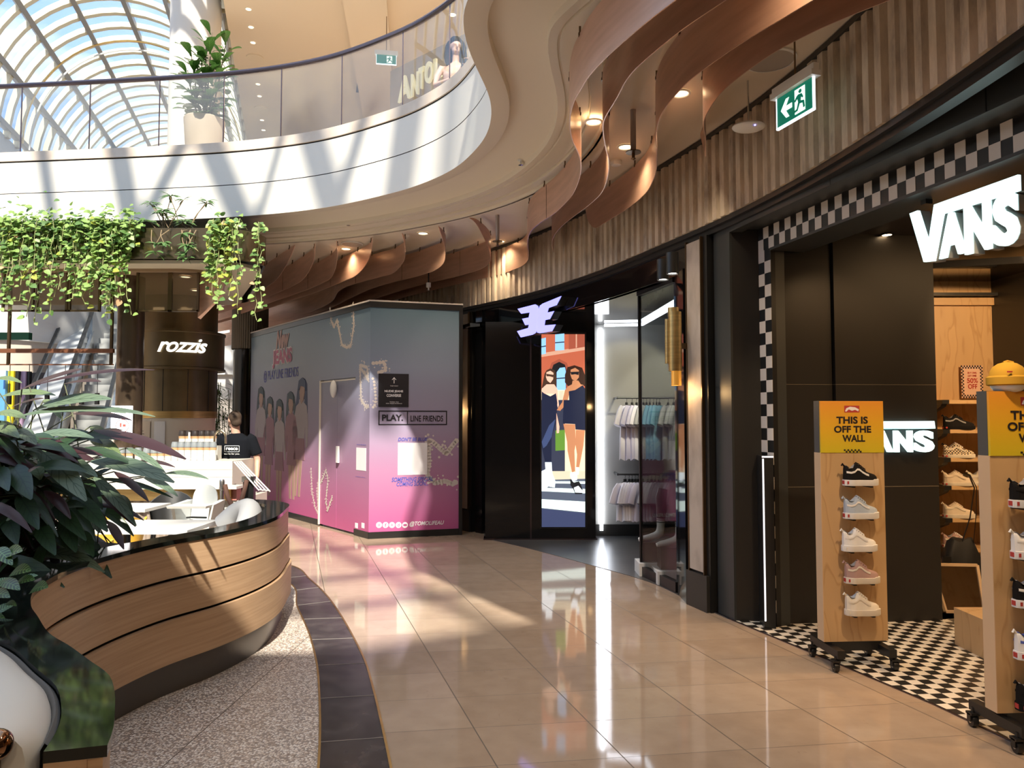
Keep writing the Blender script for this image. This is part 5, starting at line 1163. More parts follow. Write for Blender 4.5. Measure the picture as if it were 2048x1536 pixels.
INN = resample(crom([(-2.3, 6.5, 0), (-2.2, 6.46, 0), (-2.04, 6.25, 0), (-1.95, 5.93, 0), (-1.88, 5.5, 0), (-1.9, 5.14, 0), (-1.99, 4.79, 0), (-2.15, 4.43, 0), (-2.3, 3.95, 0), (-2.34, 3.5, 0), (-2.3, 3.1, 0), (-2.1, 2.75, 0), (-1.84, 2.6, 0), (-1.68, 2.46, 0), (-1.53, 2.34, 0), (-1.35, 2.16, 0), (-1.2, 2.01, 0), (-1.09, 1.85, 0), (-1.03, 1.735, 0), (-.99, 1.62, 0)], 8), .05)
k = 160; A = [Tp[int(i*(len(Tp)-1)/k)] + Tn[int(i*(len(Tp)-1)/k)]*.008 for i in range(k+1)]; B = [INN[int(i*(len(INN)-1)/k)] for i in range(k+1)]
rows = [[a+Vector((0, 0, .875)), a+Vector((0, 0, .9)), b+Vector((0, 0, .9)), b+Vector((0, 0, .875))] for a, b in zip(A, B)]
mb = MB(); mb.grid(rows, closed=True); mb.poly(rows[0]); mb.poly(rows[-1][::-1]); mb.build('black_top', m_btop, bt, angle=30)
a, b = Tp[-1], B[-1]; mb = MB(); mb.poly([(a.x, a.y, 0), (b.x, b.y, 0), (b.x, b.y, .875), (a.x, a.y, .875)]); mb.build('end_panel', m_oak, bt, smooth=False)
center(bt, (-2.2, 3.6, 0))
# planter bed behind the booth top
pl = thing('planter_bed', 'black planter bed set into the booth behind its glass top', 'planter', (-2.7, 3.3, 0))
pp_ = [(-2.1, 2.78), (-2.28, 3.1), (-2.33, 3.5), (-2.29, 3.95), (-2.14, 4.4), (-2.6, 4.55), (-3.3, 4.2), (-3.6, 3.2), (-3.0, 2.55), (-1.86, 2.5)]
pp_ = [(x+2.7, y-3.3) for x, y in pp_]
MB().prism(pp_, 0, .86).build('trough', m_black, pl, smooth=False); MB().prism([(x*.96, y*.96) for x, y in pp_], .86, .885).build('soil', mat('dark_soil', (.03, .02, .015), .95), pl, smooth=False)
# near white seat
ns_ = thing('white_sofa', 'curved white leather sofa back in the near bottom left corner', 'sofa')
_k = [p for p in INN if p.y < 2.62]; _n = normals2(_k, 1)
if _n[-5].x < 0: _n = [-n for n in _n]
SP = [Vector((-2.6, 2.3, 0)), Vector((-2.2, 2.42, 0))] + [p - n*.12 for p, n in zip(_k, _n)]
SP = resample(crom([tuple(p) for p in SP[:2] + SP[4::4]], 5), .04); SN = normals2(SP, 1)
if SN[-5].x < 0: SN = [-n for n in SN]
prof = []
for j in range(14):
    a = math.pi*2*j/14; prof.append((.105*math.cos(a), .86 + (.075 if math.sin(a) > 0 else .3)*math.sin(a)))
mb = MB(); rows = [[p + n*o*(1 if 0 < i < len(SP)-1 else .7) + Vector((0, 0, z)) for o, z in prof] for i, (p, n) in enumerate(zip(SP, SN))]
mb.grid(rows, closed=True); mb.poly(rows[0]); mb.poly(rows[-1][::-1]); mb.build('backrest', m_leather, ns_, angle=60)
mb = MB(); rows = [[p + n*o + Vector((0, 0, z)) for o, z in ((-.08, .2), (-.08, .5), (-.3, .47), (-.62, .46), (-.66, .42), (-.66, .12))] for p, n in zip(SP, SN)]; mb.grid(rows); mb.build('seat', m_leather, ns_, angle=50)
mb = MB(); mb.sweep(SP, SN, [(.1, .2), (.112, .2), (.118, .885), (.108, .895), (.1, .88)], closed=True); mb.build('grey_piping', mat('grey_welt', (.12, .12, .12), .5), ns_)
mb = MB(); mb.tube([SP[-1] + SN[-1]*o + Vector((0, .02, z)) for o, z in ((.07, .15), (.06, .5), (.02, .74), (-.08, .84), (-.2, .8), (-.3, .68))], [.05, .055, .06, .06, .055, .05], 12); mb.build('arm_roll', m_leather, ns_)
center(ns_, (-1.7, 2.0, 0))
p = D(-8, 1490, 1.62); t = thing('brass_lamp', 'polished brown metal ball ornament at the bottom left edge beside the white sofa', 'ornament', (p.x-.0, 1.62, p.z)); MB().sphere((0, 0, 0), .033, 24, 14).build('ball', mat('polished_brown', (.35, .2, .12), .08, 1.), t); MB().lathe([(.008, -.46), (.01, -.03)], n=10).lathe([(0, -.47), (.05, -.47), (.05, -.46), (0, -.455)], n=20).build('stem', m_bronze, t)
# far grey seat back
fs = thing('grey_sofa', 'pale grey rounded sofa back at the far end of the booth', 'sofa')
FP = [(-2.42, 6.36, .7), (-2.3, 6.34, .8), (-2.2, 6.26, .84), (-2.12, 6.12, .85), (-2.07, 5.95, .8), (-2.05, 5.75, .68)]
mb = MB(); mb.tube([tuple(p) for p in crom(FP, 5)], [(.09, .11)]*26, 14); mb.build('backrest', mat('grey_leather', (.33, .33, .33), .5), fs, angle=60)
mb = MB(); mb.prism([(-3.2, 5.95), (-2.3, 6.05), (-2.22, 5.3), (-2.3, 5.1), (-2.8, 5.1), (-3.3, 5.4)], .1, .46); mb.build('seat', mat('grey_leather_seat', (.33, .33, .33), .5), fs)
center(fs, (-2.6, 5.7, 0))

# ================================================================ FOLIAGE
def leafmat(name, c1, c2, under=None, vein=9, vs=.25, rough=.35, translucent=.25, sheen=.5):
    m = bpy.data.materials.new(name); m.use_nodes = True; t = m.node_tree; b = t.nodes['Principled BSDF']; b.inputs['Roughness'].default_value = rough; b.inputs['Specular IOR Level'].default_value = sheen
    uv = t.nodes.new('ShaderNodeUVMap'); s = t.nodes.new('ShaderNodeSeparateXYZ'); t.links.new(uv.outputs[0], s.inputs[0])
    d = M_(t, 'ABSOLUTE', M_(t, 'SUBTRACT', s.outputs[1], .5)); ph = M_(t, 'FRACT', M_(t, 'SUBTRACT', M_(t, 'MULTIPLY', s.outputs[0], float(vein)), M_(t, 'MULTIPLY', d, 3.)))
    st = M_(t, 'LESS_THAN', ph, vs); st = M_(t, 'MAXIMUM', st, M_(t, 'LESS_THAN', d, .03))
    oi = t.nodes.new('ShaderNodeTexNoise'); oi.inputs['Scale'].default_value = 3.; tc = t.nodes.new('ShaderNodeTexCoord'); t.links.new(tc.outputs['Object'], oi.inputs[0])
    c = mixc(t, st, c1, c2); c = mixc(t, M_(t, 'MULTIPLY', oi.outputs[0], .5), c, tuple(x*.5 for x in c1))
    if under:
        g = t.nodes.new('ShaderNodeNewGeometry'); c = mixc(t, g.outputs['Backfacing'], c, under)
    t.links.new(c, b.inputs['Base Color'])
    if translucent:
        tr = t.nodes.new('ShaderNodeBsdfTranslucent'); t.links.new(c, tr.inputs[0]); mx = t.nodes.new('ShaderNodeMixShader'); mx.inputs[0].default_value = translucent
        t.links.new(b.outputs[0], mx.inputs[1]); t.links.new(tr.outputs[0], mx.inputs[2]); t.links.new(mx.outputs[0], t.nodes['Material Output'].inputs[0])
    return m
def leaf(mb, a, b, w, nrm=None, sag=.08, fold=.25, n=8, m=0, shape='lance', roll=0.):
    a, b = Vector(a), Vector(b); ax = b-a; L = ax.length; ax.normalize(); up = Vector(nrm or (0, -.35, 1)); sd = ax.cross(up)
    if sd.length < .05: sd = ax.cross(Vector((0, 1, .2)))
    sd.normalize(); up = sd.cross(ax).normalized()
    if roll: q = Matrix.Rotation(roll, 3, ax); sd = q @ sd; up = q @ up
    rows = []
    for i in range(n+1):
        s = i/n
        if shape == 'lance': ww = math.sin(math.pi*min(1, s*.96+.02))**.75*(1-.25*s)
        elif shape == 'heart': ww = (math.sqrt(max(0, 1-((s-.3)/.34)**2)) if s < .3 else math.cos((s-.3)/.7*math.pi/2)**.8)
        else: ww = (.25+.75*s**1.0)*math.sqrt(max(0, 1-((s-.55)/.46)**2)) if s > .1 else .12
        ww *= w/2; p = a + ax*(L*s) + Vector((0, 0, -sag*L*4*(s-.5)**2 + sag*L))
        rows.append([p - sd*ww + up*fold*ww, p, p + sd*ww + up*fold*ww])
    mb.grid(rows, m, uv=True)
m_cten = leafmat('long_leaf_silver_green', (.19, .27, .18), (.07, .12, .07), under=(.06, .022, .026), vein=7, vs=.14, rough=.4)
m_cten2 = leafmat('long_leaf_mid_green', (.04, .085, .035), (.025, .05, .025), under=(.05, .018, .02), vein=7, vs=.14, rough=.35)
m_cten3 = leafmat('long_leaf_pale', (.22, .3, .13), (.1, .16, .07), under=(.12, .05, .05), vein=7, vs=.14)
m_stem = mat('stem_green', (.09, .1, .04), .6)
pt = thing('broad_leaved_plant', 'large dark plant with long silvery and purple-backed leaves filling the left foreground', 'plant')
big = [(150, 265, 560, 130, 130, 3.0, 'p'), (200, 250, 1055, 135, 60, 3.1, 'p'), (230, 410, 762, 335, 100, 3.0, 'g'), (120, 455, 860, 432, 55, 3.0, 'g'), (430, 425, 1060, 455, 45, 3.2, 'g'), (500, 435, 900, 480, 60, 3.3, 'p'),
       (640, 545, 1270, 745, 105, 3.0, 'p'), (230, 590, 640, 600, 75, 2.9, 'g'), (270, 680, 590, 1030, 150, 2.8, 'g'), (50, 645, 290, 705, 70, 2.9, 'g'), (620, 610, 830, 735, 90, 3.1, 'l'), (620, 760, 1190, 905, 120, 2.9, 'g'),
       (860, 670, 1130, 840, 50, 3.2, 'g'), (1120, 845, 1425, 882, 42, 3.2, 'g'), (780, 830, 1015, 1035, 60, 3.0, 'p'), (640, 870, 930, 1200, 80, 3.0, 'g'), (980, 870, 1215, 1000, 55, 3.1, 'g'), (80, 790, 215, 1020, 140, 2.7, 'm'),
       (-20, 810, 60, 960, 110, 2.7, 'm'), (500, 1000, 735, 1240, 110, 2.8, 'm'), (120, 990, 265, 1225, 120, 2.7, 'm'), (320, 1040, 590, 1300, 100, 2.8, 'm'), (540, 1240, 640, 1410, 90, 2.8, 'm'), (740, 1170, 845, 1360, 60, 2.9, 'p'),
       (690, 990, 925, 1205, 60, 3.0, 'p'), (820, 990, 910, 1165, 60, 3.0, 'm'), (-40, 440, 180, 470, 70, 2.8, 'l'), (-60, 205, 150, 225, 45, 3.1, 'l'), (370, 735, 665, 865, 90, 2.9, 'g'), (100, 550, 250, 645, 90, 2.8, 'g'),
       (610, 570, 840, 550, 45, 3.3, 'p'), (440, 230, 690, 215, 60, 3.3, 'p'), (930, 760, 1195, 800, 40, 3.3, 'p'), (0, 320, 380, 310, 60, 3.2, 'l'), (60, 400, 300, 330, 60, 3.1, 'p'), (-40, 520, 130, 600, 90, 2.8, 'l'), (300, 340, 420, 470, 60, 3.2, 'l'),
       (660, 880, 1180, 1010, 40, 3.2, 'm'), (420, 560, 700, 640, 70, 3.2, 'm'), (180, 730, 420, 800, 90, 3.1, 'm'), (560, 860, 700, 1090, 80, 3.1, 'm'), (30, 1100, 120, 1330, 120, 2.7, 'm'), (240, 1180, 380, 1400, 110, 2.7, 'm'), (420, 1150, 520, 1380, 110, 2.8, 'm'), (620, 520, 740, 640, 70, 3.3, 'l'), (520, 700, 760, 720, 80, 3.1, 'm')]
mb = MB(); random.seed(11); root = Vector((-2.72, 4.0, .88)); sb = MB()
for (x0, y0, x1, y1, w_, d, k) in big:
    d *= 1.32; a, b = D(x0/3.413, 700+y0/3.413, d+.15), D(x1/3.413, 700+y1/3.413, d-.1); ww = w_/3.413/F*d*1.15
    steep = abs(y1-y0) > abs(x1-x0)*.8
    if k == 'p': nr = (0, .55, -.83)
    else: nr = (.1, -.75, .62) if not steep else (.35, -.9, .25)
    leaf(mb, a, b, ww, nr, sag=.04, fold=.2, m={'g': 0, 'm': 1, 'l': 2, 'p': 1}[k], n=10)
    r0 = root + Vector((random.uniform(-.35, .4), random.uniform(-.3, .4), 0)); c = a.lerp(r0, .4) + Vector((0, 0, .12)); sb.tube([r0, c, a], .0035, 5)
for i in range(700):   # inner mass
    ang = random.uniform(-.5, 3.6); el = random.uniform(-.5, .6); r = random.uniform(.0, .42)
    c = Vector((-2.78 + random.gauss(0, .28), 3.95 + random.gauss(0, .2), random.uniform(.9, 1.55)))
    c.x -= (c.z-1.0)*.3
    if c.x > -2.3: c.x = -2.45
    d = Vector((math.cos(ang)*.9+.15, -abs(math.sin(ang))*.8, el-.35)).normalized(); L = random.uniform(.22, .42)
    leaf(mb, c, c+d*L, random.uniform(.05, .085), (random.uniform(-.4, .4), -.6, .7) if random.random() < .75 else (0, .5, -.8), sag=.1, m=random.choice((1, 1, 1, 0)), n=6)
mb.build('foliage', [m_cten, m_cten2, m_cten3], pt, angle=80); sb.build('stems', m_stem, pt); center(pt, root)
m_zeb = leafmat('zebra_leaf', (.03, .09, .025), (.22, .42, .14), vein=8, vs=.35, rough=.35)
zp = thing('zebra_plant', 'small plant with light and dark green striped leaves at the left edge', 'plant'); mb = MB(); random.seed(4)
for (x0, y0, x1, y1, w_) in ((60, 1185, 96, 1175, 26), (20, 1150, 62, 1142, 26), (0, 1165, 40, 1180, 24), (0, 1120, 45, 1102, 30), (10, 1210, 33, 1212, 12), (-10, 1100, 25, 1130, 26), (30, 1170, 70, 1160, 20), (-20, 1190, 20, 1195, 22)):
    leaf(mb, D(x0, y0, 2.72), D(x1, y1, 2.6), w_/F*2.7*1.2, (.1, -.8, .6), sag=.05, n=8)
for i in range(46):
    c = Vector((random.uniform(-2.35, -1.85), random.uniform(2.5, 2.85), random.uniform(.89, 1.02))); an = random.uniform(0, 6.28)
    leaf(mb, c, c+Vector((math.cos(an)*.1, math.sin(an)*.08-.03, random.uniform(-.01, .05))), random.uniform(.04, .06), (0, -.5, .8), n=6)
mb.build('foliage', m_zeb, zp, angle=80); center(zp, (-2.1, 2.7, .885))
# trailing vines on the canopy
m_vine = leafmat('vine_leaf', (.3, .46, .12), (.42, .58, .2), vein=3, vs=.2, rough=.45, translucent=.35); m_vine2 = leafmat('vine_leaf_dark', (.1, .2, .05), (.15, .28, .08), vein=3, vs=.2, rough=.45); m_vine3 = leafmat('vine_leaf_yellow', (.5, .55, .1), (.55, .6, .15), vein=3, vs=.2, translucent=.4); m_dead = mat('dry_leaf', (.5, .28, .15), .8)
def vine(label, xr, lens, nst, y0=8.55, seed=1, top=3.84, dens=1., mixw=(.7, .25, .05), size=.075, mass=0):
    random.seed(seed); t = thing('trailing_plant', label, 'plant'); fo = MB(); st = MB()
    for i in range(nst):
        x = xr[0] + (xr[1]-xr[0])*random.random(); f = (x-xr[0])/(xr[1]-xr[0]); L = lens(f)*random.uniform(.35, 1.08); yy = y0 - random.uniform(.0, .14)
        P = [Vector((x, y0+.12, top-.02)), Vector((x, yy, top+.05))]; n = max(2, int(L/.1)); px_ = x
        for j in range(1, n+1): px_ += random.uniform(-.03, .03); P.append(Vector((px_, yy+random.uniform(-.03, .03), top+.02-L*j/n)))
        P = [tuple(p) for p in P]; st.tube(P, .004, 5); Q = resample([Vector(p) for p in P], .062/dens)
        for q in Q[1:]:
            an = random.uniform(0, 6.28); d = Vector((math.cos(an)*.8, math.sin(an)*.4-.35, random.uniform(-.8, .15))).normalized(); s = size*random.uniform(.6, 1.15)
            a = q + d*.02; r = random.random(); mi = 0 if r < mixw[0] else (1 if r < mixw[0]+mixw[1] else 2)
            if random.random() < .008: mi = 3
            leaf(fo, a, a+d*s, s*.85, (random.uniform(-.5, .5), -.8, .6), sag=.05, fold=.15, n=5, m=mi, shape='heart')
    for i in range(mass):
        x = random.uniform(*xr); c = Vector((x, y0+random.uniform(-.16, .1), top + random.gauss(-.05, .13))); an = random.uniform(0, 6.28); d = Vector((math.cos(an), math.sin(an)*.5-.3, random.uniform(-.5, .5))).normalized(); s = size*random.uniform(.6, 1.2)
        leaf(fo, c, c+d*s, s*.8, (random.uniform(-.5, .5), -.7, .7), n=5, m=0 if random.random() < mixw[0] else 1, shape='heart')
    fo.build('foliage', [m_vine, m_vine2, m_vine3, m_dead], t, angle=80); st.build('stems', mat('vine_stem', (.28, .3, .12), .6), t); center(t, ((xr[0]+xr[1])/2, y0+.1, top-.02)); return t
X = lambda px, y=8.5: (px-1024)/F*y
vine('bright trailing plant on the bronze canopy at the far left', (X(-30), X(75)), lambda f: 1.0+.12*math.sin(f*9), 26, seed=2, mass=160)
vine('thin trailing plant with dry leaves on the canopy, second from the left', (X(75), X(135)), lambda f: .95-.1*f, 12, seed=3, dens=.8, mixw=(.45, .5, .05), mass=110)
vine('densest trailing plant hanging to the bronze column on the canopy', (X(135), X(262)), lambda f: .85+.35*f if f < .85 else .6, 40, seed=4, mass=260)
vine('yellow-green trailing plant hanging at the right end of the canopy', (X(408), X(478)), lambda f: .75+.45*f, 17, seed=6, mixw=(.6, .12, .28), mass=40)
vine('single thin trailing strand at the rounded right corner of the canopy', (X(498), X(514)), lambda f: 1.05, 3, y0=8.7, seed=8, mixw=(.8, .2, 0))
m_shr = leafmat('shrub_leaf', (.1, .2, .06), (.16, .28, .1), vein=6, vs=.2)
sh = thing('umbrella_shrub', 'upright dark green shrub with slender leaves standing on the canopy above the cafe', 'plant'); fo = MB(); st = MB(); random.seed(9)
for i in range(17):
    bx = random.uniform(X(285), X(360)); b0 = Vector((bx, 8.75, 3.84)); an = random.uniform(-1.2, 1.2); L = random.uniform(.12, .42); e = b0 + Vector((math.sin(an)*L*.9, -random.uniform(0, .2), math.cos(an)*L)); st.tube([b0, b0.lerp(e, .5)+Vector((0, 0, .03)), e], .005, 5)
    for j in range(9):
        a2 = random.uniform(0, 6.28); d = Vector((math.cos(a2), math.sin(a2)*.5, random.uniform(-.45, .2))).normalized(); leaf(fo, e, e+d*random.uniform(.09, .15), .035, (0, -.5, .8), n=5, sag=.1)
for i in range(8):
    b0 = Vector((random.uniform(X(270), X(380)), 8.6, 3.8)); e = b0 + Vector((random.uniform(-.12, .12), -.1, -random.uniform(.05, .38))); st.tube([b0, b0.lerp(e, .5)+Vector((0, -.05, 0)), e], .005, 5)
    for j in range(7):
        a2 = random.uniform(0, 6.28); d = Vector((math.cos(a2), math.sin(a2)*.5, random.uniform(-.6, .1))).normalized(); leaf(fo, e, e+d*random.uniform(.09, .15), .045, (0, -.5, .8), n=5)
fo.build('foliage', m_shr, sh, angle=80); st.build('branches', mat('twig', (.25, .18, .1), .7), sh); center(sh, (X(320), 8.75, 3.83))

# ================================================================ KIOSK CANOPY
def rrect(x0, x1, y0, y1, r, n=8):
    P = []
    k_ = x1/y0*.98; xb = k_*y1
    for cx, cy, a0 in ((x1-r, y0+r, -90), (xb-r, y1-r, 0), (x0+r, y1-r, 90), (x0+r, y0+r, 180)):
        for i in range(n+1): a = R(a0+90*i/n); P.append((cx+r*math.cos(a), cy+r*math.sin(a)))
    return P
cn = thing('kiosk_canopy', 'wide bronze-clad canopy with rounded corner over the cafe, vines on its rim', 'canopy'); x0_, x1_ = -8.8, X(520, 8.95)
def band(name, x0, x1, y0, y1, r, z0, z1, m, th=.03):
    P = rrect(x0, x1, y0, y1, r); Q = rrect(x0+th, x1-th, y0+th, y1-th, max(.02, r-th)); mb = MB(); n = len(P)
    mb.grid([[(p[0], p[1], z0), (p[0], p[1], z1), (q[0], q[1], z1), (q[0], q[1], z0)] for p, q in zip(P+P[:1], Q+Q[:1])], closed=True); return mb.build(name, m, cn)
band('bronze_fascia', x0_, x1_, 8.62, 12, .45, 3.47, 3.83, mat('bronze_mirror', (.2, .155, .095), .22, .9))
MB().prism(rrect(x0_+.03, x1_-.03, 8.65, 11.97, .42), 3.72, 3.76).build('planter_tray', m_black, cn, smooth=False)
MB().prism(rrect(x0_+.05, x1_-.1, 8.7, 11.9, .5), 3.43, 3.47).build('cream_lip', mat('cream_lip', (.62, .55, .42), .5), cn, smooth=False)
MB().prism(rrect(x0_+.3, x1_-.55, 9.0, 11.6, .5), 3.40, 3.44).build('soffit', mat('kiosk_soffit', (.3, .2, .12), .5), cn, smooth=False)
mm = mat('bronze_mesh', (.22, .15, .08), .5, .6); tt = mm.node_tree; tr = tt.nodes.new('ShaderNodeBsdfTransparent'); mx = tt.nodes.new('ShaderNodeMixShader'); mx.inputs[0].default_value = .55; tt.links.new(tr.outputs[0], mx.inputs[1]); tt.links.new(tt.nodes['Principled BSDF'].outputs[0], mx.inputs[2]); tt.links.new(mx.outputs[0], tt.nodes['Material Output'].inputs[0])
for a, b in ((0, 60), (68, 128), (134, 194), (270, 334), (338, 392)):
    xa_, xb_ = X(a, 9.1), X(b, 9.1); MB().box(((xa_+xb_)/2, 9.1, 3.17), (xb_-xa_, .01, .48)).build('mesh_panel', mm, cn)
    MB().box((xa_, 9.1, 3.17), (.025, .03, .5)).box((xb_, 9.1, 3.17), (.025, .03, .5)).box(((xa_+xb_)/2, 9.1, 2.93), (xb_-xa_+.02, .03, .02)).build('panel_frame', m_bronze, cn)
a, b = D(398, 585, 9.3), D(430, 560, 9.0); mb = MB(); mb.hexa([Vector(q) for q in ((X(392, 9.2), 9.2, 2.86), (X(398, 9.2), 9.2, 2.84), (X(440, 8.95), 9.0, 3.1), (X(438, 8.95), 8.98, 3.1), (X(395, 9.2), 9.2, 3.4), (X(400, 9.2), 9.22, 3.4), (X(446, 8.95), 9.0, 3.4), (X(444, 8.95), 8.98, 3.4))]); mb.build('copper_wedge', m_copper, cn)
MB().box((X(125, 9.2)-.2, 9.2, 2.45), (X(225, 9.2)-X(-40, 9.2), .05, .05)).box((X(125, 9.2)-.2, 9.2, 2.28), (X(225, 9.2)-X(-40, 9.2), .02, .015)).build('hanging_rail', mat('rust_brown', (.2, .08, .04), .5, .5), cn)
for px in (14, 220): MB().box((X(px, 9.2), 9.2, 2.85), (.03, .03, 1.15)).build('rail_drop', m_bronze, cn)
for px in (18, 57, 94, 129, 163, 194): 
    MB().box((X(px, 9.2), 9.2, 2.1), (.006, .006, .38)).box((X(px, 9.2), 9.2, 1.86), (.04, .04, .14)).build('pendant', m_black, cn)
for px, y in ((372, 552), (392, 580)): pass
center(cn, (-5.9, 10.2, 3.4))
for px, py, lab in ((371, 553, 'warm lamp under the kiosk canopy, farther one'), (392, 580, 'warm lamp under the kiosk canopy, nearer the copper wedge')):
    p = G(px, py, 3.395); downlight(p, 'small ' + lab, e=0)
tag(MB().lathe([(.155, 0), (.155, 3.4)], (X(250, 9.3), 9.4, 0), 28).build('bronze_column', mat('patinated_bronze', (.1, .07, .045), .35, .7, noise=((.36, .25, .18), 3.5, (1, 1, .6), .5, .72))), 'round patinated bronze column holding up the kiosk canopy', 'column')
# lit drinks menu at the column
t = thing('lit_menu', 'small glowing white drinks menu box on the bronze column', 'menu board', D(243, 868, 9.2)); MB().box((0, 0, .17), (.24, .05, .35)).build('box', emis('menu_glow', (1, .97, 1), 1.3), t)
m = MB(); m.lathe([(.075, 0), (.083, 0)], c=(0.02, -.027, .1), n=20, M=Matrix.Rotation(R(90), 3, 'X')); m.box((0, -.027, .11), (.022, .004, .05)).box((.045, -.027, .105), (.035, .004, .03)); m.build('drink_icons', mat('icon_red', (.5, .1, .08), .5), t)
# drum column with sign
KD = 11.2; kx = X(357, KD); kc = Vector((kx, KD, 0)); zf = lambda y, d=KD-.6: H+(840-y)*d/F
kd = thing('kiosk_drum', 'bronze-panelled round cafe drum with lettered sign ring', 'kiosk')
m_pan = mat('aged_brass_panel', (.15, .11, .06), .34, .85, noise=((.24, .18, .1), 1.5, (1, 1, 1), .35, .7))
r1, r2 = .53, .63; zA, zB, zC_, zD = zf(836), zf(822), zf(737), zf(657)
MB().lathe([(r1, zB), (r1, zC_+.05)], kc, 40).lathe([(r1, zD-.05), (r1, 3.6)], kc, 40).build('panels', m_pan, kd)
MB().lathe([(r1+.012, zA), (r1+.012, zB), (r1, zB)], kc, 40).build('brass_ring', m_brass, kd)
MB().lathe([(r1, zC_), (r2+.02, zC_), (r2+.02, zC_+.03), (r2, zC_+.04), (r2, zD-.04), (r2+.015, zD-.03), (r2+.015, zD), (r1, zD)], kc, 48).build('sign_ring', m_pan, kd, angle=25)
for k in range(10):
    a = 2*math.pi*k/10 + .33; c_, s_ = math.cos(a), math.sin(a)
    MB().bar(kc+Vector((c_*(r1+.002), s_*(r1+.002), zB)), kc+Vector((c_*(r1+.002), s_*(r1+.002), zC_)), .008, .006).build('panel_joint', m_black, kd)
MB().lathe([(r1-.01, 0), (r1-.01, zA)], kc, 60).build('tiled_base', mat('cream_tiles', (.62, .55, .45), .4), kd)
def cyltext(txt, xc, w_, z0, h, r, mt, name, par, c0, **k):
    me = text_mesh(txt, **k); xs = [v.co.x for v in me.vertices]; yz = [v.co.y for v in me.vertices]; m = MB(); base = -math.pi/2 + xc
    pts = []
    for v in me.vertices:
        u = ((v.co.x-min(xs))/(max(xs)-min(xs))-.5)*w_; z = z0 + (v.co.y-min(yz))/(max(yz)-min(yz))*h; a = base + u/r; rr = r + v.co.z
        pts.append(c0 + Vector((rr*math.cos(a), rr*math.sin(a), z)))
    m.add(pts, [tuple(p.vertices) for p in me.polygons]); return m.build(name, mt, par, smooth=False)
vd = math.atan2(kx, KD)*-1
cyltext('rozzis', -vd*-1+.07, .68, zf(704), .2, r2+.02, emis('sign_cream_glow', (.95, .93, .85), .9), 'lettering', kd, kc, bold=.015, shear=.4, extrude=.01, sp=.95)
for a0, a1, nm_, cc in ((-.82, -.45, 'menu_board', (.6, .5, .38)), (-.32, -.02, 'notice_sheet', (.72, .7, .68))):
    mb = MB(); mb.lathe([(r1+.004, 1.12), (r1+.004, 1.58)], kc, 10, a0=-math.pi/2+a0+.12, a1=-math.pi/2+a1+.12); mb.build(nm_, mat(nm_, cc, .5), kd)
mb = MB()
for j in range(7): mb.lathe([(r1+.007, 1.2+.04*j), (r1+.007, 1.206+.04*j)], kc, 6, a0=-math.pi/2-.66, a1=-math.pi/2-.66+random.uniform(.08, .2))
mb.build('menu_lines', m_ink, kd)
center(kd, kc)
# ================================================================ CAFE COUNTER
xr_ = X(467, 9.0); cz = 1.108
ct = thing('cafe_counter', 'long white cafe counter with marble ledge and brass band', 'counter', (-5.2, 9.3, 0)); o = Vector((-5.2, 9.3, 0))
def cb(name, x0, x1, y0, y1, z0, z1, m): return MB().box(((x0+x1)/2-o.x, (y0+y1)/2-o.y, (z0+z1)/2), (x1-x0, y1-y0, z1-z0)).build(name, m, ct, smooth=False)
m_tile = mat('white_tile_front', (.6, .57, .51), .35); m_marb = mat('white_marble', (.6, .59, .56), .25, noise=((.5, .49, .48), 5, (1, 1, 1), .55, .75))
cb('tiled_front', -7.2, xr_, 9.0, 9.14, .83, cz, m_tile); cb('worktop', -7.2, xr_+.0, 9.14, 9.9, .8, cz-.001, m_tile)
cb('marble_ledge', -7.2, X(481, 8.8), 8.72, 9.0, .80, .83, m_marb); cb('brass_band', -7.2, X(466, 8.8), 8.78, 8.99, .66, .8, m_brass)
for j in (.92, 1.01): cb('tile_joint', -7.2, xr_, 8.996, 9.0, j, j+.003, mat('tile_joint', (.5, .48, .44), .7))
mb = MB(); rows = []; n = 130
for i in range(n): x = -7.2 + (X(462, 8.9)+7.2)*i/(n-1); rows.append([Vector((x-o.x, 8.95 + (.03 if (i//2) % 2 else 0) - o.y, 0)), Vector((x-o.x, 8.95 + (.03 if (i//2) % 2 else 0)-o.y, .66))])
mb.grid(rows); mb.build('fluted_base', mat('fluted_brown', (.3, .24, .19), .5), ct, smooth=False)
cb('white_end', X(449, 8.8), X(476, 8.8), 8.86, 9.9, 0, .66, m_tile); cb('pink_block', X(452, 8.8), X(474, 8.8), 8.84, 8.99, .66, .8, mat('pink_tile', (.45, .18, .16), .5))
# stacks of cups
m_cup = mat('paper_cup', (.62, .62, .6), .5); m_lid = mat('grey_lid', (.22, .24, .25), .4); m_kraft = mat('kraft_band', (.5, .3, .15), .7); m_blid = mat('black_lid', (.03, .022, .02), .35)
def cupstack(z_w, lid, nm_):
    rr = []; k = max(3, int(z_w/.018))
    for i in range(k): rr += [(.034+.004*(i % 2)*0+.003, .018*i), (.041, .018*i+.014), (.041, .018*i+.017)]
    a = MB().lathe([(0, 0)] + rr + [(.03, .018*k)], n=16).mesh('cups', m_cup, angle=20); zt_ = .018*k
    b = MB().lathe([(.041, zt_), (.043, zt_+.03)], n=16).mesh('kraft_sleeve', m_kraft); c = MB().lathe([(.04, zt_+.03), (.044, zt_+.035), (.042, zt_+.075), (.036, zt_+.09), (.036, zt_+.1), (0, zt_+.1)], n=16).mesh('lid', lid); return (a, b, c)
cs1 = cupstack(.13, m_lid, 'a'); cs2 = cupstack(.07, m_lid, 'b'); cs3 = cupstack(.1, m_blid, 'c')
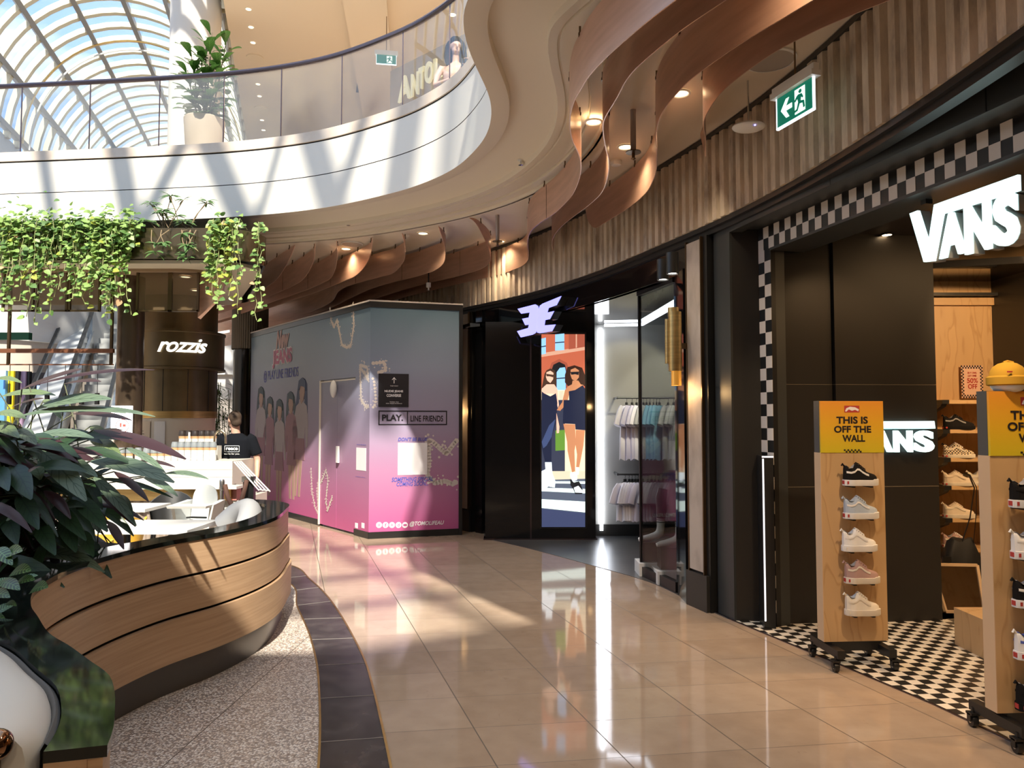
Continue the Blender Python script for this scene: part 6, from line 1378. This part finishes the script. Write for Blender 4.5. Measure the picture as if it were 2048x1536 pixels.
def put(cs, x, y, z, label, grp):
    t = thing('cup_stack', label, 'cups', (x, y, z), 0, grp)
    for me, n_ in zip(cs, ('cups', 'kraft_sleeve', 'lid')): obj(n_, me, t)
for px in (352, 365, 378, 391, 403, 416, 428): put(cs1, X(px, 9.2), 9.2, cz, 'tall stack of white paper cups with a grey lid on the counter, nearer the tap', 'tall stacks of paper cups on the counter')
for px in (246, 262, 279, 296, 311, 325, 339): put(cs2, X(px, 9.22), 9.22, cz, 'short stack of paper cups with a grey lid at the left of the counter', 'short stacks of paper cups on the counter')
tag(MB().box((X(397, 9.45), 9.47, cz+.085), (X(440, 9.45)-X(355, 9.45), .14, .17)).build('cup_riser', m_tile), 'white riser shelf behind the cup stacks on the counter', 'shelf')
for px in (366, 379, 392, 405, 417, 428): put(cs3, X(px, 9.47), 9.47, cz+.17, 'stack of paper cups with a dark lid in the back row on the riser', 'back row of dark-lidded cup stacks')
t = thing('tap', 'curved brass tap arch at the right end of the cup stacks', 'tap', (X(440, 9.35), 9.35, cz)); MB().tube([(-.06, 0, 0), (-.06, 0, .27)] + [(-.06+.07-.07*math.cos(a_), 0, .27+.09*math.sin(a_)) for a_ in (.4, .8, 1.2, 1.6, 2.0, 2.4, 2.8, 3.14)] + [(.08, 0, .2)], .013, 10).build('spout', mat('pale_brass', (.8, .7, .5), .25, 1.), t); MB().lathe([(.03, 0), (.03, .015), (0, .016)], c=(-.06, 0, 0), n=16).build('base', m_steel, t)
tag(MB().tube([(0, 0, 0), (0, 0, .34)], .012, 10).build('white_pole', m_whitep, loc=(X(380, 9.32), 9.32, cz)), 'short white upright pole among the cup stacks', 'pole')
# slanted rack
rk = thing('menu_stand', 'black stand with slanted rack of four white bars at the end of the counter', 'stand'); m6 = lambda x, y, d: D(230+x/5.69, 800+y/5.69, d)
for i in range(4):
    a, b = m6(1355+25*i, 702-3*i, 8.35+.05*i), m6(1640+42*i, 1030+4*i, 8.35+.05*i); MB().bar(a, b, .009, .012).build('white_bar', m_whitep, rk)
for s in (.02, .97): MB().bar(m6(1355+285*s, 702+328*s, 8.35), m6(1430+336*s, 693+347*s, 8.5), .014, .014).build('cross_bar', m_whitep, rk)
q = m6(1530, 920, 8.42); MB().bar((q.x, q.y, .0), (q.x, q.y, q.z+.05), .07, .12).build('post', m_black, rk); MB().box((q.x, q.y, .015), (.4, .35, .03)).build('base', m_black, rk)
MB().box((q.x-.02, q.y-.02, q.z+.02), (.1, .06, .06)).build('clamp', m_steel, rk); center(rk, (q.x, q.y, 0))
# rope barrier
t = thing('rope_barrier', 'steel rope post with a sagging brown velvet rope beside the high chair', 'barrier'); q = Vector((X(447, 8.3), 8.3, 0)); zt_ = H-(958-840)*8.3/F
MB().lathe([(.14, 0), (.14, .012), (.02, .03), (.022, zt_-.12), (.03, zt_-.11), (.03, zt_-.02), (.022, zt_), (0, zt_)], q, 20).build('post', m_steel, t)
MB().tube([tuple(v) for v in crom([D(450, 970, 8.3), D(456, 995, 8.25), D(467, 1012, 8.2), D(480, 1006, 8.2), D(490, 975, 8.3), D(493, 962, 8.35)], 5)], .025, 10).build('rope', mat('velvet_brown', (.09, .04, .025), .8), t); center(t, q)
# high chair
hc = thing('high_chair', 'white plastic high chair with rounded back beside the rope post', 'high chair', (X(402, 7.8), 7.8, 0)); mh = mat('white_shell', (.6, .62, .6), .35)
rows = []
for i in range(15):
    a = math.pi*(i/14); x = -.135*math.cos(a); zt_ = .70 + .22*math.sin(a)**.6; rows.append([Vector((x, .1+.02*math.sin(a), .52)), Vector((x, .13+.03*math.sin(a), (.52+zt_)/2)), Vector((x*.98, .15+.02*math.sin(a), zt_)), Vector((x*.95, .18+.02*math.sin(a), zt_-.005)), Vector((x*.95, .15, .52))])
MB().grid(rows).build('back_shell', mh, hc, angle=50)
MB().hexa([Vector(q) for q in ((-.15, -.16, .5), (.15, -.16, .5), (.13, .17, .5), (-.13, .17, .5), (-.15, -.17, .54), (.15, -.17, .54), (.14, .17, .53), (-.14, .17, .53))]).build('seat', mh, hc)
for s in (-1, 1): MB().hexa([Vector(q) for q in ((s*.15, -.16, .5), (s*.17, -.16, .5), (s*.16, .18, .5), (s*.13, .18, .5), (s*.18, -.17, .74), (s*.22, -.17, .74), (s*.2, .19, .76), (s*.14, .19, .76))]).build('side_shell', mh, hc)
MB().hexa([Vector(q) for q in ((-.19, -.3, .72), (.19, -.3, .72), (.2, -.1, .72), (-.2, -.1, .72), (-.2, -.31, .745), (.2, -.31, .745), (.21, -.1, .745), (-.21, -.1, .745))]).build('tray', mh, hc)
for sx in (-1, 1):
    for sy in (-1, 1): MB().tube([(sx*.14, sy*.12, .52), (sx*.235, sy*.24, 0)], .016, 10).build('leg', mh, hc)
MB().tube([(-.1, -.05, .6), (0, -.18, .62), (.1, -.05, .6)], .01, 6).box((0, -.18, .5), (.03, .01, .2)).build('strap', m_slate, hc)
# tables and chairs
def table(label, x0, x1, y0, y1, edge):
    t = thing('cafe_table', label, 'table', ((x0+x1)/2, (y0+y1)/2, 0)); MB().box((0, 0, .735), (x1-x0, y1-y0, .03)).build('tabletop', m_marb, t)
    MB().lathe([(.25, 0), (.25, .012), (.03, .03), (.03, .7), (.12, .718)], n=20).build('pedestal', m_black, t); return t
table('white marble cafe table nearest the booth curve', -3.75, -2.5, 5.82, 6.45, 0); table('small white marble cafe table behind the yellow chair', -4.3, -3.5, 7.2, 7.75, 0)
def ychair(label, x, y, rz, c=(.75, .45, .05), nm_='cafe_chair'):
    t = thing(nm_, label, 'chair', (x, y, 0), rz); m_ = mat('chair_shell_%d' % int(c[0]*100), c, .4)
    rows = []
    for i in range(13):
        a = math.pi*(-.12 + 1.24*i/12); hgt = .8 - .12*abs(math.cos(a))**2; rr = .22
        rows.append([Vector((rr*.86*math.cos(a), rr*.8*math.sin(a), .44)), Vector((rr*math.cos(a), rr*math.sin(a), .6)), Vector((rr*1.1*math.cos(a), rr*1.12*math.sin(a)+.03, hgt)), Vector((rr*1.02*math.cos(a), rr*1.04*math.sin(a)+.03, hgt+.002)), Vector((rr*.93*math.cos(a), rr*.92*math.sin(a), .6)), Vector((rr*.8*math.cos(a), rr*.74*math.sin(a), .46))])
    MB().grid(rows).build('back_shell', m_, t, angle=50); MB().box((0, -.01, .44), (.4, .4, .03)).build('seat', m_, t)
    for sx in (-1, 1):
        for sy in (-1, 1): MB().tube([(sx*.16, sy*.15, .43), (sx*.22, sy*.21, 0)], .014, 8).build('leg', m_, t)
    return t
ychair('yellow plastic cafe chair behind the high table, facing the booth', X(297, 7.5), 7.0, R(185)-R(0)); ychair('yellow plastic cafe chair tucked at the nearest marble table', X(262, 6.5)+.05, 5.72, R(170)); ychair('black plastic cafe chair by the fluted counter base', X(347, 8.3), 8.3, R(20), (.02, .02, .02))

# ================================================================ BACKGROUND LEFT
tag(MB().lathe([(.3, 0), (.3, 2.94)], (-5.05, 14.4, 0), 32).build('black_column', m_blackg), 'fat black column behind the man in the black T-shirt', 'column')
mb = MB(); rows = []
for i in range(97): a = 2*math.pi*i/96; r = .32+(.015 if i % 2 else 0); rows.append([Vector((-5.05+r*math.cos(a), 14.4+r*math.sin(a), 2.95)), Vector((-5.05+r*math.cos(a), 14.4+r*math.sin(a), 3.95))])
mb.grid(rows); tag(mb.build('ribbed_drum', mat('ribbed_taupe', (.22, .2, .17), .6), smooth=False), 'ribbed taupe drum at the top of the black column', 'drum')
tag(MB().box((-5.75, 17.2, 2), (1.0, .3, 4)).build('black_pier', m_black), 'dark pier further back behind the fat black column', 'pier')
bw = thing('far_shopfront', 'pale far shopfront seen in the gap right of the cafe drum', 'shopfront', (-8.6, 21.6, 0))
for (a, b, z0, z1, c, nm_) in ((-1.5, 2.6, 0, 2.2, (.5, .45, .4), 'glazing'), (-1.5, 2.6, 2.2, 2.9, (.8, .78, .74), 'fascia'), (-1.5, 2.6, 2.9, 5, (.85, .85, .84), 'upper_wall')): MB().box(((a+b)/2, 0, (z0+z1)/2), (b-a, .15 if nm_ != 'upper_wall' else .4, z1-z0)).build(nm_, mat('far_' + nm_, c, .5), bw)
random.seed(21); bp = thing('bamboo_plant', 'slender bamboo plant in the gap between the cafe drum and the black column', 'plant', (X(447, 14.5), 14.5, 0)); fo = MB(); st = MB()
for i in range(11):
    x = random.uniform(-.2, .2); top = random.uniform(1.7, 2.35); st.tube([(x, random.uniform(-.1, .1), .4), (x+random.uniform(-.1, .1), 0, top)], .007, 5)
    for j in range(34): c = Vector((x+random.uniform(-.09, .09), random.uniform(-.1, .1), random.uniform(.8, top))); a = random.uniform(0, 6.28); leaf(fo, c, c+Vector((math.cos(a)*.13, math.sin(a)*.05, -.06)), .025, n=4)
fo.build('foliage', m_vine2, bp); st.build('stems', m_stem, bp); MB().lathe([(.18, 0), (.24, .42), (.2, .42), (0, .38)], n=20).build('pot', m_slate, bp)
# escalator
es = thing('escalator', 'grey escalator rising away at the far left behind the hanging vines', 'escalator'); e0 = Vector((-10.36, 17.1, 0)); ed = Vector((-.387, .922, 0)); er = Vector((.922, .387, 0)); sl_ = .56
m_step = mat('escalator_step', (.5, .5, .48), .4, .3)
for i in range(30):
    q = e0 + ed*(i*.36) + Vector((0, 0, i*.2)); 
    if q.z > 5.2: break
    W = [q, q+er*.8, q+er*.8+ed*.36, q+ed*.36]; mb = MB(); mb.hexa([p - Vector((0, 0, .25)) for p in W] + [p + Vector((0, 0, .2)) for p in W]); mb.build('step', m_step, es, smooth=False)
top_ = e0 + ed*9.2 + Vector((0, 0, 9.2*sl_))
for s in (-.12, .92):
    a, b = e0+er*s-ed*.6, top_+er*s; up = Vector((0, 0, 1))
    MB().bar(a+up*.2, b+up*.2, .08, .5).build('skirt', m_steel, es); MB().poly([a+up*.4, b+up*.4, b+up*1.15, a+up*1.15]).build('glass_side', glassmat('escalator_glass', (.6, .75, .9), .3, body=.25, bcol=(.4, .55, .75)), es, smooth=False)
    MB().bar(a+up*1.17, b+up*1.17, .09, .07).build('handrail', m_black, es)
a, b = e0+er*-.5-ed*.6, top_+er*-.5; MB().bar(a+up*.7, b+up*.7, .55, .25).build('down_side', mat('escalator_side', (.6, .62, .62), .4), es); MB().bar(a-er*.3+up*1.2, b-er*.3+up*1.2, .08, .07).build('handrail', m_black, es)
center(es, e0)
# far curved bulkhead and shopfront under it
fb = thing('curved_bulkhead', 'curved cream bulkhead above the far yellow and lilac shopfront', 'bulkhead'); FPp = crom([(-15.85, 19.6, 0), (-15, 19.8, 0), (-14, 20.3, 0), (-13.3, 21.2, 0), (-13.0, 22.5, 0), (-13.4, 26, 0)], 8)
def zb(px_y, d): return H+(840-px_y)*d/F
MB().grid([[p+Vector((0, 0, z)) for z in (2.85, 3.3, 3.32, 3.8)] for p in FPp]).build('lower_face', mat('bulkhead_beige', (.62, .54, .45), .6), fb); MB().grid([[p+Vector((.0, -.15, z)) for z in (3.8, 5.4)] for p in FPp]).build('upper_face', m_white, fb)
center(fb, (-13, 21.5, 2.85))
sf2 = thing('far_shopfront', 'yellow and lilac panelled shopfront with black mullions at the far left', 'shopfront', (-14, 20.8, 0)); random.seed(2)
for px0, px1, c, nm_ in ((-30, 12, (.1, .3, .7), 'screen'), (12, 28, (.72, .55, .02), 'yellow_panel'), (28, 38, (.012, .012, .012), 'mullion'), (38, 52, (.4, .28, .42), 'lilac_panel'), (52, 60, (.012, .012, .012), 'mullion'), (60, 140, (.05, .045, .05), 'dark_glazing')):
    y_ = 19.7 + max(0, (px1)/60)*.4; MB().box(((X(px0, y_)+X(px1, y_))/2+14, y_-20.8, 1.45), (X(px1, y_)-X(px0, y_), .1, 2.9)).build(nm_, mat('far_'+nm_, c, .4), sf2)
for px0, px1, py0, py1, c in ((75, 86, 771, 781, (.3, .5, .9)), (90, 102, 772, 782, (.3, .5, .9)), (0, 10, 741, 757, (.4, .7, 1))):
    y_ = 19.5; a, b = D(px0, py0, y_), D(px1, py1, y_); MB().box(((a.x+b.x)/2+14, y_-20.8, (a.z+b.z)/2), (b.x-a.x, .05, a.z-b.z)).build('lit_panel', emis('far_screen_blue', c, 1.5), sf2)
tag(MB().box((X(12, 10.5), 10.6, zf(672, 10.6)), (.5, .08, .1)).build('green_sign', mat('exit_green_dim', (.01, .12, .08), .5)), 'dim green exit sign hanging under the canopy at the far left', 'exit sign')

# ================================================================ UPPER FLOOR THINGS
fp_ = Vector((X(398, 10.35), 10.35, 5.0)); fg = thing('potted_fig', 'tall fiddle-leaf fig in a round beige pot behind the glass balustrade', 'plant', fp_)
MB().lathe([(0, 0), (.2, 0), (.22, .02), (.275, .8), (.26, .815), (.245, .8), (.24, .74), (0, .74)], n=36).build('pot', mat('beige_pot', (.55, .44, .34), .6), fg)
fo = MB(); st = MB(); random.seed(12); m_fig = leafmat('fig_leaf', (.08, .19, .04), (.17, .3, .08), vein=5, vs=.12, rough=.3)
stems = [(-.1, .0, 1.1, -.12), (.05, -.05, 1.3, .05), (.12, .05, 1.2, .14), (-.04, .06, 1.0, -.05), (.0, 0, 1.22, .0), (.1, -.08, .8, .12), (-.12, -.08, .75, -.1)]
for (sx, sy, hh_, lx) in stems:
    P = [Vector((sx*.4, sy*.4, .74)), Vector((sx+lx*.3, sy, .74+hh_*.5)), Vector((sx+lx, sy, .74+hh_))]; st.tube(P, [.014, .01, .006], 7)
    for i in range(21):
        f = .1+.9*i/21; c = P[0].lerp(P[1], f*2) if f < .5 else P[1].lerp(P[2], f*2-1); a = i*2.4+sx*9; e = -.15+.75*f
        d = Vector((math.cos(a), math.sin(a), e)).normalized(); s = .3*(1-.25*f); leaf(fo, c+d*.03, c+d*(.03+s), s*.85, (math.cos(a)*-.3, -.4, 1), sag=.1, fold=.18, n=8, shape='ob')
fo.build('foliage', m_fig, fg, angle=80); st.build('stems', mat('fig_stem', (.2, .15, .1), .7), fg)
# wall sign upstairs
SW_ = Wall((-1.82, 12.3), (-.3, 10.9)); sg_ = thing('shop_sign', 'large gold ANTOL lettering on the upper floor behind the glass', 'sign')
MB().wbox(SW_, -.35, 2.6, 5.0, 7.55, -.1, 0).build('sign_wall', mat('sign_wall_beige', (.5, .4, .3), .6), sg_, smooth=False)
gold = mat('sign_gold', (.75, .68, .45), .35, .3, emit=(.9, .8, .5), es=.35)
for c_, x0, x1, yt, yb in (('A', 803, 828, 160, 197), ('N', 829, 843, 152, 190), ('T', 844, 855, 140, 177), ('O', 856, 872, 130, 165), ('L', 874, 889, 122, 155)):
    ua, wa = SW_.px(x0, yt); ub, wb = SW_.px(x1, yb)
    m = MB(); wtext(m, SW_, c_, ua, ub, wb, wa, .06, bold=.03, extrude=.02); m.build('letter', gold, sg_, smooth=False)
center(sg_, SW_.at(.8, 5.0, 0))
exit_sign((X(747, 12.2), 12.2), (X(786, 12.2), 12.25), H+(840-93)*12.2/F, .15, 'green exit sign hanging from the upper floor ceiling behind the glass', flip=True)
cs_ = [G(725, 100, 8.49), G(746, 103, 8.49), G(735, 184, 8.49), G(712, 182, 8.49)]; vt = thing('ceiling_vent', 'dark slotted air vent in the upper floor ceiling', 'vent'); MB().prism([(p.x, p.y) for p in cs_], 8.46, 8.495).build('grille', mat('vent_dark', (.07, .06, .05), .6), vt, smooth=False)
for s in (.2, .4, .6, .8): MB().bar(cs_[0].lerp(cs_[3], s)-Vector((0, 0, .035)), cs_[1].lerp(cs_[2], s)-Vector((0, 0, .035)), .04, .01).build('slat', m_grout, vt)
center(vt, cs_[0])
for i, (px, py) in enumerate(((497, 18), (502, 54), (506, 85), (513, 143), (516, 168), (519, 192), (524, 240), (527, 260))):
    t = downlight(G(px, py, 8.5), 'small recessed downlight in the row on the upper floor ceiling', e=0, grp='row of upper ceiling downlights'); t.scale = (.75, .75, .75)
downlight(G(905, 29, 8.5), 'small recessed downlight on the upper ceiling above the seated woman', e=0)
for px, py, lab in ((510, 115, 'larger round speaker among the upper ceiling downlights, nearer one'), (523, 217, 'larger round speaker among the upper ceiling downlights, farther one')): tag(MB().lathe([(.16, 0), (.16, -.02), (0, -.025)], n=24).build('ceiling_speaker', m_soffit, loc=G(px, py, 8.5)), lab, 'speaker')
spot((-1, 15, 8.3), (-1, 15, 5), 500, (1, .8, .6), 150, .9); spot((0, 10.8, 8.3), (-1, 11, 5.5), 160, (1, .85, .7), 120, .9)

# ================================================================ PEOPLE
m_skin = mat('skin', (.56, .33, .24), .5)
def organic(mb, name, m, par, vox=.012, smooth=4):
    me = mb.mesh(name, m); o_ = bpy.data.objects.new(name, me); COL.objects.link(o_)
    r = o_.modifiers.new('r', 'REMESH'); r.mode = 'VOXEL'; r.voxel_size = vox; r.use_smooth_shade = True
    s = o_.modifiers.new('s', 'SMOOTH'); s.factor = .5; s.iterations = smooth
    bpy.context.view_layer.update(); ev = o_.evaluated_get(bpy.context.evaluated_depsgraph_get()); me2 = bpy.data.meshes.new_from_object(ev); bpy.data.objects.remove(o_)
    me2.name = name
    if not me2.materials: me2.materials.append(m)
    me2.polygons.foreach_set('use_smooth', [True]*len(me2.polygons)); return obj(name, me2, par)
def hand(mb, wr_, d, side, curl=.5, nrm=Vector((0, 1, 0))):
    d = Vector(d).normalized(); n = Vector(nrm); s = d.cross(n).normalized()*side; n = s.cross(d).normalized()*side; w_ = Vector(wr_)
    mb.tube([w_, w_+d*.04, w_+d*.085], [(.022, .02), (.038, .016), (.04, .015)], 10, up=tuple(n))
    for i, (o_, L_) in enumerate(((-.03, .06), (-.01, .075), (.011, .07), (.031, .055))):
        b_ = w_+d*.082+s*o_; k1 = b_+(d*math.cos(curl*.5)+n*math.sin(curl*.5))*L_*.5; k2 = k1+(d*math.cos(curl*1.3)+n*math.sin(curl*1.3))*L_*.5; mb.tube([b_, k1, k2], [.0095, .009, .0075], 7)
    b_ = w_+d*.03-s*.03; mb.tube([b_, b_-s*.025+d*.025, b_-s*.03+d*.055+n*.01], [.013, .011, .009], 7)
def head(mb, c, r=1., yaw=0., pitch=0.):
    M = Matrix.Rotation(yaw, 3, 'Z') @ Matrix.Rotation(pitch, 3, 'X'); c = Vector(c); q = lambda x, y, z: c + M @ Vector((x*r, y*r, z*r))
    mb.sphere(c + M @ Vector((0, .012*r, .02*r)), (.074*r, .092*r, .088*r), 18, 12, M=M); mb.sphere(q(0, -.025, -.045), (.055*r, .06*r, .06*r), 14, 9, M=M)
    mb.tube([q(0, -.088, .025), q(0, -.107, -.018), q(0, -.088, -.028)], [.009*r, .015*r, .01*r], 8)
    mb.sphere(q(0, -.082, -.058), (.024*r, .012*r, .009*r), 10, 6, M=M)
    for s in (-1, 1): mb.sphere(q(s*.077, .01, -.005), (.01*r, .02*r, .032*r), 10, 7, M=M); mb.sphere(q(s*.03, -.07, .03), (.02*r, .014*r, .008*r), 8, 6, M=M)
    return q, M
# man from behind, looking left
mx_, my_ = X(474, 9.75), 9.75; mn = thing('person', 'man seen from behind in a black T-shirt at the right end of the cafe counter', 'person', (mx_, my_, 0)); b = MB()
hz = 1.60; q, MM = head(b, (-.03, -.02, hz), 1., yaw=R(-128)); 
b.tube([(0, .01, 1.36), (-.01, .0, 1.44), (-.02, 0, 1.54)], [(.07, .06), (.056, .056), (.056, .056)], 12)
b.tube([(0, 0, .86), (0, 0, .95), (0, 0, 1.08), (0, 0, 1.22), (0, 0, 1.34), (0, .01, 1.4)], [(.16, .11), (.165, .115), (.155, .11), (.18, .12), (.185, .11), (.09, .07)], 18, up=(0, 1, 0))
arms = {1: [(.19, .0, 1.35), (.235, .0, 1.24), (.275, .01, 1.08), (.29, -.04, .95), (.3, -.07, .87)], -1: [(-.19, .0, 1.35), (-.24, -.03, 1.22), (-.26, -.1, 1.08), (-.22, -.25, 1.06), (-.2, -.33, 1.08)]}
for s in (1, -1): b.tube(arms[s], [.052, .048, .04, .033, .027], 12)
hand(b, arms[1][-1], (.03, -.12, -1), 1, .6, Vector((-1, 0, 0))); hand(b, arms[-1][-1], (0, -1, 0), -1, .4, Vector((0, 0, 1)))
for s in (1, -1): b.tube([(s*.085, 0, .88), (s*.1, 0, .7), (s*.105, .0, .48), (s*.11, .01, .3), (s*.11, .01, .08)], [.085, .075, .053, .05, .038], 12); b.tube([(s*.11, .05, .05), (s*.115, -.08, .04), (s*.12, -.15, .03)], [(.04, .045), (.045, .035), (.035, .02)], 10)
organic(b, 'body', m_skin, mn, .011)
b = MB(); b.tube([(0, 0, .82), (0, 0, .95), (0, 0, 1.08), (0, 0, 1.22), (0, 0, 1.34), (0, .01, 1.4), (0, .01, 1.43)], [(.185, .135), (.18, .135), (.175, .13), (.2, .14), (.205, .125), (.12, .09), (.07, .065)], 18, up=(0, 1, 0))
for s in (1, -1): b.tube([(s*.15, 0, 1.37), arms[s][0], arms[s][1], (arms[s][2][0]*.98, arms[s][2][1], 1.15)], [.07, .075, .072, .07], 12)
organic(b, 't_shirt', mat('black_cotton', (.008, .009, .012), .95, spec=.08), mn, .012)
b = MB(); b.tube([(0, 0, .98), (0, 0, .9), (0, 0, .82)], [(.172, .125), (.178, .128), (.16, .12)], 16, up=(0, 1, 0))
for s in (1, -1): b.tube([(s*.085, 0, .88), (s*.1, 0, .7), (s*.105, .0, .48), (s*.11, .01, .3), (s*.11, .01, .08)], [.1, .092, .075, .07, .062], 12)
organic(b, 'trousers', mat('dark_trousers', (.012, .011, .011), .9, spec=.1), mn, .013)
b = MB(); M2 = Matrix.Rotation(R(-128), 3, 'Z'); hc_ = Vector((-.03, -.02, hz)); b.sphere(hc_ + M2 @ Vector((0, .03, .035)), (.083, .088, .088), 18, 12); b.sphere(hc_ + M2 @ Vector((0, .055, -.02)), (.07, .06, .07), 14, 8)
organic(b, 'hair', mat('brown_hair', (.05, .03, .018), .8), mn, .01)
b = MB(); b.tube([hc_ + M2 @ Vector((s*.082, -.0, .02)) for s in (1,)] + [hc_ + M2 @ Vector((.07, -.09, .025)), hc_ + M2 @ Vector((0, -.11, .028)), hc_ + M2 @ Vector((-.07, -.09, .025)), hc_ + M2 @ Vector((-.082, 0, .02))], .006, 6)
for s in (-1, 1): b.box(hc_ + M2 @ Vector((s*.034, -.1, .02)), (.045, .006, .032), rot=M2)
b.build('glasses', m_black, mn)
TW = Wall((mx_-.2, my_-.145), (mx_+.2, my_-.145)); lg_ = MB(); wtext(lg_, TW, 'reece', .125, .275, 1.215, 1.25, .004, bold=.03)
for (u0, u1, w0, w1) in ((.105, .295, 1.268, 1.273), (.105, .295, 1.192, 1.197), (.105, .11, 1.192, 1.273), (.29, .295, 1.192, 1.273)): lg_.wbox(TW, u0, u1, w0, w1, 0, .004)
wtext(lg_, TW, 'works for you.', .1, .3, 1.155, 1.178, .004, bold=.01); lo_ = lg_.build('shirt_print', m_whitep, mn, smooth=False); lo_.location = -mn.location
# seated woman upstairs
wx, wy = X(909, 9.0), 9.0; wn = thing('person', 'seated woman with long black hair looking at her phone on the upper floor', 'person', (wx, wy, 5.0)); b = MB()
hw_ = Vector((.0, -.02, 1.16)); head(b, hw_, .95, yaw=R(18), pitch=R(14))
b.tube([(0, 0, .92), (0, -.0, 1.0), (0, -.01, 1.1)], [.05, .045, .045], 12)
b.tube([(0, .05, .42), (0, .05, .55), (0, .04, .68), (0, .02, .82), (0, .01, .92), (0, 0, .97)], [(.16, .12), (.15, .11), (.13, .095), (.15, .11), (.165, .085), (.06, .05)], 16, up=(0, 1, 0))
wa_ = {1: [(.165, .01, .92), (.21, -.03, .78), (.2, -.12, .66), (.18, -.24, .7), (.16, -.28, .76)], -1: [(-.165, .01, .92), (-.23, -.03, .78), (-.24, -.12, .64), (-.06, -.26, .64), (.06, -.31, .69)]}
for s in (1, -1): b.tube(wa_[s], [.042, .038, .034, .028, .023], 12)
hand(b, wa_[1][-1], (-.1, -.2, .9), 1, .9, Vector((0, -1, 0))); hand(b, wa_[-1][-1], (.5, -.2, .6), -1, .9, Vector((0, -1, 0)))
for s in (1, -1): b.tube([(s*.09, .03, .45), (s*.1, -.2, .46), (s*.11, -.42, .46), (s*.11, -.44, .25), (s*.11, -.42, .05)], [.085, .075, .055, .045, .035], 12); b.tube([(s*.11, -.38, .04), (s*.11, -.52, .03), (s*.11, -.58, .025)], [.035, .03, .02], 8)
organic(b, 'body', mat('skin_light', (.68, .42, .33), .5), wn, .011)
b = MB(); b.tube([(0, .05, .42), (0, .05, .55), (0, .04, .68), (0, .02, .82), (0, .01, .9)], [(.175, .13), (.165, .125), (.145, .11), (.165, .125), (.15, .1)], 16, up=(0, 1, 0)); organic(b, 'top', mat('blush_top', (.7, .48, .38), .8), wn, .012)
b = MB(); b.tube([(0, .05, .5), (0, .04, .42)], [(.17, .13), (.17, .14)], 14, up=(0, 1, 0))
for s in (1, -1): b.tube([(s*.09, .03, .45), (s*.1, -.2, .46), (s*.11, -.42, .46), (s*.11, -.44, .25), (s*.11, -.42, .1)], [.1, .09, .07, .062, .06], 12)
organic(b, 'trousers', mat('dark_jeans', (.03, .035, .05), .85), wn, .013)
b = MB(); b.sphere(hw_+Vector((0, .02, .062)), (.086, .102, .078), 18, 12)
for s in (-1, 1): b.tube([hw_+Vector((s*.06, .02, .06)), hw_+Vector((s*.09, .0, -.02)), hw_+Vector((s*.1, -.02, -.14)), hw_+Vector((s*.09, -.03, -.24))], [(.03, .05), (.03, .05), (.035, .05), (.02, .03)], 10)
b.tube([hw_+Vector((0, .07, .05)), hw_+Vector((0, .09, -.08)), hw_+Vector((0, .09, -.24))], [(.08, .04), (.09, .035), (.06, .02)], 12); organic(b, 'hair', mat('black_hair', (.008, .007, .008), .9, spec=.1), wn, .01)
MB().box((.13, -.36, .8), (.075, .012, .15), rot=Matrix.Rotation(R(-25), 3, 'X')).build('phone', m_black, wn)
t = thing('bench', 'plain low bench under the seated woman on the upper floor', 'bench', (wx, wy+.15, 5.0)); MB().box((0, 0, .36), (.9, .4, .05)).build('seat', m_oak, t)
for s in (-.38, .38): MB().box((s, 0, .17), (.05, .36, .335)).build('leg', m_oak, t)
